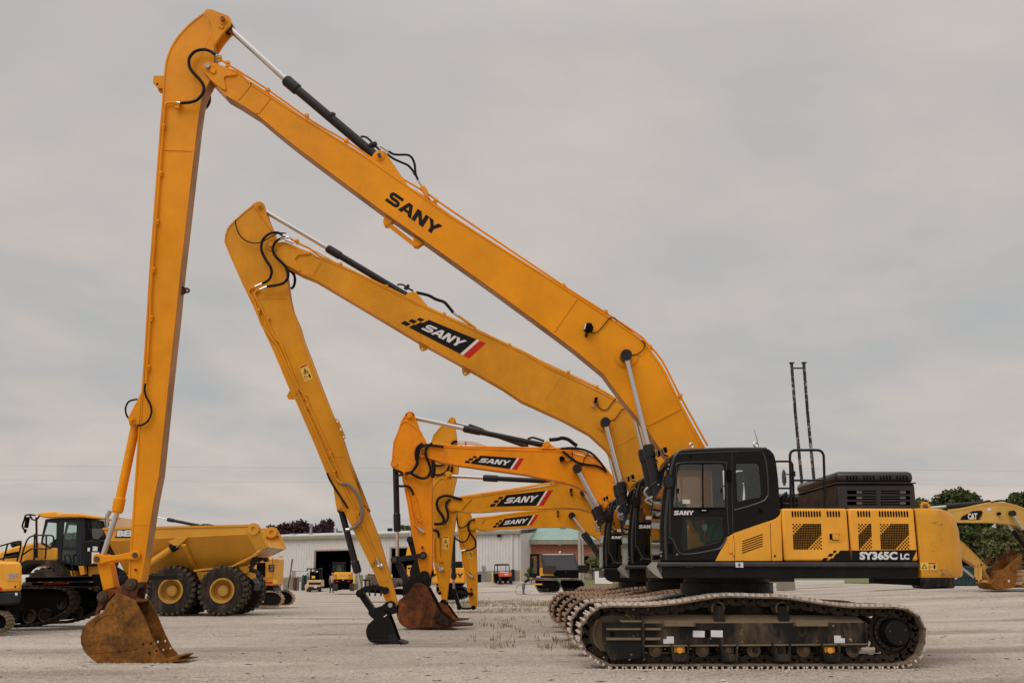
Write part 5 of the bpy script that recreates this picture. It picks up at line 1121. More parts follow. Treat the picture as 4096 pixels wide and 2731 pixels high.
link(e5, 'hitch_bar', z4((556, 1368))[0], z4((650, 1368))[0], 8, S0 - .08, S1 + .06, M['black'], 9, 9, Yr=S0, pinmat=M['matte'], mid=z4((585, 1374), (620, 1374)))
# E6
e6 = exc('amber excavator hidden behind the orange boom, only its pointed stick head showing above', (1.15, 18.2, .05))
copy_body(e6, {'grousers': M['shoe2']}, False)
A0, A1, S0, S1 = 34.6, 35.1, 34.65, 35.05
boom = boxarm(e6, 'boom', z4((490, 310), (560, 300), (800, 325), (1200, 345), (1400, 400)) + [(2420, 1920), (2500, 2040), (2560, 2130), (2570, 2210), (2500, 2230)] + [(2440, 2120)] + z4((1480, 700), (1380, 600), (1250, 530), (1000, 480), (640, 430), (560, 420), (490, 400)), A0, A1, m2, t=.035)
for dy in (0, 6, 12): tubepx(e6, 'pipe', z4((515, 275 + dy), (560, 270 + dy), (650, 275 + dy), (720, 297 + dy), (800, 318 + dy)), A0 + .1 + dy * .012, .014, M['silver'] if dy == 6 else m2, boom, Yr=A0)
for dy in (0, 7, 14): tubepx(e6, 'hose', zS((960, 550 + dy), (975, 525 + dy), (1000, 512 + dy), (1030, 510 + dy)), S0 - .05, .03, M['rubber'])
for q in (zS((730, 800), (780, 820), (840, 815), (880, 795)), zS((735, 930), (800, 938), (860, 915), (905, 880), (930, 815)), zS((945, 910), (965, 870), (965, 815))): tubepx(e6, 'hose', q, S0 - .05, .035, M['rubber'])
plate(e6, 'pipe_bracket', zS((1125, 512), (1142, 512), (1142, 555), (1125, 555)), A0, A0 + .3, m2, boom)
sl = z4((430, 178), (385, 232), (368, 285), (360, 400), (365, 600), (400, 900), (430, 1200), (445, 1320)); sr = z4((465, 1320), (480, 1100), (500, 800), (515, 610), (545, 480), (552, 430), (545, 330), (538, 240), (528, 170), (535, 145), (515, 127), (495, 130), (480, 142))
stick = boxarm(e6, 'stick', sl + sr, S0, S1, m2, t=.04)
strip(e6, stick, zS((905, 330))[0], zS((1000, 430))[0], .02, S0 + .012, m2)
boss(e6, stick, z4((510, 137))[0], S0 + .012, (.13, .09), m2)
hyd(e6, z4((510, 138))[0], z4((620, 165))[0], z4((1000, 300))[0], (A0 + A1) / 2, A0, 10, 16, .5)
hyd(e6, zQ((340, 265))[0], zQ((352, 130))[0], z4((375, 480))[0], (S0 + S1) / 2, S0, 9, 16, .4)
link(e6, 'bucket_link', zQ((340, 265))[0], zQ((430, 560))[0], 22, S0, S1, M['black'], 13, None, Yr=S0, pinmat=M['dkgrey'])
bo = zQ((620, 600), (450, 540), (400, 560), (360, 620), (335, 700), (345, 790), (420, 830), (520, 820), (640, 760))
bk = bucket(e6, bo, 0, 8, 34.3, 35.4, M['black'], 4, .25, (1, .5))
# ================================================================== ground
def sheet(name, xs, ys, dz, mat, keep=None):
    vs = []; fs = []; nx = len(xs)
    for y in ys:
        for x in xs: vs.append((x, y, terr(x, y) + dz))
    for j in range(len(ys) - 1):
        for i in range(nx - 1):
            if keep and not keep((xs[i] + xs[i + 1]) / 2, (ys[j] + ys[j + 1]) / 2): continue
            a = j * nx + i; fs.append((a, a + 1, a + nx + 1, a + nx))
    me = bpy.data.meshes.new(name); me.from_pydata(vs, [], fs); me.materials.append(mat); me.polygons.foreach_set('use_smooth', [True] * len(me.polygons))
    o = bpy.data.objects.new(name, me); COL.objects.link(o); o['kind'] = 'structure'; return o
def fr_(a, b, s):
    o = []; x = a
    while x < b: o.append(x); x += s
    return o
def gravel():
    m, nt, b = new_mat('gravel')
    f = noise(nt, .12, 6, .6); c = ramp(nt, f, [(.35, (.47, .40, .345)), (.65, (.62, .545, .48))])
    g = noise(nt, .5, 8, .7, stretch=(.4, 1.2, 1)); r = ramp(nt, g, [(.47, (0, 0, 0)), (.66, (.8,) * 3)]); c = mix(nt, r, c, (.68, .59, .50))
    g = noise(nt, .7, 8, .7, stretch=(.3, 1.4, 1), dist=.4); r = ramp(nt, g, [(.52, (0, 0, 0)), (.68, (.75,) * 3)]); c = mix(nt, r, c, (.27, .215, .175))
    tc = nt.nodes.new('ShaderNodeTexCoord')
    v = N(nt, 'ShaderNodeTexVoronoi'); v.inputs['Scale'].default_value = 26; nt.links.new(tc.outputs['Object'], v.inputs['Vector'])
    bw = nt.nodes.new('ShaderNodeRGBToBW'); nt.links.new(v.outputs['Color'], bw.inputs[0])
    c = mix(nt, .5, c, ramp(nt, bw.outputs[0], [(.15, (.27, .225, .19)), (.5, (.54, .47, .41)), (.9, (.85, .77, .69))]))
    v2 = N(nt, 'ShaderNodeTexVoronoi'); v2.inputs['Scale'].default_value = 7; nt.links.new(tc.outputs['Object'], v2.inputs['Vector'])
    bw2 = nt.nodes.new('ShaderNodeRGBToBW'); nt.links.new(v2.outputs['Color'], bw2.inputs[0])
    c = mix(nt, ramp(nt, bw2.outputs[0], [(.86, (0, 0, 0)), (.9, (.5,) * 3)]), c, (.62, .55, .48)); c = mix(nt, ramp(nt, bw2.outputs[0], [(.1, (.45,) * 3), (.13, (0, 0, 0))]), c, (.2, .155, .13))
    for rot, sc, lo_, hi_, cc, am in ((.10, .09, .66, .9, (.70, .62, .53), .6), (-.16, .07, .72, .93, (.27, .22, .18), .6), (.3, .06, .76, .95, (.70, .62, .54), .55)):
        mp = nt.nodes.new('ShaderNodeMapping'); mp.inputs['Rotation'].default_value = (0, 0, math.pi / 2 + rot); nt.links.new(tc.outputs['Object'], mp.inputs[0])
        wv = N(nt, 'ShaderNodeTexWave'); wv.inputs['Scale'].default_value = sc; wv.inputs['Distortion'].default_value = 5; wv.inputs['Detail'].default_value = 4; wv.inputs['Detail Scale'].default_value = .6; nt.links.new(mp.outputs[0], wv.inputs['Vector'])
        k1 = ramp(nt, wv.outputs['Fac'], [(lo_, (0, 0, 0)), (hi_, (am,) * 3)]); k2 = ramp(nt, noise(nt, .16 + sc * .2, 7, .7), [(.42, (0, 0, 0)), (.6, (1, 1, 1))])
        c = mix(nt, mix(nt, 1.0, k1, k2, 'MULTIPLY'), c, cc)
    nt.links.new(c, b.inputs['Base Color']); b.inputs['Roughness'].default_value = .95; b.inputs['Specular IOR Level'].default_value = .1
    ad = nt.nodes.new('ShaderNodeMath'); ad.operation = 'ADD'; nt.links.new(v.outputs['Distance'], ad.inputs[0]); nt.links.new(noise(nt, 5, 8, .7), ad.inputs[1])
    bump(nt, b, ad.outputs[0], 1.0, .05); return m
xs = [-400, -250, -150, -100, -75] + fr_(-60, 60, 1.5) + [60, 80, 120, 200, 400]; ys = [-60, -30, -10] + fr_(0, 150, 1.5) + [150, 170, 200, 260, 350, 500, 800]
GRAV = gravel()
sheet('gravel_yard', xs, ys, 0, GRAV)
m, nt, b = new_mat('lawn_grass'); c = ramp(nt, noise(nt, .5, 8, .7), [(.35, (.085, .10, .028)), (.65, (.17, .18, .06))]); c = mix(nt, .5, c, ramp(nt, noise(nt, 14, 4), [(.3, (.07, .085, .02)), (.7, (.2, .2, .08))])); nt.links.new(c, b.inputs['Base Color']); b.inputs['Roughness'].default_value = .95
LAWN = m
sheet('lawn', fr_(4, 60, 1.5), fr_(61, 180, 1.5), .03, LAWN, lambda x, y: (x > 4.5 and y > 91 and x < 17) or (y > 62 + max(0, 24 - x) * 2.0 and x > 12))
# grass tufts growing through the gravel
def tufts(name, spots, mat, hmin, hmax):
    vs = []; fs = []
    for (x, y, n, sp) in spots:
        for k in range(n):
            px_, py_ = x + random.gauss(0, sp), y + random.gauss(0, sp * .8); z = terr(px_, py_); h = random.uniform(hmin, hmax); a = random.random() * 6.28; w_ = .008 + .006 * random.random()
            dx, dy = math.cos(a) * w_, math.sin(a) * w_; lx, ly = random.gauss(0, h * .35), random.gauss(0, h * .35); i = len(vs)
            vs += [(px_ - dx, py_ - dy, z - .01), (px_ + dx, py_ + dy, z - .01), (px_ + lx * .5 + dx * .6, py_ + ly * .5 + dy * .6, z + h * .6), (px_ + lx * .5 - dx * .6, py_ + ly * .5 - dy * .6, z + h * .6), (px_ + lx, py_ + ly, z + h)]
            fs += [(i, i + 1, i + 2, i + 3), (i + 3, i + 2, i + 4)]
    me = bpy.data.meshes.new(name); me.from_pydata(vs, [], fs); me.materials.append(mat); o = bpy.data.objects.new(name, me); COL.objects.link(o); o['kind'] = 'stuff'; return o
m, nt, b = new_mat('dry_weed'); c = ramp(nt, noise(nt, 3, 3), [(.35, (.15, .15, .06)), (.65, (.34, .30, .17))]); nt.links.new(c, b.inputs['Base Color']); b.inputs['Roughness'].default_value = .9
WEED = m; sp = []
for i in range(210):
    p = (random.uniform(1800, 2260), random.uniform(2404, 2428) if random.random() < .7 else random.uniform(2395, 2450)); w_ = hit(p); sp.append((w_.x, w_.y, 15, .35))
for i in range(90):
    p = (random.uniform(1880, 2300), random.uniform(2440, 2600)); w_ = hit(p); sp.append((w_.x, w_.y, 4, .05))
for p, n in (((2285, 2590), 40), ((2310, 2598), 26), ((2200, 2592), 14), ((2240, 2570), 10), ((2230, 2485), 20), ((2075, 2550), 9), ((2190, 2545), 8), ((1940, 2500), 12), ((2030, 2505), 14)):
    w_ = hit(p); sp.append((w_.x, w_.y, n, .09))
tufts('weeds', sp, WEED, .04, .15)
# loose stones
vs = []; fs = []
def stone(x, y, r):
    z = terr(x, y); i = len(vs); q = []
    for d in ((1, 0, 0), (0, 1, 0), (-1, 0, 0), (0, -1, 0), (0, 0, .8), (0, 0, -.5)): k = r * random.uniform(.6, 1.2); vs.append((x + d[0] * k, y + d[1] * k, z + r * .25 + d[2] * k))
    for a, b_ in ((0, 1), (1, 2), (2, 3), (3, 0)): fs.append((i + a, i + b_, i + 4)); fs.append((i + b_, i + a, i + 5))
for k in range(17000):
    y = 11 + (random.random() ** 2.2) * 34; x = random.uniform(-.55, .55) * y * 1.05; stone(x, y, random.uniform(.005, .016))
for (x0, x1, y0, y1, n) in ((-6.55, -5.2, 15.85, 16.05, 260), (-6.6, -5.0, 16.6, 16.85, 160), (1.1, 6.2, 14.8, 15.02, 700), (5.9, 6.5, 14.9, 15.8, 160), (-2.75, -2.0, 20.1, 20.3, 120), (-2.9, -1.5, 25.5, 25.8, 160), (-13.2, -8.5, 34.1, 34.6, 160)):
    for k in range(n): stone(random.uniform(x0, x1), random.uniform(y0, y1), random.uniform(.006, .02))
for k in range(110):
    y = 11 + random.random() * 25; x = random.uniform(-.55, .55) * y; stone(x, y, random.uniform(.025, .045))
me = bpy.data.meshes.new('loose_stones'); me.from_pydata(vs, [], fs); me.materials.append(paint('stone', (.50, .44, .385), .95, var=.35, spec=.05)); o = bpy.data.objects.new('loose_stones', me); COL.objects.link(o); o['kind'] = 'stuff'

vs = []; fs = []
for k in range(260):
    y = 12 + random.random() ** 1.5 * 30; x = random.uniform(-.52, .52) * y; a = random.random() * 3.14; l = random.uniform(.02, .09); w_ = random.uniform(.004, .012); z = terr(x, y) + .004; i = len(vs); dx, dy = math.cos(a) * l, math.sin(a) * l * .5
    vs += [(x - dx, y - dy, z), (x + w_, y - w_, z), (x + dx, y + dy, z + .006), (x - w_, y + w_, z + .012)]; fs += [(i, i + 1, i + 3), (i + 1, i + 2, i + 3)]
me = bpy.data.meshes.new('debris'); me.from_pydata(vs, [], fs); me.materials.append(plain('dark_twigs', (.05, .03, .02), .9)); o = bpy.data.objects.new('debris', me); COL.objects.link(o); o['kind'] = 'stuff'
# ================================================================== articulated dump truck
def base_of(p): w_ = hit(p); return w_
tk = Thing('dump_truck', (-12, 36, 0), 'yellow articulated dump truck with long tipping body and big tyres behind the rusty bucket', 'dump truck')
YT = 34.6; YTF = 37.2
def wheel(T, p, rpx, Yn, w, Yr, rimmat, near=True, rimpx=.51, a0=0):
    x, z = X2(p, Yr); r = rpx * mpp(p, Yr); c = (x, Yn + w / 2, z); B = MB(); h = w / 2; ri = r * rimpx
    B.lathe([(ri * .96, -h * .8), (ri * 1.02, -h * .92), (r * .72, -h * 1.0), (r * .90, -h * .93), (r * .955, -h * .8), (r * .965, 0), (r * .955, h * .8), (r * .90, h * .93), (r * .72, h), (ri * 1.02, h * .92), (ri * .96, h * .8)], c, seg=44)
    t = T.part('tyre', B, M['tyre'])
    L = MB(); n = 26
    for i in range(n):
        for sgn in (-1, 1):
            a = 2 * math.pi * (i + (.5 if sgn > 0 else 0)) / n + a0; d = 2 * math.pi / n * .27
            def q(rr, an, yy): return (x + rr * math.cos(an), c[1] + yy, z + rr * math.sin(an))
            vs = [q(r * .94, a - d, sgn * h * 1.0), q(r * .94, a + d, sgn * h * 1.0), q(r * 1.0, a + d * .9, sgn * h * .88), q(r * 1.0, a - d * .9, sgn * h * .88), q(r * .94, a - d + .06, 0), q(r * .94, a + d + .06, 0), q(r * 1.0, a + d * .9 + .06, sgn * .02), q(r * 1.0, a - d * .9 + .06, sgn * .02),
                  q(r * .86, a - d, sgn * h * .985), q(r * .86, a + d, sgn * h * .985)]
            L.add(vs, [(0, 1, 2, 3), (3, 2, 6, 7), (0, 3, 7, 4), (1, 5, 6, 2), (8, 9, 1, 0)])
    L.fix = True; T.part('tread_lugs', L, M['lug'], t)
    Rm = MB(); o = -1
    Rm.lathe([(ri * 1.0, o * h * .88), (ri * .98, o * h * 1.0), (ri * .86, o * h * 1.0), (ri * .82, o * h * .8), (ri * .74, o * h * .3), (ri * .45, o * h * .15), (ri * .44, o * h * .55), (ri * .42, o * h * .62), (ri * .28, o * h * .66), (0, o * h * .67)], c, seg=36)
    T.part('rim', Rm, rimmat, t)
    Rm = MB()
    for i in range(14):
        a = 2 * math.pi * i / 14; Rm.cyl((x + ri * .36 * math.cos(a), c[1] + o * h * .62, z + ri * .36 * math.sin(a)), (x + ri * .36 * math.cos(a), c[1] + o * h * .7, z + ri * .36 * math.sin(a)), ri * .035, seg=6)
    T.part('wheel_nuts', Rm, rimmat, t)
    return t
for p in (zH((797, 862))[0], zH((1228, 860))[0], (176, 2368)):
    wheel(tk, p, 99, YT, .68, YT, M['truckrim'], a0=random.random()); wheel(tk, p, 99, YTF - .4, .68, YT, M['truckrim'], a0=random.random())
tm = M['truck']
def P3(p, Y, Yr): v = X2(p, Yr); return (v[0], Y, v[1])
# tipping body: band and inward sloping lower face on both sides
b = {'a': zH((236, 343))[0], 'b': zH((1530, 313))[0], 'c': zH((1565, 375))[0], 'd': zH((282, 442))[0], 'e': zH((1440, 386))[0], 'f': zH((1612, 495))[0], 'g': zH((1520, 548))[0], 'h': zH((1300, 655))[0], 'i': zH((975, 693))[0], 'j': zH((352, 722))[0]}
YR = YT
S_ = MB()
for Yo, Yi, s_ in ((YT - .02, YT + .85, 1), (YTF + .1, YTF - .77, -1)):
    band = [b['a'], b['b'], b['c'], b['e'], b['d']]
    S_.ext([X2(p, YR) for p in band], Yo, Yo + s_ * .12)
    S_.f3([P3(b['d'], Yo, YR), P3(b['e'], Yo, YR), P3(zH((1510, 530))[0], Yo + s_ * .22, YR), P3(b['h'], Yi, YR), P3(b['i'], Yi, YR), P3(b['j'], Yi, YR)], .04 * -s_)
    S_.f3([P3(b['e'], Yo, YR), P3(b['c'], Yo, YR), P3(b['f'], Yo + s_ * .05, YR), P3(zH((1510, 530))[0], Yo + s_ * .22, YR)], .04 * -s_)
    S_.ext(ribbon([X2(p, YR) for p in zH((236, 343), (1530, 313), (1565, 375), (1612, 495))], .07), Yo - s_ * .03, Yo + s_ * .1)
    S_.ext(ribbon([X2(p, YR) for p in zH((1612, 495), (1515, 545), (1300, 655), (975, 692))], .06), Yo + s_ * .25, Yo + s_ * .32)
S_.fix = True
body = tk.part('tipping_body', S_, tm)
F_ = MB(); Yi, Yj = YT + .85, YTF - .77
F_.f3([P3(b['j'], Yi, YR), P3(b['i'], Yi, YR), P3(b['i'], Yj, YR), P3(b['j'], Yj, YR)], .05); F_.f3([P3(b['i'], Yi, YR), P3(b['h'], Yi, YR), P3(b['h'], Yj, YR), P3(b['i'], Yj, YR)], .05)
F_.f3([P3(b['h'], Yi, YR), P3(b['g'], Yi - .2, YR), P3(b['g'], Yj + .2, YR), P3(b['h'], Yj, YR)], .05)
F_.f3([P3(b['d'], YT, YR), P3(b['j'], Yi, YR), P3(b['j'], Yj, YR), P3(b['d'], YTF, YR)], .05); F_.f3([P3(b['a'], YT, YR), P3(b['d'], YT, YR), P3(b['d'], YTF, YR), P3(b['a'], YTF, YR)], .05)
tk.part('body_floor', F_, tm, body)
F_ = MB(); F_.f3([P3(b['g'], YT + .25, YR), P3(b['f'], YT + .03, YR), P3(b['f'], YTF + .05, YR), P3(b['g'], YTF - .17, YR)], .05)
F_.f3([P3(b['f'], YT + .03, YR), P3(zH((1606, 484))[0], YT + .03, YR), P3(zH((1606, 484))[0], YTF + .05, YR), P3(b['f'], YTF + .05, YR)], .05)
tk.part('tail_chute', F_, M['cream'], body)
F_ = MB()
for p in (zH((1497, 345))[0],): F_.cy(p, 13, YT - .06, YT - .01, YR); x, z = X2(p, YR); F_.ext(circ(x, z, .2, 20), YT - .1, YT - .06, [circ(x, z, .08, 12)])
for Yh in (YTF - .05,): x, z = X2(zH((1497, 345))[0], YR); F_.ext(circ(x, z, .2, 20), Yh - .02, Yh + .03, [circ(x, z, .08, 12)])
tk.part('pivot_ring', F_, tm, body)
F_ = MB(); F_.f3([P3(zH((262, 340))[0], YT + .2, YR), P3(zH((262, 232))[0], YT + .9, YR), P3(zH((262, 232))[0], YTF - .8, YR), P3(zH((262, 340))[0], YTF - .1, YR)], .05)
F_.px(zH((290, 340), (275, 290), (340, 248), (418, 252), (470, 322), (470, 330)), YT + .5, YT + .6, Yr=YR); F_.px(zH((290, 340), (275, 290), (340, 248), (418, 252), (470, 322), (470, 330)), YTF - .7, YTF - .6, Yr=YR)
tk.part('rock_guard', F_, M['cream'], body)
L = MB(); put(L, [([(-.06, -.22), (1.06, -.22), (1.1, 1.2), (0, 1.2)], [])], zH((350, 408), (560, 408), (568, 352), (362, 356)), YT - .024, .004, Yr=YR); nb = tk.part('name_plate', L, M['decalblack'], body)
L = MB(); put_font(L, 'BELL', zH((350, 408), (560, 408), (568, 352), (362, 356)), YT - .03, .06, Yr=YR); tk.part('lettering', L, M['white'], body)
# underside chassis, struts, tipping ram
F_ = MB(); F_.px(zH((330, 722), (1390, 722), (1450, 800), (1440, 860), (1000, 870), (330, 850)), YT + .9, YTF - .8, Yr=YR)
F_.px(zH((300, 700), (340, 690), (400, 860), (330, 880)), YT + .7, YTF - .6, Yr=YR)
tk.part('chassis', F_, M['dkgrey'])
F_ = MB(); F_.px(zH((960, 700), (1115, 700), (1100, 790), (1040, 800), (985, 770)), YT + .7, YT + .9, Yr=YR); F_.cy(zH((1052, 735))[0], 17, YT + .6, YT + .75, YR); tk.part('suspension_beam', F_, tm); F_ = MB()
F_.px(zH((1330, 660), (1395, 650), (1400, 700), (1460, 715), (1466, 750), (1440, 765), (1350, 700)), YT + .6, YT + .8, Yr=YR); F_.cy(zH((1385, 685))[0], 14, YT + .5, YT + .7, YR)
tk.part('suspension_beam', F_, tm)
F_ = MB(); F_.px(zH((1415, 612), (1500, 575), (1560, 590), (1520, 602), (1470, 625), (1430, 670), (1415, 660)), YT + .75, YT + .95, Yr=YR); F_.cy(zH((1462, 603))[0], 13, YT + .6, YT + 1, YR); F_.cy(zH((1548, 598))[0], 9, YT + .7, YT + 1, YR)
tk.part('body_hinge', F_, M['dkgrey'])
for Yh in (YT + .12, YTF - .35):
    A = Vector(P3(zH((355, 815))[0], Yh, YR)); B_ = Vector(P3(zH((805, 503))[0], Yh, YR)); C_ = Vector(P3(zH((840, 470))[0], Yh, YR))
    F_ = MB(); F_.cyl(A, B_, .125, seg=16); h_ = tk.part('tipping_ram', F_, tm)
    F_ = MB(); F_.cyl(B_ - (B_ - A).normalized() * .05, B_ + (B_ - A).normalized() * .16, .15, seg=16); tk.part('gland', F_, M['black'], h_)
    F_ = MB(); F_.cyl(B_, C_, .08, seg=12); F_.cyl(C_ - Vector((0, .12, 0)), C_ + Vector((0, .12, 0)), .13, seg=14); tk.part('ram_rod', F_, M['silver'], h_)
plate(tk, 'ram_bracket', zH((782, 450), (852, 420), (955, 410), (880, 480), (835, 485)), YT - .09, YT - .03, tm, body, Yr=YR)
F_ = MB(); F_.f3([P3(zH((900, 462))[0], YT - .02, YR), P3(zH((932, 470))[0], YT - .02, YR), P3(zH((972, 688))[0], YT + .8, YR), P3(zH((948, 688))[0], YT + .8, YR)], -.1); tk.part('body_rib', F_, tm, body)
# cab and bonnet
YC0, YC1 = 34.9, 36.7
F_ = MB(); F_.px(zW((-40, 530), (0, 520), (200, 450), (450, 400), (500, 430), (600, 462), (722, 468), (716, 632), (640, 640), (330, 640), (290, 700), (-40, 720)), YC0, YTF - .1, Yr=YC0)
bn = tk.part('bonnet', F_, M['hood'], bevel=.06)
F_ = MB(); F_.px(zW((60, 545), (240, 513), (222, 590), (45, 606)), YC0 - .01, YC0, Yr=YC0); F_.px(zW((460, 402), (480, 402), (440, 610), (412, 622)), YC0 - .012, YC0, Yr=YC0); tk.part('vent', F_, M['matte'], bn)
o_ = zW((566, 110), (740, 95), (1035, 95), (1030, 690), (960, 690), (760, 655), (735, 640), (722, 468), (600, 462), (508, 420), (520, 330)); wA = zW((590, 150), (706, 160), (700, 452), (608, 452), (524, 398), (545, 300)); wB = zW((797, 150), (960, 148), (950, 458), (778, 458)); wC = zW((775, 500), (955, 500), (960, 655), (860, 652), (768, 620))
F_ = MB(); F_.px(o_, YC0 + .02, YC0 + .08, [wA, wB, wC], Yr=YC0); F_.px(o_, YC1 - .1, YC1 - .04, [wA, wB, wC], Yr=YC0)
F_.px(zW((1036, 100), (1060, 100), (1060, 690), (1036, 690)), YC0 + .02, YC1 - .04, Yr=YC0); F_.px(zW((722, 640), (1030, 692), (1030, 700), (722, 655)), YC0 + .1, YC1 - .1, Yr=YC0)
cb = tk.part('cab', F_, M['dkgrey'])
for w_ in (wA, wB, wC):
    F_ = MB(); F_.px(w_, YC0 + .04, YC0 + .05, Yr=YC0); tk.part('cab_window', F_, M['glassblue'], cb); F_ = MB(); F_.px(w_, YC1 - .08, YC1 - .07, Yr=YC0); tk.part('cab_window', F_, M['glassblue'], cb)
F_ = MB(); F_.px(zW((620, 350), (665, 350), (700, 455), (720, 640), (640, 640), (540, 410)), YC0 + .5, YC1 - .5, Yr=YC0); F_.px(zW((800, 350), (850, 350), (860, 500), (930, 560), (920, 650), (800, 640)), YC0 + .5, YC1 - .6, Yr=YC0); tk.part('seat_and_dash', F_, M['seat'], cb)
F_ = MB(); F_.px(zW((462, 50), (560, 24), (640, 18), (722, 20), (760, 44), (820, 34), (1000, 38), (1160, 62), (1185, 80), (1190, 104), (1030, 88), (640, 92), (540, 92), (500, 70)), YC0 - .1, YC1 + .05, Yr=YC0); tk.part('cab_roof', F_, M['hood'], cb, bevel=.04)
F_ = MB(); F_.px(zW((1066, 105), (1185, 118), (1180, 250), (1170, 350), (1066, 350)), YC0 + .3, YC0 + .34, Yr=YC0); tk.part('quarter_window', F_, M['glassdk'], cb)
F_ = MB()
for q in (zW((1035, 100), (1190, 120), (1215, 130), (1250, 210)), zW((1040, 110), (1110, 280), (1130, 350)), zW((1180, 210), (1250, 212))): F_.tube([Vector(P3(p, YC0 + .15, YC0)) for p in q], .03, 6)
tk.part('cab_guard', F_, M['black'], cb); F_ = MB()
for k in range(6): F_.tube([Vector(P3(p, YC0 + .6, YC0)) for p in zW((1185 + k * 9, 125 + k * 10), (1190 + k * 9, 210))], .008, 4)
tk.part('guard_mesh', F_, M['black'], cb)
F_ = MB(); F_.tube([(x, YC0 - .15, z) for x, z in smooth([X2(p, YC0) for p in zW((470, 68), (400, 56), (345, 70), (335, 110), (308, 190), (315, 225), (335, 250))], 3)], .03, 6); F_.tube([(x, YC0 - .15, z) for x, z in smooth([X2(p, YC0) for p in zW((400, 60), (430, 115), (480, 120), (520, 75))], 3)], .03, 6)
F_.tube([Vector(P3(p, YC0 - .15, YC0)) for p in zW((482, 90), (484, 300), (488, 600))], .035, 6); tk.part('mirror_frame', F_, M['black'])
F_ = MB(); F_.px(zW((352, 85), (400, 88), (375, 225), (332, 222)), YC0 - .2, YC0 - .1, Yr=YC0); F_.px(zW((335, 235), (362, 238), (345, 292), (325, 275)), YC0 - .2, YC0 - .1, Yr=YC0); tk.part('mirror', F_, M['matte'], bevel=.02)
for q in (zW((310, 660), (330, 560), (390, 380), (470, 322), (640, 318), (700, 322), (722, 350), (715, 440), (680, 480), (560, 485), (450, 485), (340, 560)), zW((630, 320), (628, 470), (616, 615)), zW((-10, 470), (130, 430), (290, 390), (315, 410), (300, 520), (258, 660)), zW((-10, 635), (100, 600), (270, 560)), zW((148, 430), (120, 540), (95, 632)), zW((830, 710), (870, 640), (860, 580), (900, 552), (925, 590), (970, 815)), zW((485, 300), (480, 610))):
    F_ = MB(); F_.tube([(x, YC0 - .3, z) for x, z in smooth([X2(p, YC0) for p in q], 2)], .028, 6); tk.part('handrail', F_, M['black'])
fo = zW((268, 735), (300, 680), (345, 640), (400, 625), (640, 622), (700, 632), (780, 680), (850, 745), (885, 822), (800, 822), (770, 780), (710, 728), (620, 690), (500, 672), (400, 700), (330, 750), (290, 800), (272, 810))
F_ = MB(); F_.px(fo, YT - .05, YT + .8, Yr=YC0); tk.part('mudguard', F_, M['tyre'], bevel=.03)
F_ = MB(); F_.px(zW((1062, 392), (1180, 378), (1292, 402), (1272, 520), (1230, 700), (1080, 690)), YC0 - .1, YC1, Yr=YC0); bx_ = tk.part('tool_box', F_, M['black'], bevel=.03)
F_ = MB(); F_.px(zW((1180, 452), (1240, 456), (1238, 512), (1178, 510)), YC0 - .11, YC0 - .102, Yr=YC0); F_.px(zW((1116, 470), (1146, 470), (1142, 514), (1114, 514)), YC0 - .11, YC0 - .102, Yr=YC0); F_.px(zW((1168, 524), (1262, 528), (1250, 640), (1165, 670)), YC0 - .11, YC0 - .102, Yr=YC0); tk.part('sticker', F_, M['white'], bx_)
F_ = MB(); F_.px(zW((1160, 228), (1300, 226), (1302, 300), (1240, 362), (1170, 350)), YC0 - .05, YC0 + 1.2, Yr=YC0); tk.part('grey_shroud', F_, paint('slate_plate', (.09, .085, .095), .5))
F_ = MB(); F_.tube([(x, YC0 + .4, z) for x, z in smooth([X2(p, YC0) for p in zW((1290, 222), (1288, 130), (1288, 70), (1310, 30), (1325, -5))], 4)], .075, 14); tk.part('exhaust_stack', F_, M['silver'])
F_ = MB(); F_.px(zW((880, 755), (930, 760), (936, 820), (890, 820)), YC0, YC0 + .4, Yr=YC0); F_.px(zW((988, 698), (1052, 696), (1062, 800), (1010, 812)), YC0 - .02, YC0 + .2, Yr=YC0); F_.px(zW((1060, 700), (1225, 705), (1240, 1050), (1075, 1040)), YC0 + .3, YC1, Yr=YC0); tk.part('cab_mount', F_, M['cw'])
F_ = MB(); F_.px(zW((722, 660), (1230, 700), (1400, 800), (1400, 1080), (900, 1050), (300, 1000), (300, 830), (700, 830)), YC0 + .5, YC1 - .1, Yr=YC0); tk.part('engine_chassis', F_, M['matte'])
# ================================================================== smaller tracked machines at the left
def pxtrack(T, pts, Y0, Y1, pitch, sm, cm, gh=.03, nb=2, th=.03, Yr=None, k=4, name='crawler_track', chain=False):
    path = smooth([X2(p, Yr or Y0) for p in pts], k, closed=True); S, C = track_mesh(path, Y0, Y1, pitch, gh, nb, th, chain)
    t = T.part(name, S, sm); T.part('grousers', S.gr, sm, t)
    if chain: T.part('track_chain', C, cm, t)
    inn = inset(path, gh + th + .03); B = MB(); B.ext(inn, Y0 + .12, Y1 - .12); T.part('track_frame', B, cm, t)
    return t
cr = Thing('tracked_carrier', (-12, 26.5, 0), 'low black tracked chassis carrying a long straight black steel beam', 'tracked carrier')
cp = zW((0, 940), (500, 940), (760, 950), (870, 985), (920, 1045), (938, 1120), (925, 1200), (870, 1275), (780, 1330), (680, 1385), (560, 1430), (400, 1465), (200, 1472), (-200, 1472), (-330, 1420), (-380, 1200), (-330, 1000), (-200, 945))
YA = 25.6
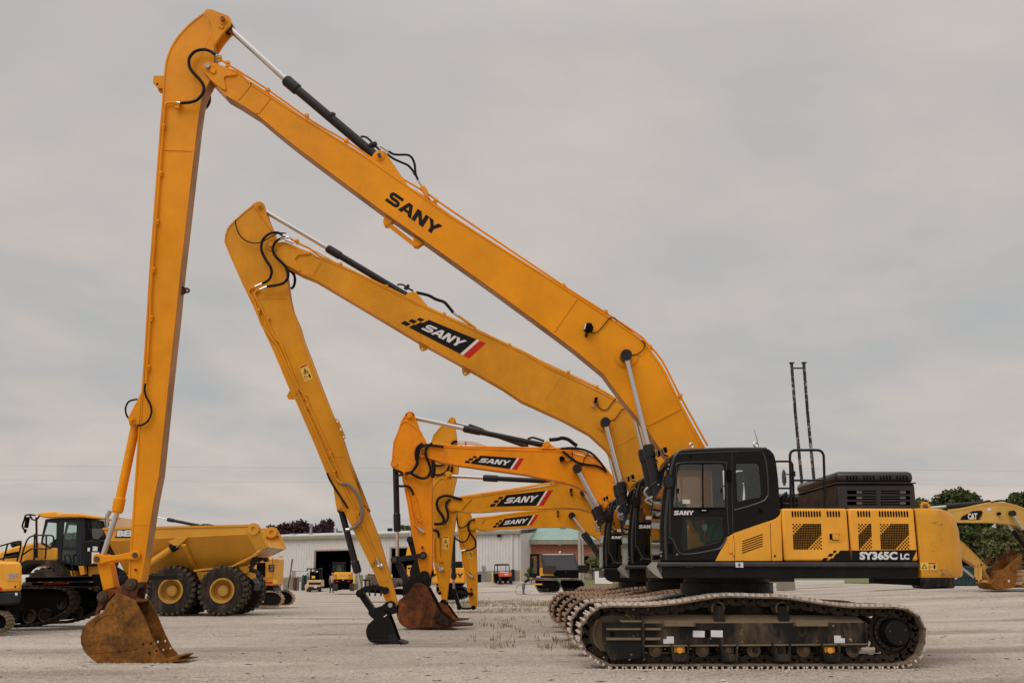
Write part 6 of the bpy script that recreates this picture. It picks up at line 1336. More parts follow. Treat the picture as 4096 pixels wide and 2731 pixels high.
for yy in (YA, YA + 1.9): 
    t = pxtrack(cr, cp, yy, yy + .55, .15, M['tyre'], M['matte'], .045, 1, .03, Yr=YA + .1)
    for p, r in (((380, 1328), 82), ((575, 1310), 80), ((170, 1330), 82), ((790, 1180), 60)):
        x, z = X2(zW(p)[0], YA + .1); rr = r / 3.136 * mpp(zW(p)[0], YA); B = MB(); B.lathe([(rr * .85, -.03), (rr, -.05), (rr, .1), (0, .1), (0, .02), (rr * .85, .02)], (x, yy + .08, z), seg=30); cr.part('road_wheel', B, M['dkgrey'] if r > 100 else M['frame'], t)
B = MB(); B.px(zW((270, 838), (1130, 822), (1135, 880), (270, 900)), YA + .2, YA + .5, Yr=YA); B.px(zW((1130, 806), (1440, 806), (2780, 905 - 100), (2780, 880), (1440, 890), (1130, 885)), YA + .2, YA + .5, Yr=YA) if False else None
B.px([(86, 2307), (360, 2303), (702, 2297), (702, 2316), (600, 2319), (360, 2325), (86, 2327)], YA + .2, YA + .5, Yr=YA); B.px([(655, 2297), (702, 2296), (702, 2317), (655, 2318)], YA + .14, YA + .56, Yr=YA); cr.part('long_beam', B, M['black'], bevel=.01)
B = MB(); B.px(zW((270, 905), (1230, 905), (1250, 1000), (1220, 1060), (1130, 960), (270, 940)), YA + .55, YA + 1.8, Yr=YA); B.px(zW((1130, 800), (1235, 800), (1260, 960), (1270, 1050), (1210, 1070), (1150, 930)), YA + .1, YA + 1.9, Yr=YA); cr.part('deck', B, M['matte'])
B = MB(); x, z = X2(zW((1213, 985))[0], YA); B.cyl((x, YA + .0, z), (x, YA + .12, z), .07, seg=14); cr.part('pivot_pin', B, M['frame'])
B = MB(); B.px(zW((475, 912), (755, 900), (760, 925), (475, 932)), YA + .3, YA + .5, Yr=YA); cr.part('red_strap', B, M['red'])
me_ = Thing('mini_excavator', (-12, 24, 0), 'tail of a mini excavator cut by the left edge, yellow shroud with raised white lettering', 'mini excavator', 'small excavators about the yard')
YM = 23.3
B = MB(); SH = (Vector((.49 * YM, 0, 0)), Vector((1, 0, 0)), Vector((0, 0, 1)), Vector((-.49, 1, 0))); B.ext([X2(p, YM) for p in zW((-300, 640), (232, 640), (272, 695), (270, 1012), (-300, 1025))], YM, YM + 1.5, fr=SH); mb_ = me_.part('engine_shroud', B, M['hood'], bevel=.06)
B = MB(); B.ext([X2(p, YM) for p in zW((-300, 1028), (270, 1016), (262, 1140), (235, 1172), (100, 1192), (-300, 1192))], YM + .02, YM + 1.5, fr=SH); me_.part('counterweight', B, M['dkgrey'], bevel=.05)
L = MB(); ps, w = word(); put(L, ps, zW((102, 862), (240, 862), (242, 788), (104, 788)), YM, .01, sx=1 / w); me_.part('lettering', L, M['silver'], mb_)
B = MB(); B.px(zW((86, 868), (258, 868), (258, 880), (86, 880)), YM - .02, YM); B.px(zW((172, 932), (212, 930), (212, 980), (174, 982)), YM - .015, YM - .001); me_.part('trim_ledge', B, M['hood'], mb_)
B = MB(); B.px(zW((180, 945), (200, 945), (200, 972), (180, 972)), YM - .02, YM - .016); me_.part('lock', B, M['matte'], mb_); B = MB(); B.px(zW((-40, 965), (18, 960), (18, 1012), (-40, 1014)), YM - .01, YM - .001); me_.part('tail_light', B, M['red'], mb_)
B = MB(); B.px(zW((188, 1032), (218, 1032), (218, 1064), (190, 1066)), YM, YM + .015); me_.part('white_label', B, M['white'])
for yy, dxx in ((YM - .1, 0), (YM + 1.3, -130)): pxtrack(me_, [(q_[0] + dxx, q_[1]) for q_ in zW((-500, 1255), (-80, 1250), (40, 1268), (110, 1310), (140, 1380), (130, 1450), (90, 1500), (20, 1525), (-500, 1525), (-560, 1400))], yy, yy + .32, .1, M['dusty'], M['matte'], .03, 1, .03, Yr=YM)
B = MB(); B.px(zW((-400, 1190), (60, 1190), (60, 1260), (-400, 1260)), YM + .3, YM + 1.2); me_.part('carbody', B, M['matte'])
# short-tail excavator behind the truck
ee = Thing('compact_excavator', (-9.5, 43.5, 0), 'round-tailed yellow excavator with a square black side opening, parked behind the dump truck', 'compact excavator', 'small excavators about the yard')
YE = 42.5
xl_ = X2((960, 2280), YE)[0]; xr_ = X2((1108, 2280), YE + .5)[0]; z0_ = X2((1050, 2341), YE)[1]; z1_ = X2((1050, 2231), YE)[1]
pl_ = [(xl_, YE)] + [(xr_ - .6 + .6 * math.sin(R(a)), YE + .6 - .6 * math.cos(R(a))) for a in range(0, 91, 15)] + [(xr_ - .6 + .6 * math.cos(R(a)), YE + 1.7 + .6 * math.sin(R(a))) for a in range(0, 91, 15)] + [(xl_, YE + 2.3)]
B = MB(); B.ext(pl_, z0_, z1_, fr=(Vector((0, 0, 0)), Vector((1, 0, 0)), Vector((0, 1, 0)), Vector((0, 0, 1)))); eb = ee.part('body_shell', B, M['hood'], bevel=.06)
B = MB(); B.px(zX((302, 778), (438, 780), (434, 1004), (300, 1008)), YE - .006, YE + .002); ee.part('opening', B, M['matte'], eb)
B = MB(); B.tube([Vector(P3(p, YE, YE)) for p in zX((550, 700), (556, 1005), (440, 1055), (300, 1060))], .012, 5); B.ring([X2(p, YE) for p in zX((487, 852), (528, 852), (528, 888), (487, 888))], .02, YE - .01, YE + .002); ee.part('panel_seam', B, M['dkgrey'], eb)
B = MB(); B.px(zX((412, 1110), (440, 1085), (548, 1078), (548, 1110)), YE - .006, YE + .002); ee.part('red_flash', B, M['red'], eb); B = MB(); B.px(zX((557, 1040), (624, 1042), (622, 1102), (555, 1100)), YE - .006, YE + .002); ee.part('warning_sticker', B, M['decalyellow'], eb)
ya_ = YE + .35; B = MB(); c0 = (xr_ - .02, 0)
L = MB(); a0_ = X2(zX((625, 925))[0], YE + .35); a1_ = X2(zX((685, 835))[0], YE + .35); fr2 = (Vector((xr_ - .26, YE + .08, a0_[1] + .02)), Vector((.7, .7, 0)).normalized(), Vector((0, 0, 1)), Vector((.7, -.7, 0)).normalized())
L.ext([(0, 0), (.26, 0), (.26, .27), (0, .27)], .0, .03, fr=fr2); ee.part('badge_plate', L, M['dkgrey'], eb)
L = MB(); gp = [(p_[0] * .17 + .02, p_[1] * .2 + .035) for p_ in GL['S'][0]]; L.ext(gp, .03, .05, fr=fr2); ee.part('lettering', L, M['silver'], eb)
B = MB(); B.px(zX((630, 690), (660, 678), (695, 680), (694, 700), (665, 702)), YE + .3, YE + .5); ee.part('camera_box', B, M['hood'])
B = MB(); B.px(zX((100, 1010), (545, 1150), (580, 1220), (330, 1225)), YE + .5, YE + 1.8); ee.part('swing_base', B, M['dkgrey'])
for yy in (YE - .15, YE + 1.95):
    t = pxtrack(ee, zX((100, 1222), (350, 1220), (560, 1222), (640, 1238), (700, 1290), (722, 1345), (705, 1410), (650, 1465), (560, 1472), (100, 1472), (50, 1350)), yy, yy + .5, .15, M['shoe2'], M['frame'], .03, 2, .025, Yr=YE)
    x, z = X2(zX((570, 1345))[0], YE); B = MB(); B.lathe([(0, -.04), (.3, -.04), (.33, 0), (.33, .1)], (x, yy + .08, z), seg=24); ee.part('drive_cap', B, M['black'], t)
B = MB(); B.px(zX((362, 1362), (390, 1362), (392, 1376), (420, 1378), (422, 1402), (364, 1402)), YE - .18, YE - .1, Yr=YE); ee.part('yellow_label', B, M['decalyellow'])

boxarm(ee, 'boom', [(1010, 2240), (900, 2150), (760, 2122), (600, 2118), (560, 2140), (600, 2160), (760, 2165), (880, 2200), (980, 2280)], YE + .9, YE + 1.25, M['hood'])
hyd(ee, (560, 2052), (672, 2077), (850, 2112), YE + 1.1, YE + 1.1, 5, 12, .25)
tubepx(ee, 'hose', zH((1000, 310), (1020, 304), (1050, 312), (1080, 306), (1130, 310), (1160, 316)), YE + 1.1, .03, M['rubber'])
# ================================================================== warehouse, brick office and yard things
def mat_brick():
    m, nt, b = new_mat('red_brick'); tc = nt.nodes.new('ShaderNodeTexCoord'); mp = nt.nodes.new('ShaderNodeMapping'); mp.inputs['Rotation'].default_value = (math.pi / 2, 0, 0); nt.links.new(tc.outputs['Object'], mp.inputs[0])
    br = nt.nodes.new('ShaderNodeTexBrick'); br.inputs['Scale'].default_value = 2.2; br.inputs['Color1'].default_value = (.27, .055, .02, 1); br.inputs['Color2'].default_value = (.37, .09, .035, 1); br.inputs['Mortar'].default_value = (.42, .30, .23, 1); br.inputs['Mortar Size'].default_value = .028
    br.inputs['Brick Width'].default_value = .7; br.inputs['Row Height'].default_value = .26; nt.links.new(mp.outputs[0], br.inputs['Vector']); nt.links.new(br.outputs[0], b.inputs['Base Color']); b.inputs['Roughness'].default_value = .9; return m
def mat_stone():
    m, nt, b = new_mat('stacked_stone'); tc = nt.nodes.new('ShaderNodeTexCoord'); mp = nt.nodes.new('ShaderNodeMapping'); mp.inputs['Scale'].default_value = (1.3, 1, 3.4); nt.links.new(tc.outputs['Object'], mp.inputs[0])
    v = N(nt, 'ShaderNodeTexVoronoi'); v.inputs['Scale'].default_value = 1.5; nt.links.new(mp.outputs[0], v.inputs['Vector']); bw = nt.nodes.new('ShaderNodeRGBToBW'); nt.links.new(v.outputs['Color'], bw.inputs[0]); c = ramp(nt, bw.outputs[0], [(.2, (.2, .15, .11)), (.8, (.46, .38, .30))])
    v2 = N(nt, 'ShaderNodeTexVoronoi', feature='DISTANCE_TO_EDGE'); v2.inputs['Scale'].default_value = 1.5; nt.links.new(mp.outputs[0], v2.inputs['Vector']); c = mix(nt, ramp(nt, v2.outputs['Distance'], [(.02, (1, 1, 1)), (.06, (0, 0, 0))]), c, (.1, .08, .06)); nt.links.new(c, b.inputs['Base Color']); b.inputs['Roughness'].default_value = .95; return m
siding = paint('white_metal_siding', (.66, .64, .625), .5, dirt=(.45, .41, .38), damt=.4, dscale=.25, var=.05)
concrete = paint('stained_concrete', (.27, .235, .2), .9, dirt=(.17, .14, .115), damt=.7, dscale=.6)
gutter = paint('tan_gutter', (.30, .27, .21), .5); roofm = paint('pale_metal_roof', (.55, .56, .56), .45)
teal = paint('weathered_teal_roof', (.25, .37, .325), .5, var=.15, dirt=(.36, .44, .41), damt=.5, dscale=.5); wood = paint('weathered_pallet_wood', (.25, .17, .11), .9, dirt=(.12, .08, .05), damt=.6)
Lc = Vector(W((1000, 2163), 108)); Rc = Vector(W((2078, 2133), 98)); U_ = Vector((Rc.x - Lc.x, Rc.y - Lc.y, 0)); WL = U_.length; U_.normalize(); NF = Vector((-U_.y, U_.x, 0))       # NF points into the building
FRM = (Vector((Lc.x, Lc.y, 0)), U_, Vector((0, 0, 1)), NF)
def FP(p):                             # photo point -> (along facade, height)
    w1 = W(p, 50) - Vector((0, 0, CAM_H)); O = Vector((0, 0, CAM_H)); d = w1
    t = (FRM[0] - O).dot(NF) / d.dot(NF); q = O + d * t; return ((q - FRM[0]).dot(U_), q.z)
wh = Thing('warehouse', (Lc.x + 10, Lc.y, 0), 'long white metal-sided warehouse with two big open black doorways across the back of the yard', 'warehouse')
eL, eR = FP((1000, 2163)), FP((2078, 2134)); pL, pR = FP((1000, 2313)), FP((2078, 2279)); gb = -1.0
d1 = [FP(p) for p in ((1257, 2318), (1402, 2318), (1402, 2200), (1257, 2203))]; d2 = [FP(p) for p in ((1562, 2318), (1668, 2318), (1668, 2189), (1562, 2192))]
zpl = lambda u: pL[1] + (pR[1] - pL[1]) * u / WL
ze = lambda u: eL[1] + (eR[1] - eL[1]) * u / WL
B = MB()
def wallseg(u0, u1, zt0=None, zt1=None, zb0=None, zb1=None): B.ext([(u0, zb0 if zb0 is not None else zpl(u0)), (u1, zb1 if zb1 is not None else zpl(u1)), (u1, zt1 if zt1 is not None else ze(u1)), (u0, zt0 if zt0 is not None else ze(u0))], 0, .15, fr=FRM)
wallseg(0, d1[0][0]); wallseg(d1[1][0], d2[0][0]); wallseg(d2[1][0], WL); wallseg(d1[0][0], d1[1][0], zb0=d1[3][1], zb1=d1[2][1]); wallseg(d2[0][0], d2[1][0], zb0=d2[3][1], zb1=d2[2][1])
u = .2
while u < WL:
    lo = zpl(u)
    for dd in (d1, d2):
        if dd[0][0] - .02 < u < dd[1][0] + .02: lo = dd[3][1] + .05
    B.ext([(u - .045, lo + .01), (u + .045, lo + .01), (u + .045, ze(u) - .02), (u - .045, ze(u) - .02)], -.04, -.001, fr=FRM); u += .305
wh.part('metal_wall', B, siding)
B = MB()
for a, c in ((0, d1[0][0]), (d1[1][0], d2[0][0]), (d2[1][0], WL)): B.ext([(a, gb), (c, gb), (c, zpl(c) - .005), (a, zpl(a) - .005)], -.06, .2, fr=FRM)
wh.part('concrete_plinth', B, concrete)
B = MB(); B.ext([(-.2, eL[1]), (WL + .2, eR[1]), (WL + .2, eR[1] + .32), (-.2, eL[1] + .32)], -.35, .0, fr=FRM); wh.part('gutter', B, gutter, bevel=.03)
B = MB(); q = [FRM[0] + U_ * a + NF * n_ + Vector((0, 0, z_)) for a, n_, z_ in ((-.2, -.3, eL[1] + .33), (WL + .2, -.3, eR[1] + .33), (WL + .2, 9, eR[1] + 1.0), (-.2, 9, eL[1] + 1.0))]; B.f3(q, .1); q = [FRM[0] + U_ * a + NF * n_ + Vector((0, 0, z_)) for a, n_, z_ in ((-.2, 9, eL[1] + 1.0), (WL + .2, 9, eR[1] + 1.0), (WL + .2, 18, eR[1] + .33), (-.2, 18, eL[1] + .33))]; B.f3(q, .1); wh.part('roof', B, roofm)
for a in (0, WL): B = MB(); B.ext([(-.0, gb), (18, gb), (18, 5.3), (9, 6.0), (0, 5.3)], -.1, .1, fr=(FRM[0] + U_ * a, NF, Vector((0, 0, 1)), U_)); wh.part('end_wall', B, siding)
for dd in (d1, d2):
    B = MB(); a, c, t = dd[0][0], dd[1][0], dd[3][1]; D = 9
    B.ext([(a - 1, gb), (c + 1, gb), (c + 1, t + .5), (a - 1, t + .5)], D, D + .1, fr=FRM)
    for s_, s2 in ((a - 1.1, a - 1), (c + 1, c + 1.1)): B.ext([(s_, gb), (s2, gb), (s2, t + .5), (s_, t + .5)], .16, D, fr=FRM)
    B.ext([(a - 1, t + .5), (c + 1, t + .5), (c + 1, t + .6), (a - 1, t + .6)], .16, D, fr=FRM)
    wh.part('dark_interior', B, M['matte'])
    B = MB(); B.ext([(a - .1, t), (c + .1, dd[2][1]), (c + .1, dd[2][1] + .12), (a - .1, t + .12)], -.1, -.045, fr=FRM); B.ext([(a - .12, zpl(a)), (a, zpl(a)), (a, t), (a - .12, t)], -.1, -.045, fr=FRM); wh.part('door_trim', B, paint('door_trim_paint', (.4, .3, .24), .6))
def onwall(name, p0, p1, dpt, mat, off=-.05): B = MB(); a, c = FP(p0), FP(p1); B.ext([(a[0], c[1]), (c[0], c[1]), (c[0], a[1]), (a[0], a[1])], off - dpt, off, fr=FRM); return wh.part(name, B, mat)
onwall('wall_lamp', (1992, 2138), (2006, 2147), .25, M['black']); onwall('wall_lamp', (1555, 2112), (1571, 2124), .25, M['dkgrey']); onwall('electric_meter', (1930, 2262), (1941, 2276), .2, M['grey'])
onwall('downspout', (2048, 2136), (2052, 2284), .12, siding, -.06); onwall('downspout', (1457, 2297), (1461, 2350), .12, siding, -.06)
for p, h, r in (((1183, 2152), 55, 7), ((1284, 2140), 33, 3), ((1326, 2144), 15, 3), ((1113, 2152), 14, 9)):
    a = FP((p[0], p[1])); B = MB(); q = FRM[0] + U_ * a[0] + NF * 3 + Vector((0, 0, ze(a[0]) + .4)); k = 105 / FPX
    if r == 7: B.lathe([(.22, 0), (.22, .42), (.14, .44), (.14, 1.1), (.24, 1.12), (.24, 1.22), (.16, 1.25), (.24, 1.33), (.1, 1.45), (0, 1.46)], q, 'Z', 14)
    elif r == 9: B.lathe([(.2, 0), (.2, .3), (.33, .32), (.33, .38), (0, .4)], q, 'Z', 12)
    else: B.lathe([(.07, 0), (.07, h * k), (.12 if h < 20 else .2, h * k), (.12 if h < 20 else .2, h * k + .12), (0, h * k + .13)], q, 'Z', 10)
    wh.part('roof_vent', B, M['grey'] if r == 7 else siding)
# ---- brick office
YB_ = 101; br = Thing('brick_office', (8, 104, 0), 'red brick office with a teal metal roof and stacked stone base beside the warehouse', 'office building')
xa = X2((2076, 2200), YB_)[0]; xb = X2((2640, 2200), YB_)[0]; zs = X2((2300, 2279), YB_)[1]; ze_ = X2((2300, 2166), YB_)[1]; wns = [((2121, 2290), (2138, 2226)), ((2334, 2273), (2362, 2219)), ((2366, 2273), (2397, 2219)), ((2440, 2273), (2480, 2219))]
B = MB(); hs = []
for a, c in wns: p0, p1 = X2(a, YB_), X2(c, YB_); hs.append([(p0[0], max(p0[1], zs + .02)), (p1[0], max(p0[1], zs + .02)), (p1[0], p1[1]), (p0[0], p1[1])])
B.ext([(xa, zs), (xb, zs), (xb, ze_ - .25), (xa, ze_ - .25)], YB_, YB_ + .3, hs); br.part('brick_wall', B, mat_brick())
for h in hs:
    B = MB(); B.ring(h, .08, YB_ + .05, YB_ + .2); wf = br.part('window_frame', B, M['grey']); B = MB(); B.ext(inset(h, .08), YB_ + .1, YB_ + .12); br.part('window_pane', B, M['glassdk'], wf)
B = MB(); B.box((xa + .05, YB_ + .9, -1), (xb, YB_ + 1, ze_)); br.part('dark_interior', B, M['matte'])
B = MB(); B.box((xa, YB_ - .12, -.5), (xb, YB_ + .3, zs - .03)); br.part('stone_base', B, mat_stone()); B = MB(); B.box((xa, YB_ - .18, zs - .028), (xb, YB_ + .05, zs + .06)); br.part('stone_sill', B, concrete)
B = MB(); B.box((xa - .1, YB_ - .5, ze_ - .25), (xb + .3, YB_ + .1, ze_ + .1)); br.part('eaves_board', B, gutter)
def roofq(pts, par=None, ribs=True, ridge=None):
    B = MB(); B.f3(pts, .08); a, b_, c, d_ = [Vector(p) for p in pts]; n = int((b_ - a).length / .5)
    nr = (b_ - a).cross(d_ - a).normalized()
    for i in range(1, n):
        t = i / n; p = a.lerp(b_, t); dirr = (d_ - a) if (d_ - c).length > .1 else (d_ - a)
        q = d_.lerp(c, t); B.tube([p - nr * .0 + Vector((0, -.04, .04)), q + Vector((0, -.04, .04))], .04, 4)
    return br.part('roof_slope', B, teal)
zr = ze_ + 4.2; roofq([(xa - .2, YB_ - .5, ze_ + .1), (xb + .3, YB_ - .5, ze_ + .1), (xb - 3, YB_ + 7, zr), (xa + 5.2, YB_ + 7, zr)])
roofq([(xb + .3, YB_ + 14, ze_ + .1), (xa - .2, YB_ + 14, ze_ + .1), (xa + 5.2, YB_ + 7.01, zr), (xb - 3, YB_ + 7.01, zr)])
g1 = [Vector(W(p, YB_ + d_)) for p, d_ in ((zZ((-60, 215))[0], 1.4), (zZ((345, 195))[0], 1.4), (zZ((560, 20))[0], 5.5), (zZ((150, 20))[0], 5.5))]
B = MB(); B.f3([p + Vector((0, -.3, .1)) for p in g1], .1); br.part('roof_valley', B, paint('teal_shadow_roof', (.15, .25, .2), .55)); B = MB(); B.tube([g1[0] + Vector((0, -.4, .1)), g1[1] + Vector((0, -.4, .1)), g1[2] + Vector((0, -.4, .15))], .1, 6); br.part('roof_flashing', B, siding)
for p in (zZ((528, 165))[0], zZ((723, 205))[0]):
    q = W(p, YB_ + 1.8); B = MB(); B.lathe([(.16, 0), (.16, .6), (.3, .62), (.3, .8), (.2, 1.0), (.24, 1.15), (0, 1.45)], (q.x, q.y, q.z - .1), 'Z', 10); br.part('roof_vent', B, siding)
for p0, p1 in ((zZ((440, 385))[0], zZ((490, 420))[0]), (z5((697, 443))[0], z5((728, 472))[0])): B = MB(); B.pbox(p0, p1, YB_ - .3, YB_ - .01, YB_); br.part('wall_lamp', B, M['white'])
B = MB(); B.pbox((2087, 2176), (2092, 2312), YB_ - .14, YB_ - .13 + .01, YB_); B.pbox((2090, 2176), (2094, 2312), YB_ - .3, YB_ - .2, YB_); br.part('downspout', B, siding)
# ---- helper for upright yard things
def up(name, label, cat, p0, p1, Y, dep, mat, group=None, bevel=.02, rnd=False):
    a, c = X2(p0, Y), X2(p1, Y); zb = min(c[1], terr((a[0] + c[0]) / 2, Y)) if abs(c[1] - terr((a[0] + c[0]) / 2, Y)) < .4 else c[1]; B = MB()
    if rnd: r = abs(c[0] - a[0]) / 2; x = (a[0] + c[0]) / 2; h = a[1] - zb; B.lathe([(0, 0), (r, 0), (r, h * .93), (r * .7, h * .985), (0, h)], (x, Y, zb), 'Z', 14)
    else: B.box((a[0], Y, zb), (c[0], Y + dep, a[1]))
    return solo(name, B, mat, label, cat, group, loc=((a[0] + c[0]) / 2, Y, zb), bevel=0 if rnd else bevel)
yel = paint('bollard_yellow', (.72, .55, .13), .5)
for (p0, p1, Y, l) in (((1411, 2299), (1421, 2347), 101, 'yellow safety bollard right of the doorway with the small excavator'), ((1561, 2295), (1570, 2325), 101, 'yellow bollard left of the second dark doorway'), ((1967, 2281), (1973, 2331), 97, 'yellow bollard left of the orange utility cart'),
                     ((2087, 2275), (2093, 2308), 98.5, 'yellow bollard before the brick wall beside the downspout'), ((1103, 2338), (1112, 2372), 96, 'yellow bollard behind the compact excavator tail')): up('bollard', l, 'bollard', p0, p1, Y, 0, yel, 'yellow bollards by the buildings', rnd=True)
gc = [((1176, 2307), (1187, 2360), (.12, .03, .02), 'brown'), ((1188, 2304), (1195, 2360), (.13, .12, .12), 'grey'), ((1197, 2327), (1206, 2357), (.6, .6, .56), 'white'), ((1208, 2298), (1217, 2354), (.03, .05, .035), 'dark green'), ((1219, 2298), (1226, 2354), (.02, .022, .02), 'black')]
for p0, p1, c, nm in gc: up('gas_cylinder', nm + ' gas cylinder standing against the warehouse left of the forklift', 'gas cylinder', p0, p1, 98.5, 0, paint(nm + '_cylinder', c, .45), 'gas cylinders by the warehouse', rnd=True)
up('pipe_stub', 'short white pipe post behind the compact excavator', 'pipe post', (1127, 2330), (1131, 2362), 99, 0, siding, rnd=True)
B = MB(); B.tube([W((1170, 2236), 101.5), W((1152, 2352), 99)], .07, 6); solo('steel_pole', B, M['rustd'], 'long dark steel pole leaning on the warehouse wall', 'pole', loc=W((1152, 2352), 99))
B = MB()
for i in range(3): B.tube([(x, 100.2, z) for x, z in [X2(p, 100.2) for p in ((1163 + i * 5, 2358), (1163 + i * 5, 2284 + i), (1170 + i * 5, 2282), (1173 + i * 5, 2290), (1173 + i * 5, 2358))]], .04, 5)
B.tube([(x, 100.2, z) for x, z in [X2(p, 100.2) for p in ((1174, 2288), (1180, 2283), (1228, 2282))]], .03, 5); solo('gate_panels', B, M['grey'], 'bent grey tube gate panels leaning by the gas cylinders', 'gate panel', loc=W((1170, 2358), 100.2))
up('utility_cabinet', 'pale grey utility cabinet against the concrete base of the warehouse', 'cabinet', (1949, 2287), (1969, 2322), 97.6, .8, M['grey'])
up('black_canister', 'upright black machine case beside the warehouse corner wall', 'equipment case', (1911, 2295), (1924, 2330), 97.5, .6, M['matte'])
up('air_conditioner', 'dark boxed air conditioner behind the orange utility cart', 'air conditioner', (2045, 2276), (2058, 2322), 98, .8, M['dkgrey'])
up('blank_board', 'tall blank white board standing on the lawn beside the excavator cabs', 'board', (2380, 2284), (2450, 2334), 60, .25, M['white'])
# utility poles
B = MB(); q = W((2326, 2314), 90); B.cyl((q.x - .13, 90, terr(q.x, 90)), (q.x - .16, 90, 9.2), .13, seg=12); B.cyl((q.x + .15, 90.1, terr(q.x, 90)), (q.x + .12, 90.1, 9.0), .09, seg=10); solo('utility_pole', B, paint('pole_grey', (.38, .34, .30), .8), 'pale twin-pipe utility pole in front of the brick office', 'utility pole', loc=(q.x, 90, terr(q.x, 90)))
B = MB()
for y in (1868, 1925): B.tube([W((-300, y - 10), 140), W((900, y + 1), 140), W((1700, y + 4), 140), W((2700, y - 2), 140), W((4400, y + 20), 140)], .006, 4)
solo('overhead_wires', B, M['dkgrey'], 'thin overhead wires strung across the sky behind the excavators', 'wires', loc=(0, 140, 20))
# ---- table with pallets and a brown tarp
tb = Thing('work_table', (-7.6, 58, 0), 'heavy dark steel work table with slatted sides in front of the warehouse', 'work table')
YQ = 57
B = MB(); B.px(z3((1180, 824), (1600, 824), (1600, 842), (1180, 842)), YQ, YQ + 1.6); tb.part('table_top', B, M['dkgrey'])
for x in (1195, 1240, 1300, 1360, 1440): B = MB(); B.px(z3((x, 843), (x + 14, 843), (x + 14, 1000), (x, 1000)), YQ + .02, YQ + .2); tb.part('leg', B, M['dkgrey'])
B = MB(); B.px(z3((1188, 920), (1600, 925), (1600, 990), (1188, 960)), YQ + .25, YQ + 1.4); tb.part('shelf', B, M['matte'])
B = MB(); n = 22; top = []; bot = []
for i in range(n + 1):
    x = 1262 + 345 * i / n; top.append(z3((x, 820 + 3 * math.sin(i * 1.7)))[0]); bot.append(z3((x, 905 + 22 * math.sin(i * .55) + 8 * math.sin(i * 2.3)))[0])
vs = []; fs = []
for i in range(n + 1):
    for r_, (p, dy) in enumerate(((top[i], 1.2), (top[i], -.02), ((top[i][0], (top[i][1] + bot[i][1]) / 2), -.12 - .06 * math.sin(i * 1.9)), (bot[i], -.1 - .1 * math.sin(i * 1.9 + .6)))): v = X2(p, YQ); vs.append((v[0], YQ + dy, v[1] + (.03 if r_ < 2 else 0)))
for i in range(n):
    for r_ in range(3): a = i * 4 + r_; fs.append((a, a + 1, a + 5, a + 4))
B.add(vs, fs); o = solo('tarpaulin', B, paint('brown_tarp_cloth', (.12, .08, .07), .9, dirt=(.06, .04, .03), damt=.6), 'brown tarpaulin draped over the dark work table', 'tarpaulin', loc=(-7, YQ, .8)); sm = o.modifiers.new('thickness', 'SOLIDIFY'); sm.thickness = .02
for k, (x0, x1, y0) in enumerate(((1222, 1305, 798), (1230, 1300, 770))):
    pt = Thing('pallet', W(z3((1260, y0 + 22))[0], YQ + .3), ('grey wooden pallet lying directly on the dark work table', 'tilted wooden pallet on top of another pallet on the work table')[k], 'pallet', 'pallets stacked on the work table')
    B = MB()
    for j in range(3): B.px(z3((x0, y0 + j * 9 - 4 * k), (x1, y0 + j * 9 + 6 * k), (x1, y0 + j * 9 + 5 + 6 * k), (x0, y0 + j * 9 + 5 - 4 * k)), YQ + .3, YQ + 1.3)
    pt.part('boards', B, wood); B = MB()
    for j in range(3): x = x0 + (x1 - x0 - 10) * j / 2; B.px(z3((x, y0), (x + 9, y0), (x + 9, y0 + 23), (x, y0 + 23)), YQ + .33, YQ + 1.2)
    pt.part('blocks', B, wood)
# ---- forklift
fk = Thing('forklift', W((1265, 2362), 93), 'small dusty yellow forklift seen from behind, left of the dark doorway', 'forklift'); YK = 92.5
B = MB(); B.px(zY((560, 1280), (590, 1205), (820, 1200), (828, 1310), (800, 1330), (610, 1330), (560, 1390), (535, 1390), (530, 1290)), YK, YK + 1.6); fk.part('body', B, M['cream'], bevel=.05)
B = MB(); B.px(zY((600, 1245), (822, 1245), (822, 1285), (605, 1285)), YK - .02, YK); B.px(zY((620, 1330), (800, 1330), (790, 1390), (640, 1390)), YK - .02, YK + .3); fk.part('grille', B, M['dkgrey'])
B = MB()
for a, c in (((570, 1000), (590, 1210)), ((785, 1000), (800, 1200)), ((628, 1010), (640, 1200))): B.px(zY(a, (a[0] + 12, a[1]), (c[0] + 12, c[1]), c), YK + .1, YK + .25)
for a, c in (((590, 1000), (600, 1210)), ((775, 1000), (785, 1200))): B.px(zY(a, (a[0] + 12, a[1]), (c[0] + 12, c[1]), c), YK + 1.3, YK + 1.45, Yr=YK)
B.px(zY((565, 992), (795, 990), (798, 1006), (565, 1008)), YK, YK + 1.6); fk.part('overhead_guard', B, M['black'])
B = MB(); B.px(zY((620, 1060), (700, 1050), (720, 1200), (620, 1200)), YK + .6, YK + 1.0); fk.part('seat', B, M['matte']); B = MB(); B.px(zY((658, 1125), (716, 1130), (714, 1175), (658, 1172)), YK + .05, YK + .08); fk.part('paper_notice', B, M['decalyellow'])
for p in ((590, 1060), (754, 1052)): B = MB(); B.cy(zY(p)[0], 3.2, YK - .05, YK + .1, YK); fk.part('work_light', B, M['white'])
B = MB(); B.px(zY((700, 1312), (750, 1312), (750, 1345), (700, 1345)), YK - .04, YK - .021); fk.part('number_plate', B, M['white'])
for x in (548, 618, 800): B = MB(); q = X2(zY((x, 1382))[0], YK); B.lathe([(0, -.12), (.2, -.12), (.26, -.08), (.26, .08), (.2, .12), (0, .12)], (q[0], YK + (.1 if x > 560 else 1.2), q[1] + .05), 'X', 18); fk.part('wheel', B, M['tyre'])
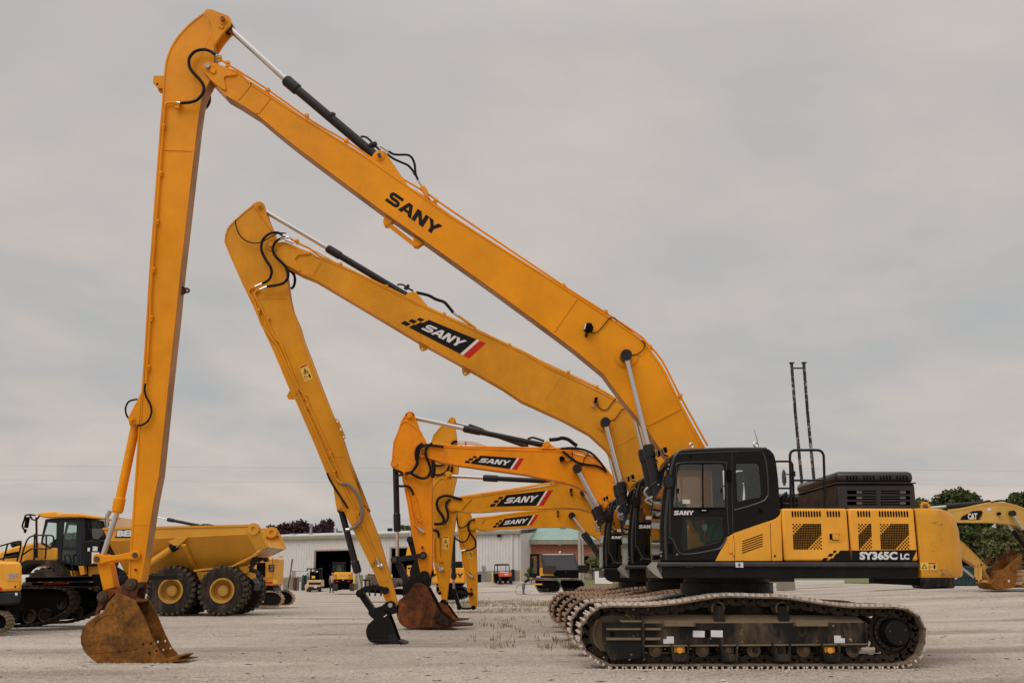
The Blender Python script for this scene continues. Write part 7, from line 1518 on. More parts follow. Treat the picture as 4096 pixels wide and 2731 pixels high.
# ---- mini excavator at the doorway
mx_ = Thing('mini_excavator', W((1368, 2360), 88), 'mini excavator facing the dark doorway, yellow tail with white lettering and red tail lights', 'mini excavator', 'small excavators about the yard'); YX = 87
B = MB(); B.px(zY((1048, 1072), (1075, 1062), (1362, 1062), (1364, 1190), (1048, 1190)), YX, YX + 1.2); eb = mx_.part('engine_hood', B, M['hood'], bevel=.04)
B = MB(); B.px(zY((1058, 1192), (1366, 1188), (1366, 1250), (1330, 1272), (1090, 1272), (1062, 1240)), YX, YX + 1.2); mx_.part('counterweight', B, M['matte'], bevel=.04)
L = MB(); put(L, ps, zY((1160, 1138), (1272, 1136), (1272, 1110), (1160, 1112)), YX - .002, .01, sx=1 / w); mx_.part('lettering', L, M['silver'], eb)
B = MB(); 
for y in (1112, 1135, 1158):
    for x0, x1 in ((1062, 1110), (1318, 1360)): B.px(zY((x0, y), (x1, y), (x1, y + 9), (x0, y + 9)), YX - .006, YX + .002)
mx_.part('vent_slots', B, M['matte'], eb)
for x in (1110, 1322): B = MB(); B.px(zY((x - 24, 1214), (x + 24, 1214), (x + 20, 1234), (x - 18, 1234)), YX - .02, YX - .002); mx_.part('tail_light', B, M['red'])
B = MB(); B.px(zY((1210, 1196), (1236, 1196), (1236, 1208), (1210, 1208)), YX - .02, YX - .002); mx_.part('plate_lamp', B, M['white'])
B = MB(); q = [X2(p, YX + .1) for p in zY((1028, 1062), (1228, 1062), (1228, 885), (1032, 885))]; h = [X2(p, YX + .1) for p in zY((1048, 1048), (1205, 1048), (1205, 905), (1050, 905))]; B.ext(q, YX + .1, YX + .16, [h]); B.ext(q, YX + 1.2, YX + 1.26, [h]); B.px(zY((1028, 880), (1230, 880), (1230, 895), (1028, 895)), YX + .05, YX + 1.3)
for x in (1030, 1222): B.px(zY((x, 895), (x + 8, 895), (x + 8, 1062), (x, 1062)), YX + .161, YX + .3)
mx_.part('cab', B, M['dkgrey']); B = MB(); B.ext(h, YX + .12, YX + .13); mx_.part('cab_window', B, M['glassdk'])
B = MB(); B.px(zY((1110, 990), (1178, 990), (1178, 1042), (1110, 1042)), YX + .3, YX + .7); B.px(zY((1118, 930), (1168, 930), (1172, 985), (1115, 985)), YX + .35, YX + .6); mx_.part('seat', B, paint('pale_seat', (.4, .42, .2), .8))
B = MB(); B.px(zY((965, 910), (1000, 910), (1000, 970), (970, 970)), YX + .3, YX + .4); mx_.part('mirror', B, M['matte'])
B = MB(); B.px(zY((1110, 1273), (1330, 1273), (1320, 1375), (1120, 1375)), YX + .2, YX + 1.1); mx_.part('carbody', B, M['matte'])
for x0, x1 in ((1048, 1122), (1340, 1418)):
    B = MB(); a, c = X2(zY((x0, 1388))[0], YX), X2(zY((x1, 1272))[0], YX); r = (c[1] - a[1]) / 2; zc_ = a[1] + r
    pp = [(YX - .1 + r - r * math.sin(t), zc_ + r * math.cos(t)) for t in [math.pi * i / 8 for i in range(9)]] + [(YX + 2 + r * math.sin(t), zc_ - r * math.cos(t)) for t in [math.pi * i / 8 for i in range(9)]]
    B.ext(pp, a[0], c[0], fr=(Vector((0, 0, 0)), Vector((0, 1, 0)), Vector((0, 0, 1)), Vector((1, 0, 0)))); tr_ = mx_.part('rubber_track', B, M['dusty'])
    B = MB()
    for i in range(9): t = math.pi * (i + .5) / 9; y_ = YX - .1 + r - (r + .02) * math.sin(t); z_ = zc_ + (r + .02) * math.cos(t); B.box((a[0] - .005, y_ - .03, z_ - .035), (c[0] + .005, y_ + .05, z_ + .035))
    mx_.part('tread_blocks', B, M['lug'], tr_)
# ---- yellow excavator tail behind the sticks
mz = Thing('compact_excavator', W((1790, 2395), 55), 'compact excavator behind the hanging sticks, yellow tail with large black letters', 'compact excavator', 'small excavators about the yard'); YZ = 54
B = MB(); B.px(zQ((640, 650), (1085, 648), (1092, 700), (1090, 858), (640, 858)), YZ, YZ + 2); eb = mz.part('body_shell', B, M['hood'], bevel=.06)
L = MB(); put(L, ps, zQ((720, 782), (1068, 780), (1068, 722), (720, 724)), YZ - .002, .006, sx=1 / w); mz.part('lettering', L, M['decalblack'], eb)
B = MB(); B.px(zQ((880, 560), (1050, 560), (1050, 648), (880, 648)), YZ + .3, YZ + 1.5); mz.part('cab', B, M['cabblack'], bevel=.03); B = MB(); B.px(zQ((700, 860), (1080, 860), (960, 990), (700, 990)), YZ + .3, YZ + 1.7); mz.part('carbody', B, M['matte'])
for yy in (YZ - .1, YZ + 1.6): pxtrack(mz, zQ((800, 900), (1040, 898), (1110, 930), (1140, 990), (1120, 1050), (1050, 1085), (800, 1085), (760, 990)), yy, yy + .45, .14, M['dkgrey'], M['matte'], .03, 1, .03, Yr=YZ)
# small machine inside the second doorway
mq = Thing('compact_excavator', W((1635, 2335), 98), 'small yellow excavator in the second doorway with its arm folded up', 'compact excavator', 'small excavators about the yard')
B = MB(); B.px(zQ((285, 480), (300, 400), (325, 325), (345, 330), (350, 420), (360, 470)), 96, 96.3); mq.part('boom', B, M['hood']); B = MB(); B.px(zQ((298, 620), (365, 610), (365, 760), (300, 760)), 96, 97); mq.part('body', B, M['hood']); B = MB(); B.px(zQ((312, 640), (345, 640), (345, 665), (312, 665)), 95.98, 95.999); mq.part('window', B, M['matte'])
B = MB(); B.px(zQ((250, 480), (400, 470), (400, 500), (250, 500)), 96.4, 96.8); B.px(zQ((290, 760), (380, 760), (380, 860), (290, 860)), 96.1, 97.2); mq.part('undercarriage', B, M['dkgrey'])
# ---- utility cart
ut = Thing('utility_cart', W((2010, 2330), 97), 'orange utility cart with a black roof frame parked by the warehouse corner', 'utility cart'); YU = 94
B = MB(); B.px(z5((325, 835), (512, 835), (510, 885), (340, 888), (325, 870)), YU, YU + 1.3); c_ = ut.part('cargo_bed', B, paint('cart_orange', (.75, .12, .03), .4), bevel=.03)
B = MB(); B.px(z5((412, 852), (462, 852), (462, 864), (412, 864)), YU - .01, YU - .001); ut.part('badge', B, M['white'], c_); B = MB(); B.px(z5((350, 815), (470, 820), (470, 834), (340, 834)), YU + .3, YU + 1); ut.part('white_sacks', B, M['white'])
B = MB(); B.px(z5((280, 712), (470, 710), (482, 728), (272, 735)), YU, YU + 2.2); ut.part('roof', B, M['dkgrey'], bevel=.03)
for q in (((275, 730), (262, 900)), ((308, 730), (318, 830)), ((432, 730), (430, 825)), ((472, 728), (480, 825))): B = MB(); B.tube([W(z5(p)[0], YU + (.1 if q[0][0] in (275, 472) else 1.9)) for p in q], .04, 6); ut.part('roof_post', B, M['black'])
B = MB(); B.px(z5((268, 850), (325, 840), (330, 890), (510, 888), (500, 950), (300, 950), (265, 930)), YU + .2, YU + 1.3); ut.part('chassis', B, M['matte'])
for x, r in ((285, 36), (350, 45), (422, 28), (497, 42)): B = MB(); q = X2(z5((x, 945))[0], YU); rr = r / 3.485 * mpp((2000, 2320), YU) * 1.0; B.lathe([(0, -.14), (rr * .6, -.16), (rr * .95, -.12), (rr, 0), (rr * .95, .12), (rr * .6, .16), (0, .14)], (q[0], YU + (.1 if r > 38 else 1.6), q[1]), 'X', 18); ut.part('wheel', B, M['tyre'])
# ---- tracked dumper
td = Thing('tracked_dumper', W((2270, 2370), 80), 'black tracked dumper with its wide dark tipping tray facing the yard, left of the cabs', 'tracked dumper'); YD = 78; g_ = M['black']
B = MB(); top = [W(p, YD + .8) for p in zZ((100, 618), (745, 612))]; bt_ = [W(p, YD) for p in zZ((165, 935), (835, 930))]; B.f3([bt_[0], bt_[1], top[1], top[0]], -.06); td.part('tray_panel', B, paint('tray_blue_grey', (.035, .034, .042), .55), label='dark blue-grey raised tray floor')
B = MB(); B.tube([top[0], top[1]], .07, 6); td.part('tray_lip', B, M['grey'])
B = MB()
for a, b_, c_, d_ in (((60, 600), (110, 600), (170, 935), (110, 935)), ((745, 585), (770, 585), (880, 930), (835, 935))): q = [W(zZ(a)[0], YD + .8), W(zZ(b_)[0], YD + .75), W(zZ(c_)[0], YD - .05), W(zZ(d_)[0], YD)]; B.f3(q, .1)
td.part('tray_side', B, g_)
B = MB(); B.px(zZ((110, 848), (388, 848), (385, 950), (330, 1018), (110, 1010)), YD - .3, YD - .2); td.part('tray_wing', B, paint('brown_black_panel', (.05, .035, .02), .35)); B = MB(); B.px(zZ((835, 832), (1088, 832), (1085, 950), (1020, 995), (870, 990)), YD - .2, YD + .2); td.part('tray_wing', B, g_)
B = MB(); B.px(zZ((385, 938), (900, 930), (860, 1000), (860, 1100), (400, 1100), (340, 1020)), YD, YD + 1.5); td.part('chassis', B, M['matte']); B = MB(); B.px(zZ((48, 890), (105, 880), (108, 1010), (330, 1020), (330, 1050), (48, 1052)), YD - .15, YD + .5); td.part('yellow_skirt', B, M['hood'])
B = MB(); B.px(zZ((-160, 1050), (430, 1052), (430, 1105), (-160, 1090)), YD - .1, YD + 1.5); td.part('deck', B, g_)
B = MB(); cbq = [X2(p, YD) for p in zZ((-155, 1050), (-150, 610), (-60, 600), (40, 600), (45, 1050))]; ch = [X2(p, YD) for p in zZ((-125, 1000), (-120, 640), (-10, 630), (0, 900), (-10, 1000))]; B.ext(cbq, YD + .1, YD + .2, [ch]); B.ext(cbq, YD + 1.5, YD + 1.6, [ch]); B.px(zZ((-155, 598), (45, 590), (45, 615), (-155, 615)), YD + .05, YD + 1.65); B.px(zZ((20, 616), (45, 616), (45, 1048), (20, 1048)), YD + .21, YD + 1.49); cb = td.part('cab', B, M['cabblack']); B = MB(); B.ext(ch, YD + .14, YD + .15); td.part('cab_window', B, M['glassblue'], cb)
B = MB(); B.px(zZ((-20, 1062), (70, 1066), (70, 1086), (-20, 1084)), YD - .13, YD - .101); td.part('white_label', B, M['white'])
for p in ((593, 975), (863, 972)): B = MB(); B.cy(zZ(p)[0], 1.6, YD - .05, YD, YD); td.part('tail_light', B, M['red'])
for x0, x1, yy in ((-60, 485, 0), (500, 1020, 1.9)):
    pts = zZ((x0 + 20, 1125), (x0 + 150, 1118), (x1 - 150, 1120), (x1 - 60, 1140), (x1 - 5, 1210), (x1, 1290), (x1 - 30, 1370), (x1 - 120, 1418), (x0 + 130, 1418), (x0 + 60, 1370), (x0, 1260), (x0, 1170)); t = pxtrack(td, pts, YD - .2 + yy, YD + .5 + yy, .2, M['black'], M['matte'], .04, 2, .03, Yr=YD)
    B = MB(); 
    for i in range(4): B.cy(zZ((x0 + 90 + i * 60, 1340))[0], 5, YD - .12 + yy, YD + .1 + yy, YD)
    td.part('road_wheel', B, M['frame'], t)
B = MB(); B.px(zZ((-60, 1212), (100, 1215), (95, 1245), (-60, 1242)), YD - .24, YD - .2, Yr=YD); td.part('amber_label', B, M['hood'])
B = MB(); B.tube([W(zZ((460, 585))[0], YD + 1), W(zZ((480, 535))[0], YD + 1)], .06, 6); td.part('work_light', B, M['white'])
# ---- things seen at the right
YF = 62
bl = up('concrete_blocks', 'stack of weathered grey blocks on the gravel right of the swing base', 'block stack', (3128, 2322), (3181, 2345), 52, 1.2, concrete)
B = MB(); a = [X2(p, 54) for p in ((3181, 2320), (3378, 2320), (3378, 2333), (3181, 2343))]; B.ext(a, 54, 54.4); solo('white_trailer', B, siding, 'low white flatbed trailer lying beyond the gravel', 'trailer', loc=(a[0][0], 54, a[0][1]), bevel=.02)
sk = Thing('steel_skid', W((3760, 2352), 46), 'long black steel skid beam with a scuffed block on two feet, below the counterweight', 'steel skid')
B = MB(); B.px([(3494, 2306), (3704, 2306), (3704, 2342), (3494, 2332)], 45.6, 46.2); sk.part('beam', B, M['matte']); B = MB(); B.px(zN((1838, 75), (2175, 70), (2178, 190), (2160, 212), (2085, 212), (2070, 195), (1930, 195), (1905, 212), (1850, 212), (1830, 185)), 45, 46.6); sk.part('end_block', B, M['frame'], bevel=.04)
ct_ = Thing('dumpster', W((3950, 2345), 52), 'dark green ribbed steel dumpster behind the digging arm, numbered in white', 'dumpster'); YG = 52
dg = paint('dumpster_green', (.028, .065, .065), .55, dirt=(.02, .03, .03), damt=.6)
B = MB(); B.px([(3818, 2266), (4200, 2266), (4200, 2340), (3822, 2338)], YG, YG + 2.4); c_ = ct_.part('container', B, dg)
B = MB(); B.px([(3815, 2262), (4202, 2262), (4202, 2270), (3815, 2270)], YG - .08, YG + .1)
for x in range(3834, 4200, 33): B.px([(x, 2271), (x + 6, 2271), (x + 6, 2337), (x, 2337)], YG - .06, YG - .001)
B.px([(3830, 2300), (4200, 2300), (4200, 2304), (3830, 2304)], YG - .1, YG - .061); ct_.part('ribs', B, dg, c_)
B = MB(); B.px([(3822, 2338), (4200, 2341), (4200, 2352), (3822, 2350)], YG + .1, YG + 2.2); ct_.part('skid_rail', B, M['matte'])
L = MB(); put_font(L, '23', [(3812, 2315), (3829, 2315), (3829, 2303), (3812, 2303)], YG - .062, .04); ct_.part('number', L, M['white'], c_); B = MB(); B.px([(3820, 2290), (3832, 2284), (3832, 2300), (3822, 2300)], YG - .07, YG - .061); ct_.part('white_label', B, M['white'], c_)
# CAT excavator arm
ca = Thing('excavator', W((4300, 2355), 40), 'yellow excavator cut by the right edge, rusty bucket curled up before the dumpster', 'excavator', GRP); mc = paint('pale_yellow_paint', (.62, .37, .085), .45, dirt=(.32, .14, .04), damt=.3); A0, A1 = 39.5, 39.95
boom = boxarm(ca, 'boom', zV((560, 455), (640, 445), (900, 400), (1100, 362), (1250, 352), (1400, 372), (1556, 430), (1800, 600), (2000, 800), (2150, 1000), (2000, 1080), (1800, 880), (1556, 665), (1450, 625), (1300, 602), (1180, 592), (900, 590), (620, 590), (540, 560)), A0, A1, mc, t=.04)
B = MB(); put(B, [([(0, 0), (.82, 0), (1, .78), (.93, 1), (.55, .93), (.1, .38)], [])], zV((752, 560), (1040, 560), (1040, 440), (752, 440)), A0 + .012); d_ = ca.part('banner_decal', B, M['decalblack'], boom)
L = MB(); put_font(L, 'CAT', zV((850, 552), (968, 552), (968, 474), (850, 476)), A0 + .008, .05); ca.part('lettering', L, M['white'], boom); B = MB(); B.px(zV((880, 553), (945, 553), (912, 522)), A0 - .002, A0 + .003); ca.part('yellow_triangle', B, M['decalyellow'], boom); B = MB(); B.px(zV((990, 556), (1008, 545), (1034, 478), (1038, 490), (1012, 552)), A0 + .002, A0 + .007); ca.part('red_edge', B, M['red'], boom)
B = MB(); B.px(zV((1097, 412), (1138, 412), (1140, 440), (1098, 444)), A0 + .004, A0 + .01); ca.part('white_label', B, M['white'], boom); B = MB(); B.cy(zV((1252, 480))[0], 6, A0 - .15, A0); ca.part('work_light', B, M['matte'], boom)
tubepx(ca, 'pipe', zV((600, 440), (780, 420), (940, 385), (1120, 350), (1250, 345), (1400, 365), (1550, 420)), A0 + .1, .035, mc, boom)
tubepx(ca, 'hose', zV((1140, 345), (1220, 322), (1300, 320), (1380, 345), (1430, 365)), A0 + .1, .035, M['rubber'])
hyd(ca, zV((370, 408))[0], zV((618, 385))[0], zV((1135, 340))[0], (A0 + A1) / 2, A0, 11, 19, .2, wc=1.15)
for yy in (A0 - .2, A1 + .2): hyd(ca, zV((1408, 478))[0], zV((1555, 690))[0], zV((1760, 960))[0], yy, A0 - .2, 11, 20, .3, wc=1.2)
stick = boxarm(ca, 'stick', zV((480, 500), (560, 600), (690, 770), (800, 850), (1000, 1050), (1110, 1160), (1150, 1200), (1120, 1230), (1040, 1190), (940, 1130), (720, 985), (600, 920), (420, 700), (400, 560)), A0 + .03, A1 - .03, paint('rusty_yellow_paint', (.55, .30, .06), .55, dirt=(.3, .08, .02), damt=1.0, dscale=2.5), t=.04)
hyd(ca, zV((985, 1300))[0], zV((765, 1120))[0], zV((600, 980))[0], (A0 + A1) / 2, A0, 10, 18, .3)
link(ca, 'bucket_link', zV((1015, 1120))[0], zV((1010, 1320))[0], 11, A0 - .05, A0 + .02, mc, 7, 7); link(ca, 'rocker_link', zV((965, 1130))[0], zV((975, 1310))[0], 11, A0 + .05, A0 + .2, mc); link(ca, 'bucket_link', zV((1015, 1325))[0], zV((1140, 1335))[0], 10, A0, A1, mc, None, None)
plate(ca, 'hitch_plate', zV((1030, 1180), (1130, 1200), (1170, 1190), (1180, 1300), (1140, 1340), (1100, 1280)), A0 + .05, A1 - .05, mc); B = MB(); B.cy(zV((1120, 1200))[0], 13, A0 - .1, A1 + .1, A0); ca.part('pin', B, M['rustd'])
bo = zV((1160, 1190), (1230, 1140), (1330, 1030), (1345, 985), (1440, 1050), (1525, 990), (1530, 1090), (1528, 1290), (1490, 1370), (1400, 1415), (1270, 1435), (1190, 1420), (1150, 1370), (1200, 1310), (1170, 1230))
bk = bucket(ca, zV((1165, 1195), (1300, 1175), (1400, 1090), (1530, 985), (1532, 1090), (1526, 1290), (1490, 1370), (1400, 1415), (1270, 1435), (1190, 1420), (1145, 1360), (1190, 1300)), 3, 0, 39.1, 40.4, M['rust'], 0)
B = MB(); B.px(zV((1270, 1040), (1330, 1000), (1335, 1080), (1180, 1180), (1165, 1185), (1255, 1085)), 40.37, 40.4, Yr=39.1); B.px(zV((1525, 980), (1528, 1000), (1340, 1080), (1335, 985)), 39.9, 40.0, Yr=39.1); ca.part('bucket_cheek', B, M['rustd'], bk)
for i in range(6): x = 1352 + i * 33; B = MB(); B.px(zV((x - 14, 1000), (x + 10, 1000), (x + 16, 925), (x - 2, 925)), 39.12 + .1 * i, 39.2 + .1 * i, Yr=39.1); ca.part('tooth', B, M['rustd'], bk)
B = MB(); B.px(zV((1355, 1310), (1378, 1310), (1376, 1340), (1356, 1338)), 39.09, 39.099); ca.part('white_label', B, M['white'], bk)
pxtrack(ca, zV((1545, 1190), (1800, 1180), (2600, 1180), (2640, 1300), (2600, 1410), (1600, 1410), (1545, 1330), (1535, 1250)), 38.6, 39.2, .2, M['shoe2'], M['matte'], .035, 2, .03, chain=False); pxtrack(ca, zV((1545, 1190), (1800, 1180), (2600, 1180), (2640, 1300), (2600, 1410), (1600, 1410), (1545, 1330), (1535, 1250)), 40.8, 41.4, .2, M['shoe2'], M['matte'], .035, 2, .03, Yr=38.6)
B = MB(); B.px(zV((1950, 1180), (1950, 900), (2300, 860), (2900, 900), (2900, 1180)), 38.8, 41.2); ca.part('upper_body', B, mc, bevel=.08); B = MB(); B.px(zV((1990, 900), (2010, 640), (2300, 640), (2320, 900)), 38.8, 39.9); ca.part('cab', B, M['cabblack'], bevel=.05)
# weathered twin posts standing on the third excavator
YP = 27.2; B = MB(); pm = paint('flaking_black_post', (.02, .02, .022), .6, dirt=(.2, .14, .1), damt=.5, fleck=(.5, .44, .38), fthr=.55, fscale=9)
pf = Thing('post_frame', W((3230, 2100), YP), 'two tall leaning posts with flaking black paint and a crossbar, rising behind the handrail', 'post frame')
for q in (zO((188, 150), (232, 720), (303, 1480), (345, 1990)), zO((328, 148), (372, 720), (442, 1450), (485, 1990))): B = MB(); B.tube([W(p, YP) for p in q], .042, 10); pst = pf.part('post', B, pm); B = MB(); a = W(q[0], YP); B.box((a.x - .06, YP - .06, a.z), (a.x + .075, YP + .06, a.z + .02)); pf.part('end_cap', B, M['dkgrey'], pst)
B = MB(); B.tube([W(p, YP) for p in zO((200, 206), (325, 206))], .022, 6); pf.part('crossbar', B, M['dkgrey'])
# ================================================================== people
def skin_mesh(name, joints, edges, mat, parent, root=0, sub=2):
    me = bpy.data.meshes.new(name); me.from_pydata([j[0] for j in joints], edges, []); o = bpy.data.objects.new(name, me); COL.objects.link(o); o.parent = parent
    md = o.modifiers.new('skin', 'SKIN'); md.use_smooth_shade = True
    for i, j in enumerate(joints): r = j[1] if isinstance(j[1], tuple) else (j[1], j[1]); me.skin_vertices[0].data[i].radius = r; me.skin_vertices[0].data[i].use_root = (i == root)
    s2 = o.modifiers.new('sub', 'SUBSURF'); s2.levels = sub; s2.render_levels = sub; me.materials.append(mat); return o
skinm = plain('skin', (.45, .24, .16), .6)
def person(loc, label, face, bend, shirt, trouser, cap, rz=0):
    root = bpy.data.objects.new('person', None); COL.objects.link(root); root.location = loc; root.rotation_euler = (0, 0, rz); tag(root, label, 'person')
    V = Vector; hip = V((0, 0, .92)); up_ = V((math.sin(bend), 0, math.cos(bend))); ch = hip + up_ * .42; nk = hip + up_ * .56; hd = nk + V((math.sin(bend * 1.1), 0, math.cos(bend * 1.1))) * .18
    sh = [ch + V((0, s * .19, .0)) + up_ * .06 for s in (-1, 1)]
    el_ = [sh[0] + V((.14, -.04, -.25)), sh[1] + V((.12, .06, -.24))] if bend > .5 else [sh[0] + V((.02, -.06, -.28)), sh[1] + V((.02, .06, -.28))]; ha = [el_[0] + V((.22, .06, -.04)), el_[1] + V((.24, -.02, .02))] if bend > .5 else [el_[0] + V((.08, 0, -.24)), el_[1] + V((.08, 0, -.24))]
    kn = [V((.05, -.10, .48)), V((-.04, .12, .48))]; an = [V((-.04, -.12, .09)), V((.02, .14, .09))]
    J = [(hip, .12), (hip + up_ * .22, .12), (ch, (.13, .1)), (nk, .05), (hd, .09), (sh[0], .06), (el_[0], .045), (ha[0], .035), (sh[1], .06), (el_[1], .045), (ha[1], .035), (kn[0], .065), (an[0], .045), (kn[1], .065), (an[1], .045), (hd + up_ * .08, .075)]
    # hands: palm and five fingers each
    E = [(0, 1), (1, 2), (2, 3), (3, 4), (4, 15), (2, 5), (5, 6), (6, 7), (2, 8), (8, 9), (9, 10), (0, 11), (11, 12), (0, 13), (13, 14)]
    for hi, hp, s in ((7, ha[0], -1), (10, ha[1], 1)):
        d = (hp - J[6 if hi == 7 else 9][0]).normalized(); J.append((hp + d * .07, .03)); pi = len(J) - 1; E.append((hi, pi))
        for k in range(4): J.append((hp + d * (.15 - .012 * abs(k - 1)) + V((0, (k - 1.5) * .022, -.03)), .009)); E.append((pi, len(J) - 1))
        J.append((hp + d * .06 + V((0, s * -.05, .02)), .011)); E.append((hi, len(J) - 1))
    for i in (12, 14): J.append((J[i][0] + V((.16, 0, -.05)), .04)); E.append((i, len(J) - 1))
    skin_mesh('body', J, E, skinm, root)
    skin_mesh('shirt', [(hip + up_ * .04, (.155, .135)), (hip + up_ * .24, (.15, .13)), (ch + up_ * .02, (.165, .125)), (nk - up_ * .03, .085), (sh[0], .085), ((sh[0] + el_[0]) / 2 - V((0, 0, .02)), .068), (sh[1], .085), ((sh[1] + el_[1]) / 2 - V((0, 0, .02)), .068)], [(0, 1), (1, 2), (2, 3), (2, 4), (4, 5), (2, 6), (6, 7)], shirt, root)
    skin_mesh('trousers', [(hip + up_ * .05, (.15, .135)), (hip - V((0, 0, .06)), .14), (kn[0], .085), (an[0] + V((0, 0, .02)), .068), (kn[1], .085), (an[1] + V((0, 0, .02)), .068)], [(0, 1), (1, 2), (2, 3), (1, 4), (4, 5)], trouser, root)
    for i in (12, 14): a = J[i][0]; skin_mesh('boot', [(a - V((.04, 0, .03)), .06), (a + V((.08, 0, -.045)), .052), (a + V((.18, 0, -.055)), .045)], [(0, 1), (1, 2)], M['matte'], root, sub=1)
    skin_mesh('cap', [(hd + up_ * .03, .108), (hd + up_ * .11, .095)], [(0, 1)], cap, root); hdir = V((math.cos(bend), 0, -math.sin(bend)))
    nb_ = MB(); nb_.box((-.01, -.012, -.015), (.02, .012, .02)); 
    def small(nm, c, s_, mt):
        B = MB(); B.lathe([(0, -s_), (s_ * .8, -s_ * .5), (s_, 0), (s_ * .8, s_ * .5), (0, s_)], c, 'Z', 8); me = B.mesh(nm); o = bpy.data.objects.new(nm, me); COL.objects.link(o); o.parent = root; me.materials.append(mt)
    for s in (-1, 1): small('eye', hd + hdir * .095 + V((0, s * .035, 0)), .013, M['matte']); small('ear', hd + V((0, s * .098, 0)), .025, skinm)
    small('nose', hd + hdir * .11 - up_ * .03, .018, skinm); small('mouth', hd + hdir * .095 - up_ * .065, .016, plain('lips', (.3, .1, .08), .6))
    return root, ha
wp = W((2094, 2367), 84); pr, ha = person((wp.x, 84, terr(wp.x, 84)), 'person in a black shirt, blue jeans and pale cap bending forward with a hose', 0, 1.05, plain('black_tshirt', (.015, .015, .017), .9), paint('denim', (.10, .17, .24), .9, var=.3), plain('pale_cap', (.55, .52, .48), .8))
hw = Vector((wp.x, 84, terr(wp.x, 84))); B = MB(); h0 = hw + ha[1] + Vector((.1, 0, .04)); h1 = h0 + Vector((1.5, 0, .1)); B.tube([hw + ha[0] + Vector((-.05, 0, -.05)), h0, h1], .014, 6)
B.tube([Vector(p) for p in smooth([tuple(hw + ha[0] + Vector((-.05, 0, -.05))), tuple(hw + Vector((-.3, -.1, .75))), tuple(hw + Vector((-.62, -.1, .4))), tuple(hw + Vector((-.6, -.1, .1))), tuple(hw + Vector((-.2, -.2, .02))), tuple(hw + Vector((1.5, -.6, .02)))], 5)], .018, 6); solo('washer_lance', B, M['matte'], 'black pressure washer lance and hose held by the bending person', 'washer lance', loc=hw)
w2 = W((1327, 2358), 91); person((w2.x, 91, terr(w2.x, 91)), 'person in a pinkish shirt standing half hidden behind the mini excavator at the doorway', 0, .1, plain('pink_shirt', (.5, .33, .3), .9), plain('dark_trousers', (.03, .035, .05), .9), plain('dark_cap', (.05, .04, .04), .9), rz=1.6)
# ================================================================== trees and shrubs
def leafmat(name, lo, hi):
    m, nt, b = new_mat(name); c = ramp(nt, noise(nt, .9, 5, .7), [(.35, lo), (.65, hi)]); nt.links.new(c, b.inputs['Base Color']); b.inputs['Roughness'].default_value = .8; b.inputs['Specular IOR Level'].default_value = .2; return m
LG = leafmat('dark_green_leaves', (.025, .038, .012), (.10, .12, .04)); LO = leafmat('olive_leaves', (.05, .062, .02), (.19, .19, .085)); LP = leafmat('plum_leaves', (.035, .014, .018), (.085, .04, .042)); BARK = paint('bark', (.08, .06, .045), .95); LB = leafmat('pale_shrub_leaves', (.13, .15, .05), (.24, .25, .11))
def tree(name, label, cat, ptop, pbot, wpx, Y, mat, n=5200, ls=.12, group=None, trunkh=.25, clumps=26, shape='round', spike=0):
    t = W(ptop, Y); xb = W(pbot, Y).x; zb = terr(xb, Y); H = t.z - zb; rw = wpx / 2 * mpp(ptop, Y)
    T = Thing(name, (xb, Y, zb), label, cat, group); B = MB(); rnd = random.Random(hash((ptop, Y)) & 0xffff)
    rnd = random.Random(int(ptop[0] * 7 + Y)); tr0 = H * trunkh
    B.tube([(xb, Y, zb - .1), (xb + rnd.uniform(-.1, .1), Y, zb + tr0), (xb + rnd.uniform(-.3, .3), Y, zb + H * .6), (xb, Y, zb + H * .85)], max(.06, H * .03), 8, .03); cl = []
    for i in range(clumps):
        a = rnd.random() * 6.283; h = rnd.random() ** .55; 
        prof = max(.72, math.sin(math.pi * min(.93, h * .8 + .14)) ** .5) if h < .93 else .45; rr = rw * prof * (.25 + .68 * rnd.random()); c = Vector((xb + rr * math.cos(a), Y + rr * .8 * math.sin(a), zb + tr0 * .9 + (H - tr0 * .9) * (.06 + .88 * h))); r = rw * rnd.uniform(.2, .4) * (1.15 - .35 * h); cl.append((c, r))
        if i % 2 == 0: B.tube([(xb, Y, zb + tr0 * .8 + (c.z - zb - tr0 * .8) * .4), tuple((Vector((xb, Y, zb + tr0)) + c) / 2 + Vector((0, 0, .1))), tuple(c)], max(.02, H * .010), 5, .012)
    T.part('trunk', B, BARK); vs = []; fs = []
    for k in range(n):
        c, r = cl[k % len(cl)]; d = Vector((rnd.gauss(0, 1), rnd.gauss(0, 1), rnd.gauss(0, 1))).normalized() * r * (rnd.random() ** .33) * rnd.choice((1, 1, 1.15)); d.z *= .8 + spike; p = c + d; s = ls * rnd.uniform(.6, 1.4)
        if p.z < zb + .05: continue
        u = Vector((rnd.gauss(0, 1), rnd.gauss(0, 1), rnd.gauss(0, .7))).normalized() * s; v = u.cross(Vector((rnd.gauss(0, 1), rnd.gauss(0, 1), rnd.gauss(0, 1)))).normalized() * s * .55; i = len(vs)
        vs += [p - u, p + v, p + u, p - v]; fs.append((i, i + 1, i + 2, i + 3))
    me = bpy.data.meshes.new('crown'); me.from_pydata([tuple(v - T.loc) for v in vs], [], fs); me.materials.append(mat); o = bpy.data.objects.new('crown', me); COL.objects.link(o); o.parent = T.o
    return T
GT = 'green trees behind the dumpster'
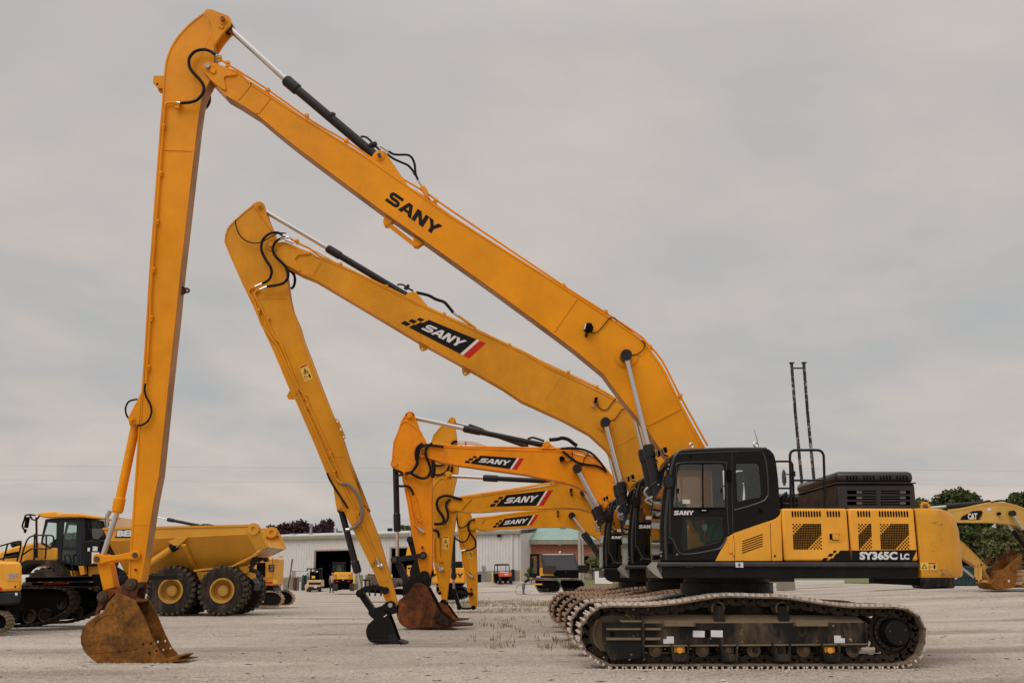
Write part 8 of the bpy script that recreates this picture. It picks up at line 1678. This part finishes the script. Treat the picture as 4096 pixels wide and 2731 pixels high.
for i, (top, bot, wd, Y, m_, lab, kw) in enumerate((
    ((3855, 1950), (3860, 2330), 250, 72, LG, 'tallest dark green tree, rounded crown above the boom right of the counterweight', {}), ((3735, 1995), (3730, 2330), 170, 70, LO, 'slender green tree peeping over the counterweight lifting eye', {}),
    ((4105, 1965), (4110, 2330), 170, 66, LG, 'dark green tree cut by the right edge above the boom elbow', {}), ((3925, 2010), (3930, 2330), 200, 76, LG, 'dark green tree with a lower crown right of the tallest one', {}),
    ((3870, 2110), (3870, 2330), 230, 64, LG, 'dark bushy tree under the boom nearest the counterweight', {}), ((3990, 2120), (3990, 2335), 220, 63, LO, 'olive green bushy tree behind the rusty stick', {}), ((4080, 2090), (4085, 2335), 160, 62, LO, 'olive tree at the right edge behind the toothed bucket', {}))):
    tree('tree', lab, 'tree', top, bot, wd, Y, m_, n=12000, ls=.12, group=GT, trunkh=.12, clumps=60)
GP = 'purple-leaved trees behind the warehouse'
for top, wd, lab in (((1120, 2100), 130, 'purple-leaved tree at the left end of the warehouse roof'), ((1175, 2092), 170, 'purple-leaved tree behind the large roof vent'), ((1238, 2108), 170, 'low purple-leaved tree between the two roof vents'), ((1292, 2085), 150, 'tallest purple-leaved tree behind the thin roof pipe'), ((1075, 2104), 110, 'purple-leaved tree showing above the truck tail')):
    tree('tree', lab, 'tree', top, (top[0], 2300), wd, 124, LP, n=7000, ls=.17, group=GP, trunkh=.2, clumps=44, spike=.6)
tree('tree', 'small green tree above the warehouse roof left of the orange stick', 'tree', (1612, 2075), (1612, 2300), 95, 122, LO, n=3000, ls=.16, clumps=20)
tree('tree', 'green tree top above the warehouse roof at the right of the plum trees', 'tree', (1352, 2118), (1352, 2300), 60, 125, LG, n=1600, ls=.15, clumps=14)
tree('tree', 'dark pine crown between the warehouse and the teal roof', 'tree', (2125, 2090), (2125, 2300), 160, 124, LG, n=3500, ls=.16, clumps=24)
tree('tree', 'green tree showing behind the bonnet of the dump truck', 'tree', (52, 2158), (52, 2300), 70, 95, LG, n=2600, ls=.14, clumps=18)
tree('tree', 'pale green tree seen through the windows of the dump truck cab', 'tree', (275, 2125), (275, 2330), 110, 80, LO, n=3500, ls=.14, clumps=24)
tree('tree', 'tiny treetop above the front of the tipping body', 'tree', (520, 2085), (520, 2330), 60, 90, LG, n=2000, ls=.14, clumps=14)
tree('tree', 'green tree seen through the rear cab window of the nearest excavator', 'tree', (3015, 1962), (3015, 2330), 80, 48, LO, n=2500, ls=.09, clumps=26)
def shrub(label, top, wd, Y, mat, n=1800): return tree('shrub', label, 'shrub', top, (top[0], 2310), wd, Y, mat, n=n, ls=.09, trunkh=.05, clumps=16)
shrub('spreading pale green shrub before the office windows', (2372, 2224), 85, 97, LB, 3000); shrub('pale bushy shrub between the bending person and the tracked dumper', (2122, 2272), 38, 95, LB)
# ================================================================== world, sun, colour
w = bpy.data.worlds.new('World'); SC.world = w; w.use_nodes = True; nt = w.node_tree; nt.nodes.clear()
out = nt.nodes.new('ShaderNodeOutputWorld'); bg = nt.nodes.new('ShaderNodeBackground'); nt.links.new(bg.outputs[0], out.inputs[0])
SUN_EL, SUN_AZ = R(52), R(215)
sky = nt.nodes.new('ShaderNodeTexSky'); sky.sky_type = 'NISHITA'; sky.sun_disc = False; sky.sun_elevation = SUN_EL; sky.sun_rotation = SUN_AZ; sky.air_density = 1.5; sky.dust_density = 4
tc = nt.nodes.new('ShaderNodeTexCoord'); sp = nt.nodes.new('ShaderNodeSeparateXYZ'); nt.links.new(tc.outputs['Generated'], sp.inputs[0])
def mth(op, a, b=None, clamp=False):
    n = nt.nodes.new('ShaderNodeMath'); n.operation = op; n.use_clamp = clamp
    for i, x in enumerate((a, b)):
        if x is None: continue
        if hasattr(x, 'is_output'): nt.links.new(x, n.inputs[i])
        else: n.inputs[i].default_value = x
    return n.outputs[0]
zc = mth('ADD', mth('MAXIMUM', sp.outputs[2], 0.0), .16)
cx = nt.nodes.new('ShaderNodeCombineXYZ'); nt.links.new(mth('DIVIDE', sp.outputs[0], zc), cx.inputs[0]); nt.links.new(mth('DIVIDE', sp.outputs[1], zc), cx.inputs[1])
n1 = N(nt, 'ShaderNodeTexNoise'); n1.inputs['Scale'].default_value = .75; n1.inputs['Detail'].default_value = 7; n1.inputs['Roughness'].default_value = .52; n1.inputs['Distortion'].default_value = .6; nt.links.new(cx.outputs[0], n1.inputs['Vector'])
n2 = N(nt, 'ShaderNodeTexNoise'); n2.inputs['Scale'].default_value = 1.9; n2.inputs['Detail'].default_value = 6; n2.inputs['Roughness'].default_value = .55; nt.links.new(cx.outputs[0], n2.inputs['Vector'])
f = mth('ADD', mth('MULTIPLY', n1.outputs[0], .65), mth('MULTIPLY', n2.outputs[0], .35))
CLK = 5.6
col = ramp(nt, f, [(.38, (.80, .87, .92)), (.47, (.93, .945, .955)), (.53, (1.03, 1.0, .98)), (.62, (1.15, 1.09, 1.05))])
vm = nt.nodes.new('ShaderNodeVectorMath'); vm.operation = 'SCALE'; nt.links.new(col, vm.inputs[0])
el = nt.nodes.new('ShaderNodeMapRange'); el.inputs[1].default_value = .5; el.inputs[2].default_value = 1.0; el.inputs[3].default_value = 1.0; el.inputs[4].default_value = 2.3; nt.links.new(sp.outputs[2], el.inputs[0])
nt.links.new(mth('MULTIPLY', el.outputs[0], CLK), vm.inputs[3])
tint = nt.nodes.new('ShaderNodeVectorMath'); tint.operation = 'MULTIPLY'; nt.links.new(vm.outputs[0], tint.inputs[0]); tint.inputs[1].default_value = (1.0, .938, .895)
mx = mix(nt, .93, sky.outputs[0], tint.outputs[0]); nt.links.new(mx, bg.inputs[0]); bg.inputs[1].default_value = .1
s = bpy.data.lights.new('sun', 'SUN'); s.energy = 1.15; s.angle = R(38); s.color = (1, .95, .88)
so = bpy.data.objects.new('sun', s); COL.objects.link(so); so.location = (-20, -20, 40)
d = Vector((math.sin(SUN_AZ) * math.cos(SUN_EL), math.cos(SUN_AZ) * math.cos(SUN_EL), math.sin(SUN_EL)))
so.rotation_euler = (-d).to_track_quat('-Z', 'Y').to_euler()
SC.view_settings.view_transform = 'Standard'; SC.view_settings.look = 'None'; SC.view_settings.exposure = 0; SC.view_settings.gamma = 1
SC.cycles.max_bounces = 6; SC.cycles.transparent_max_bounces = 16
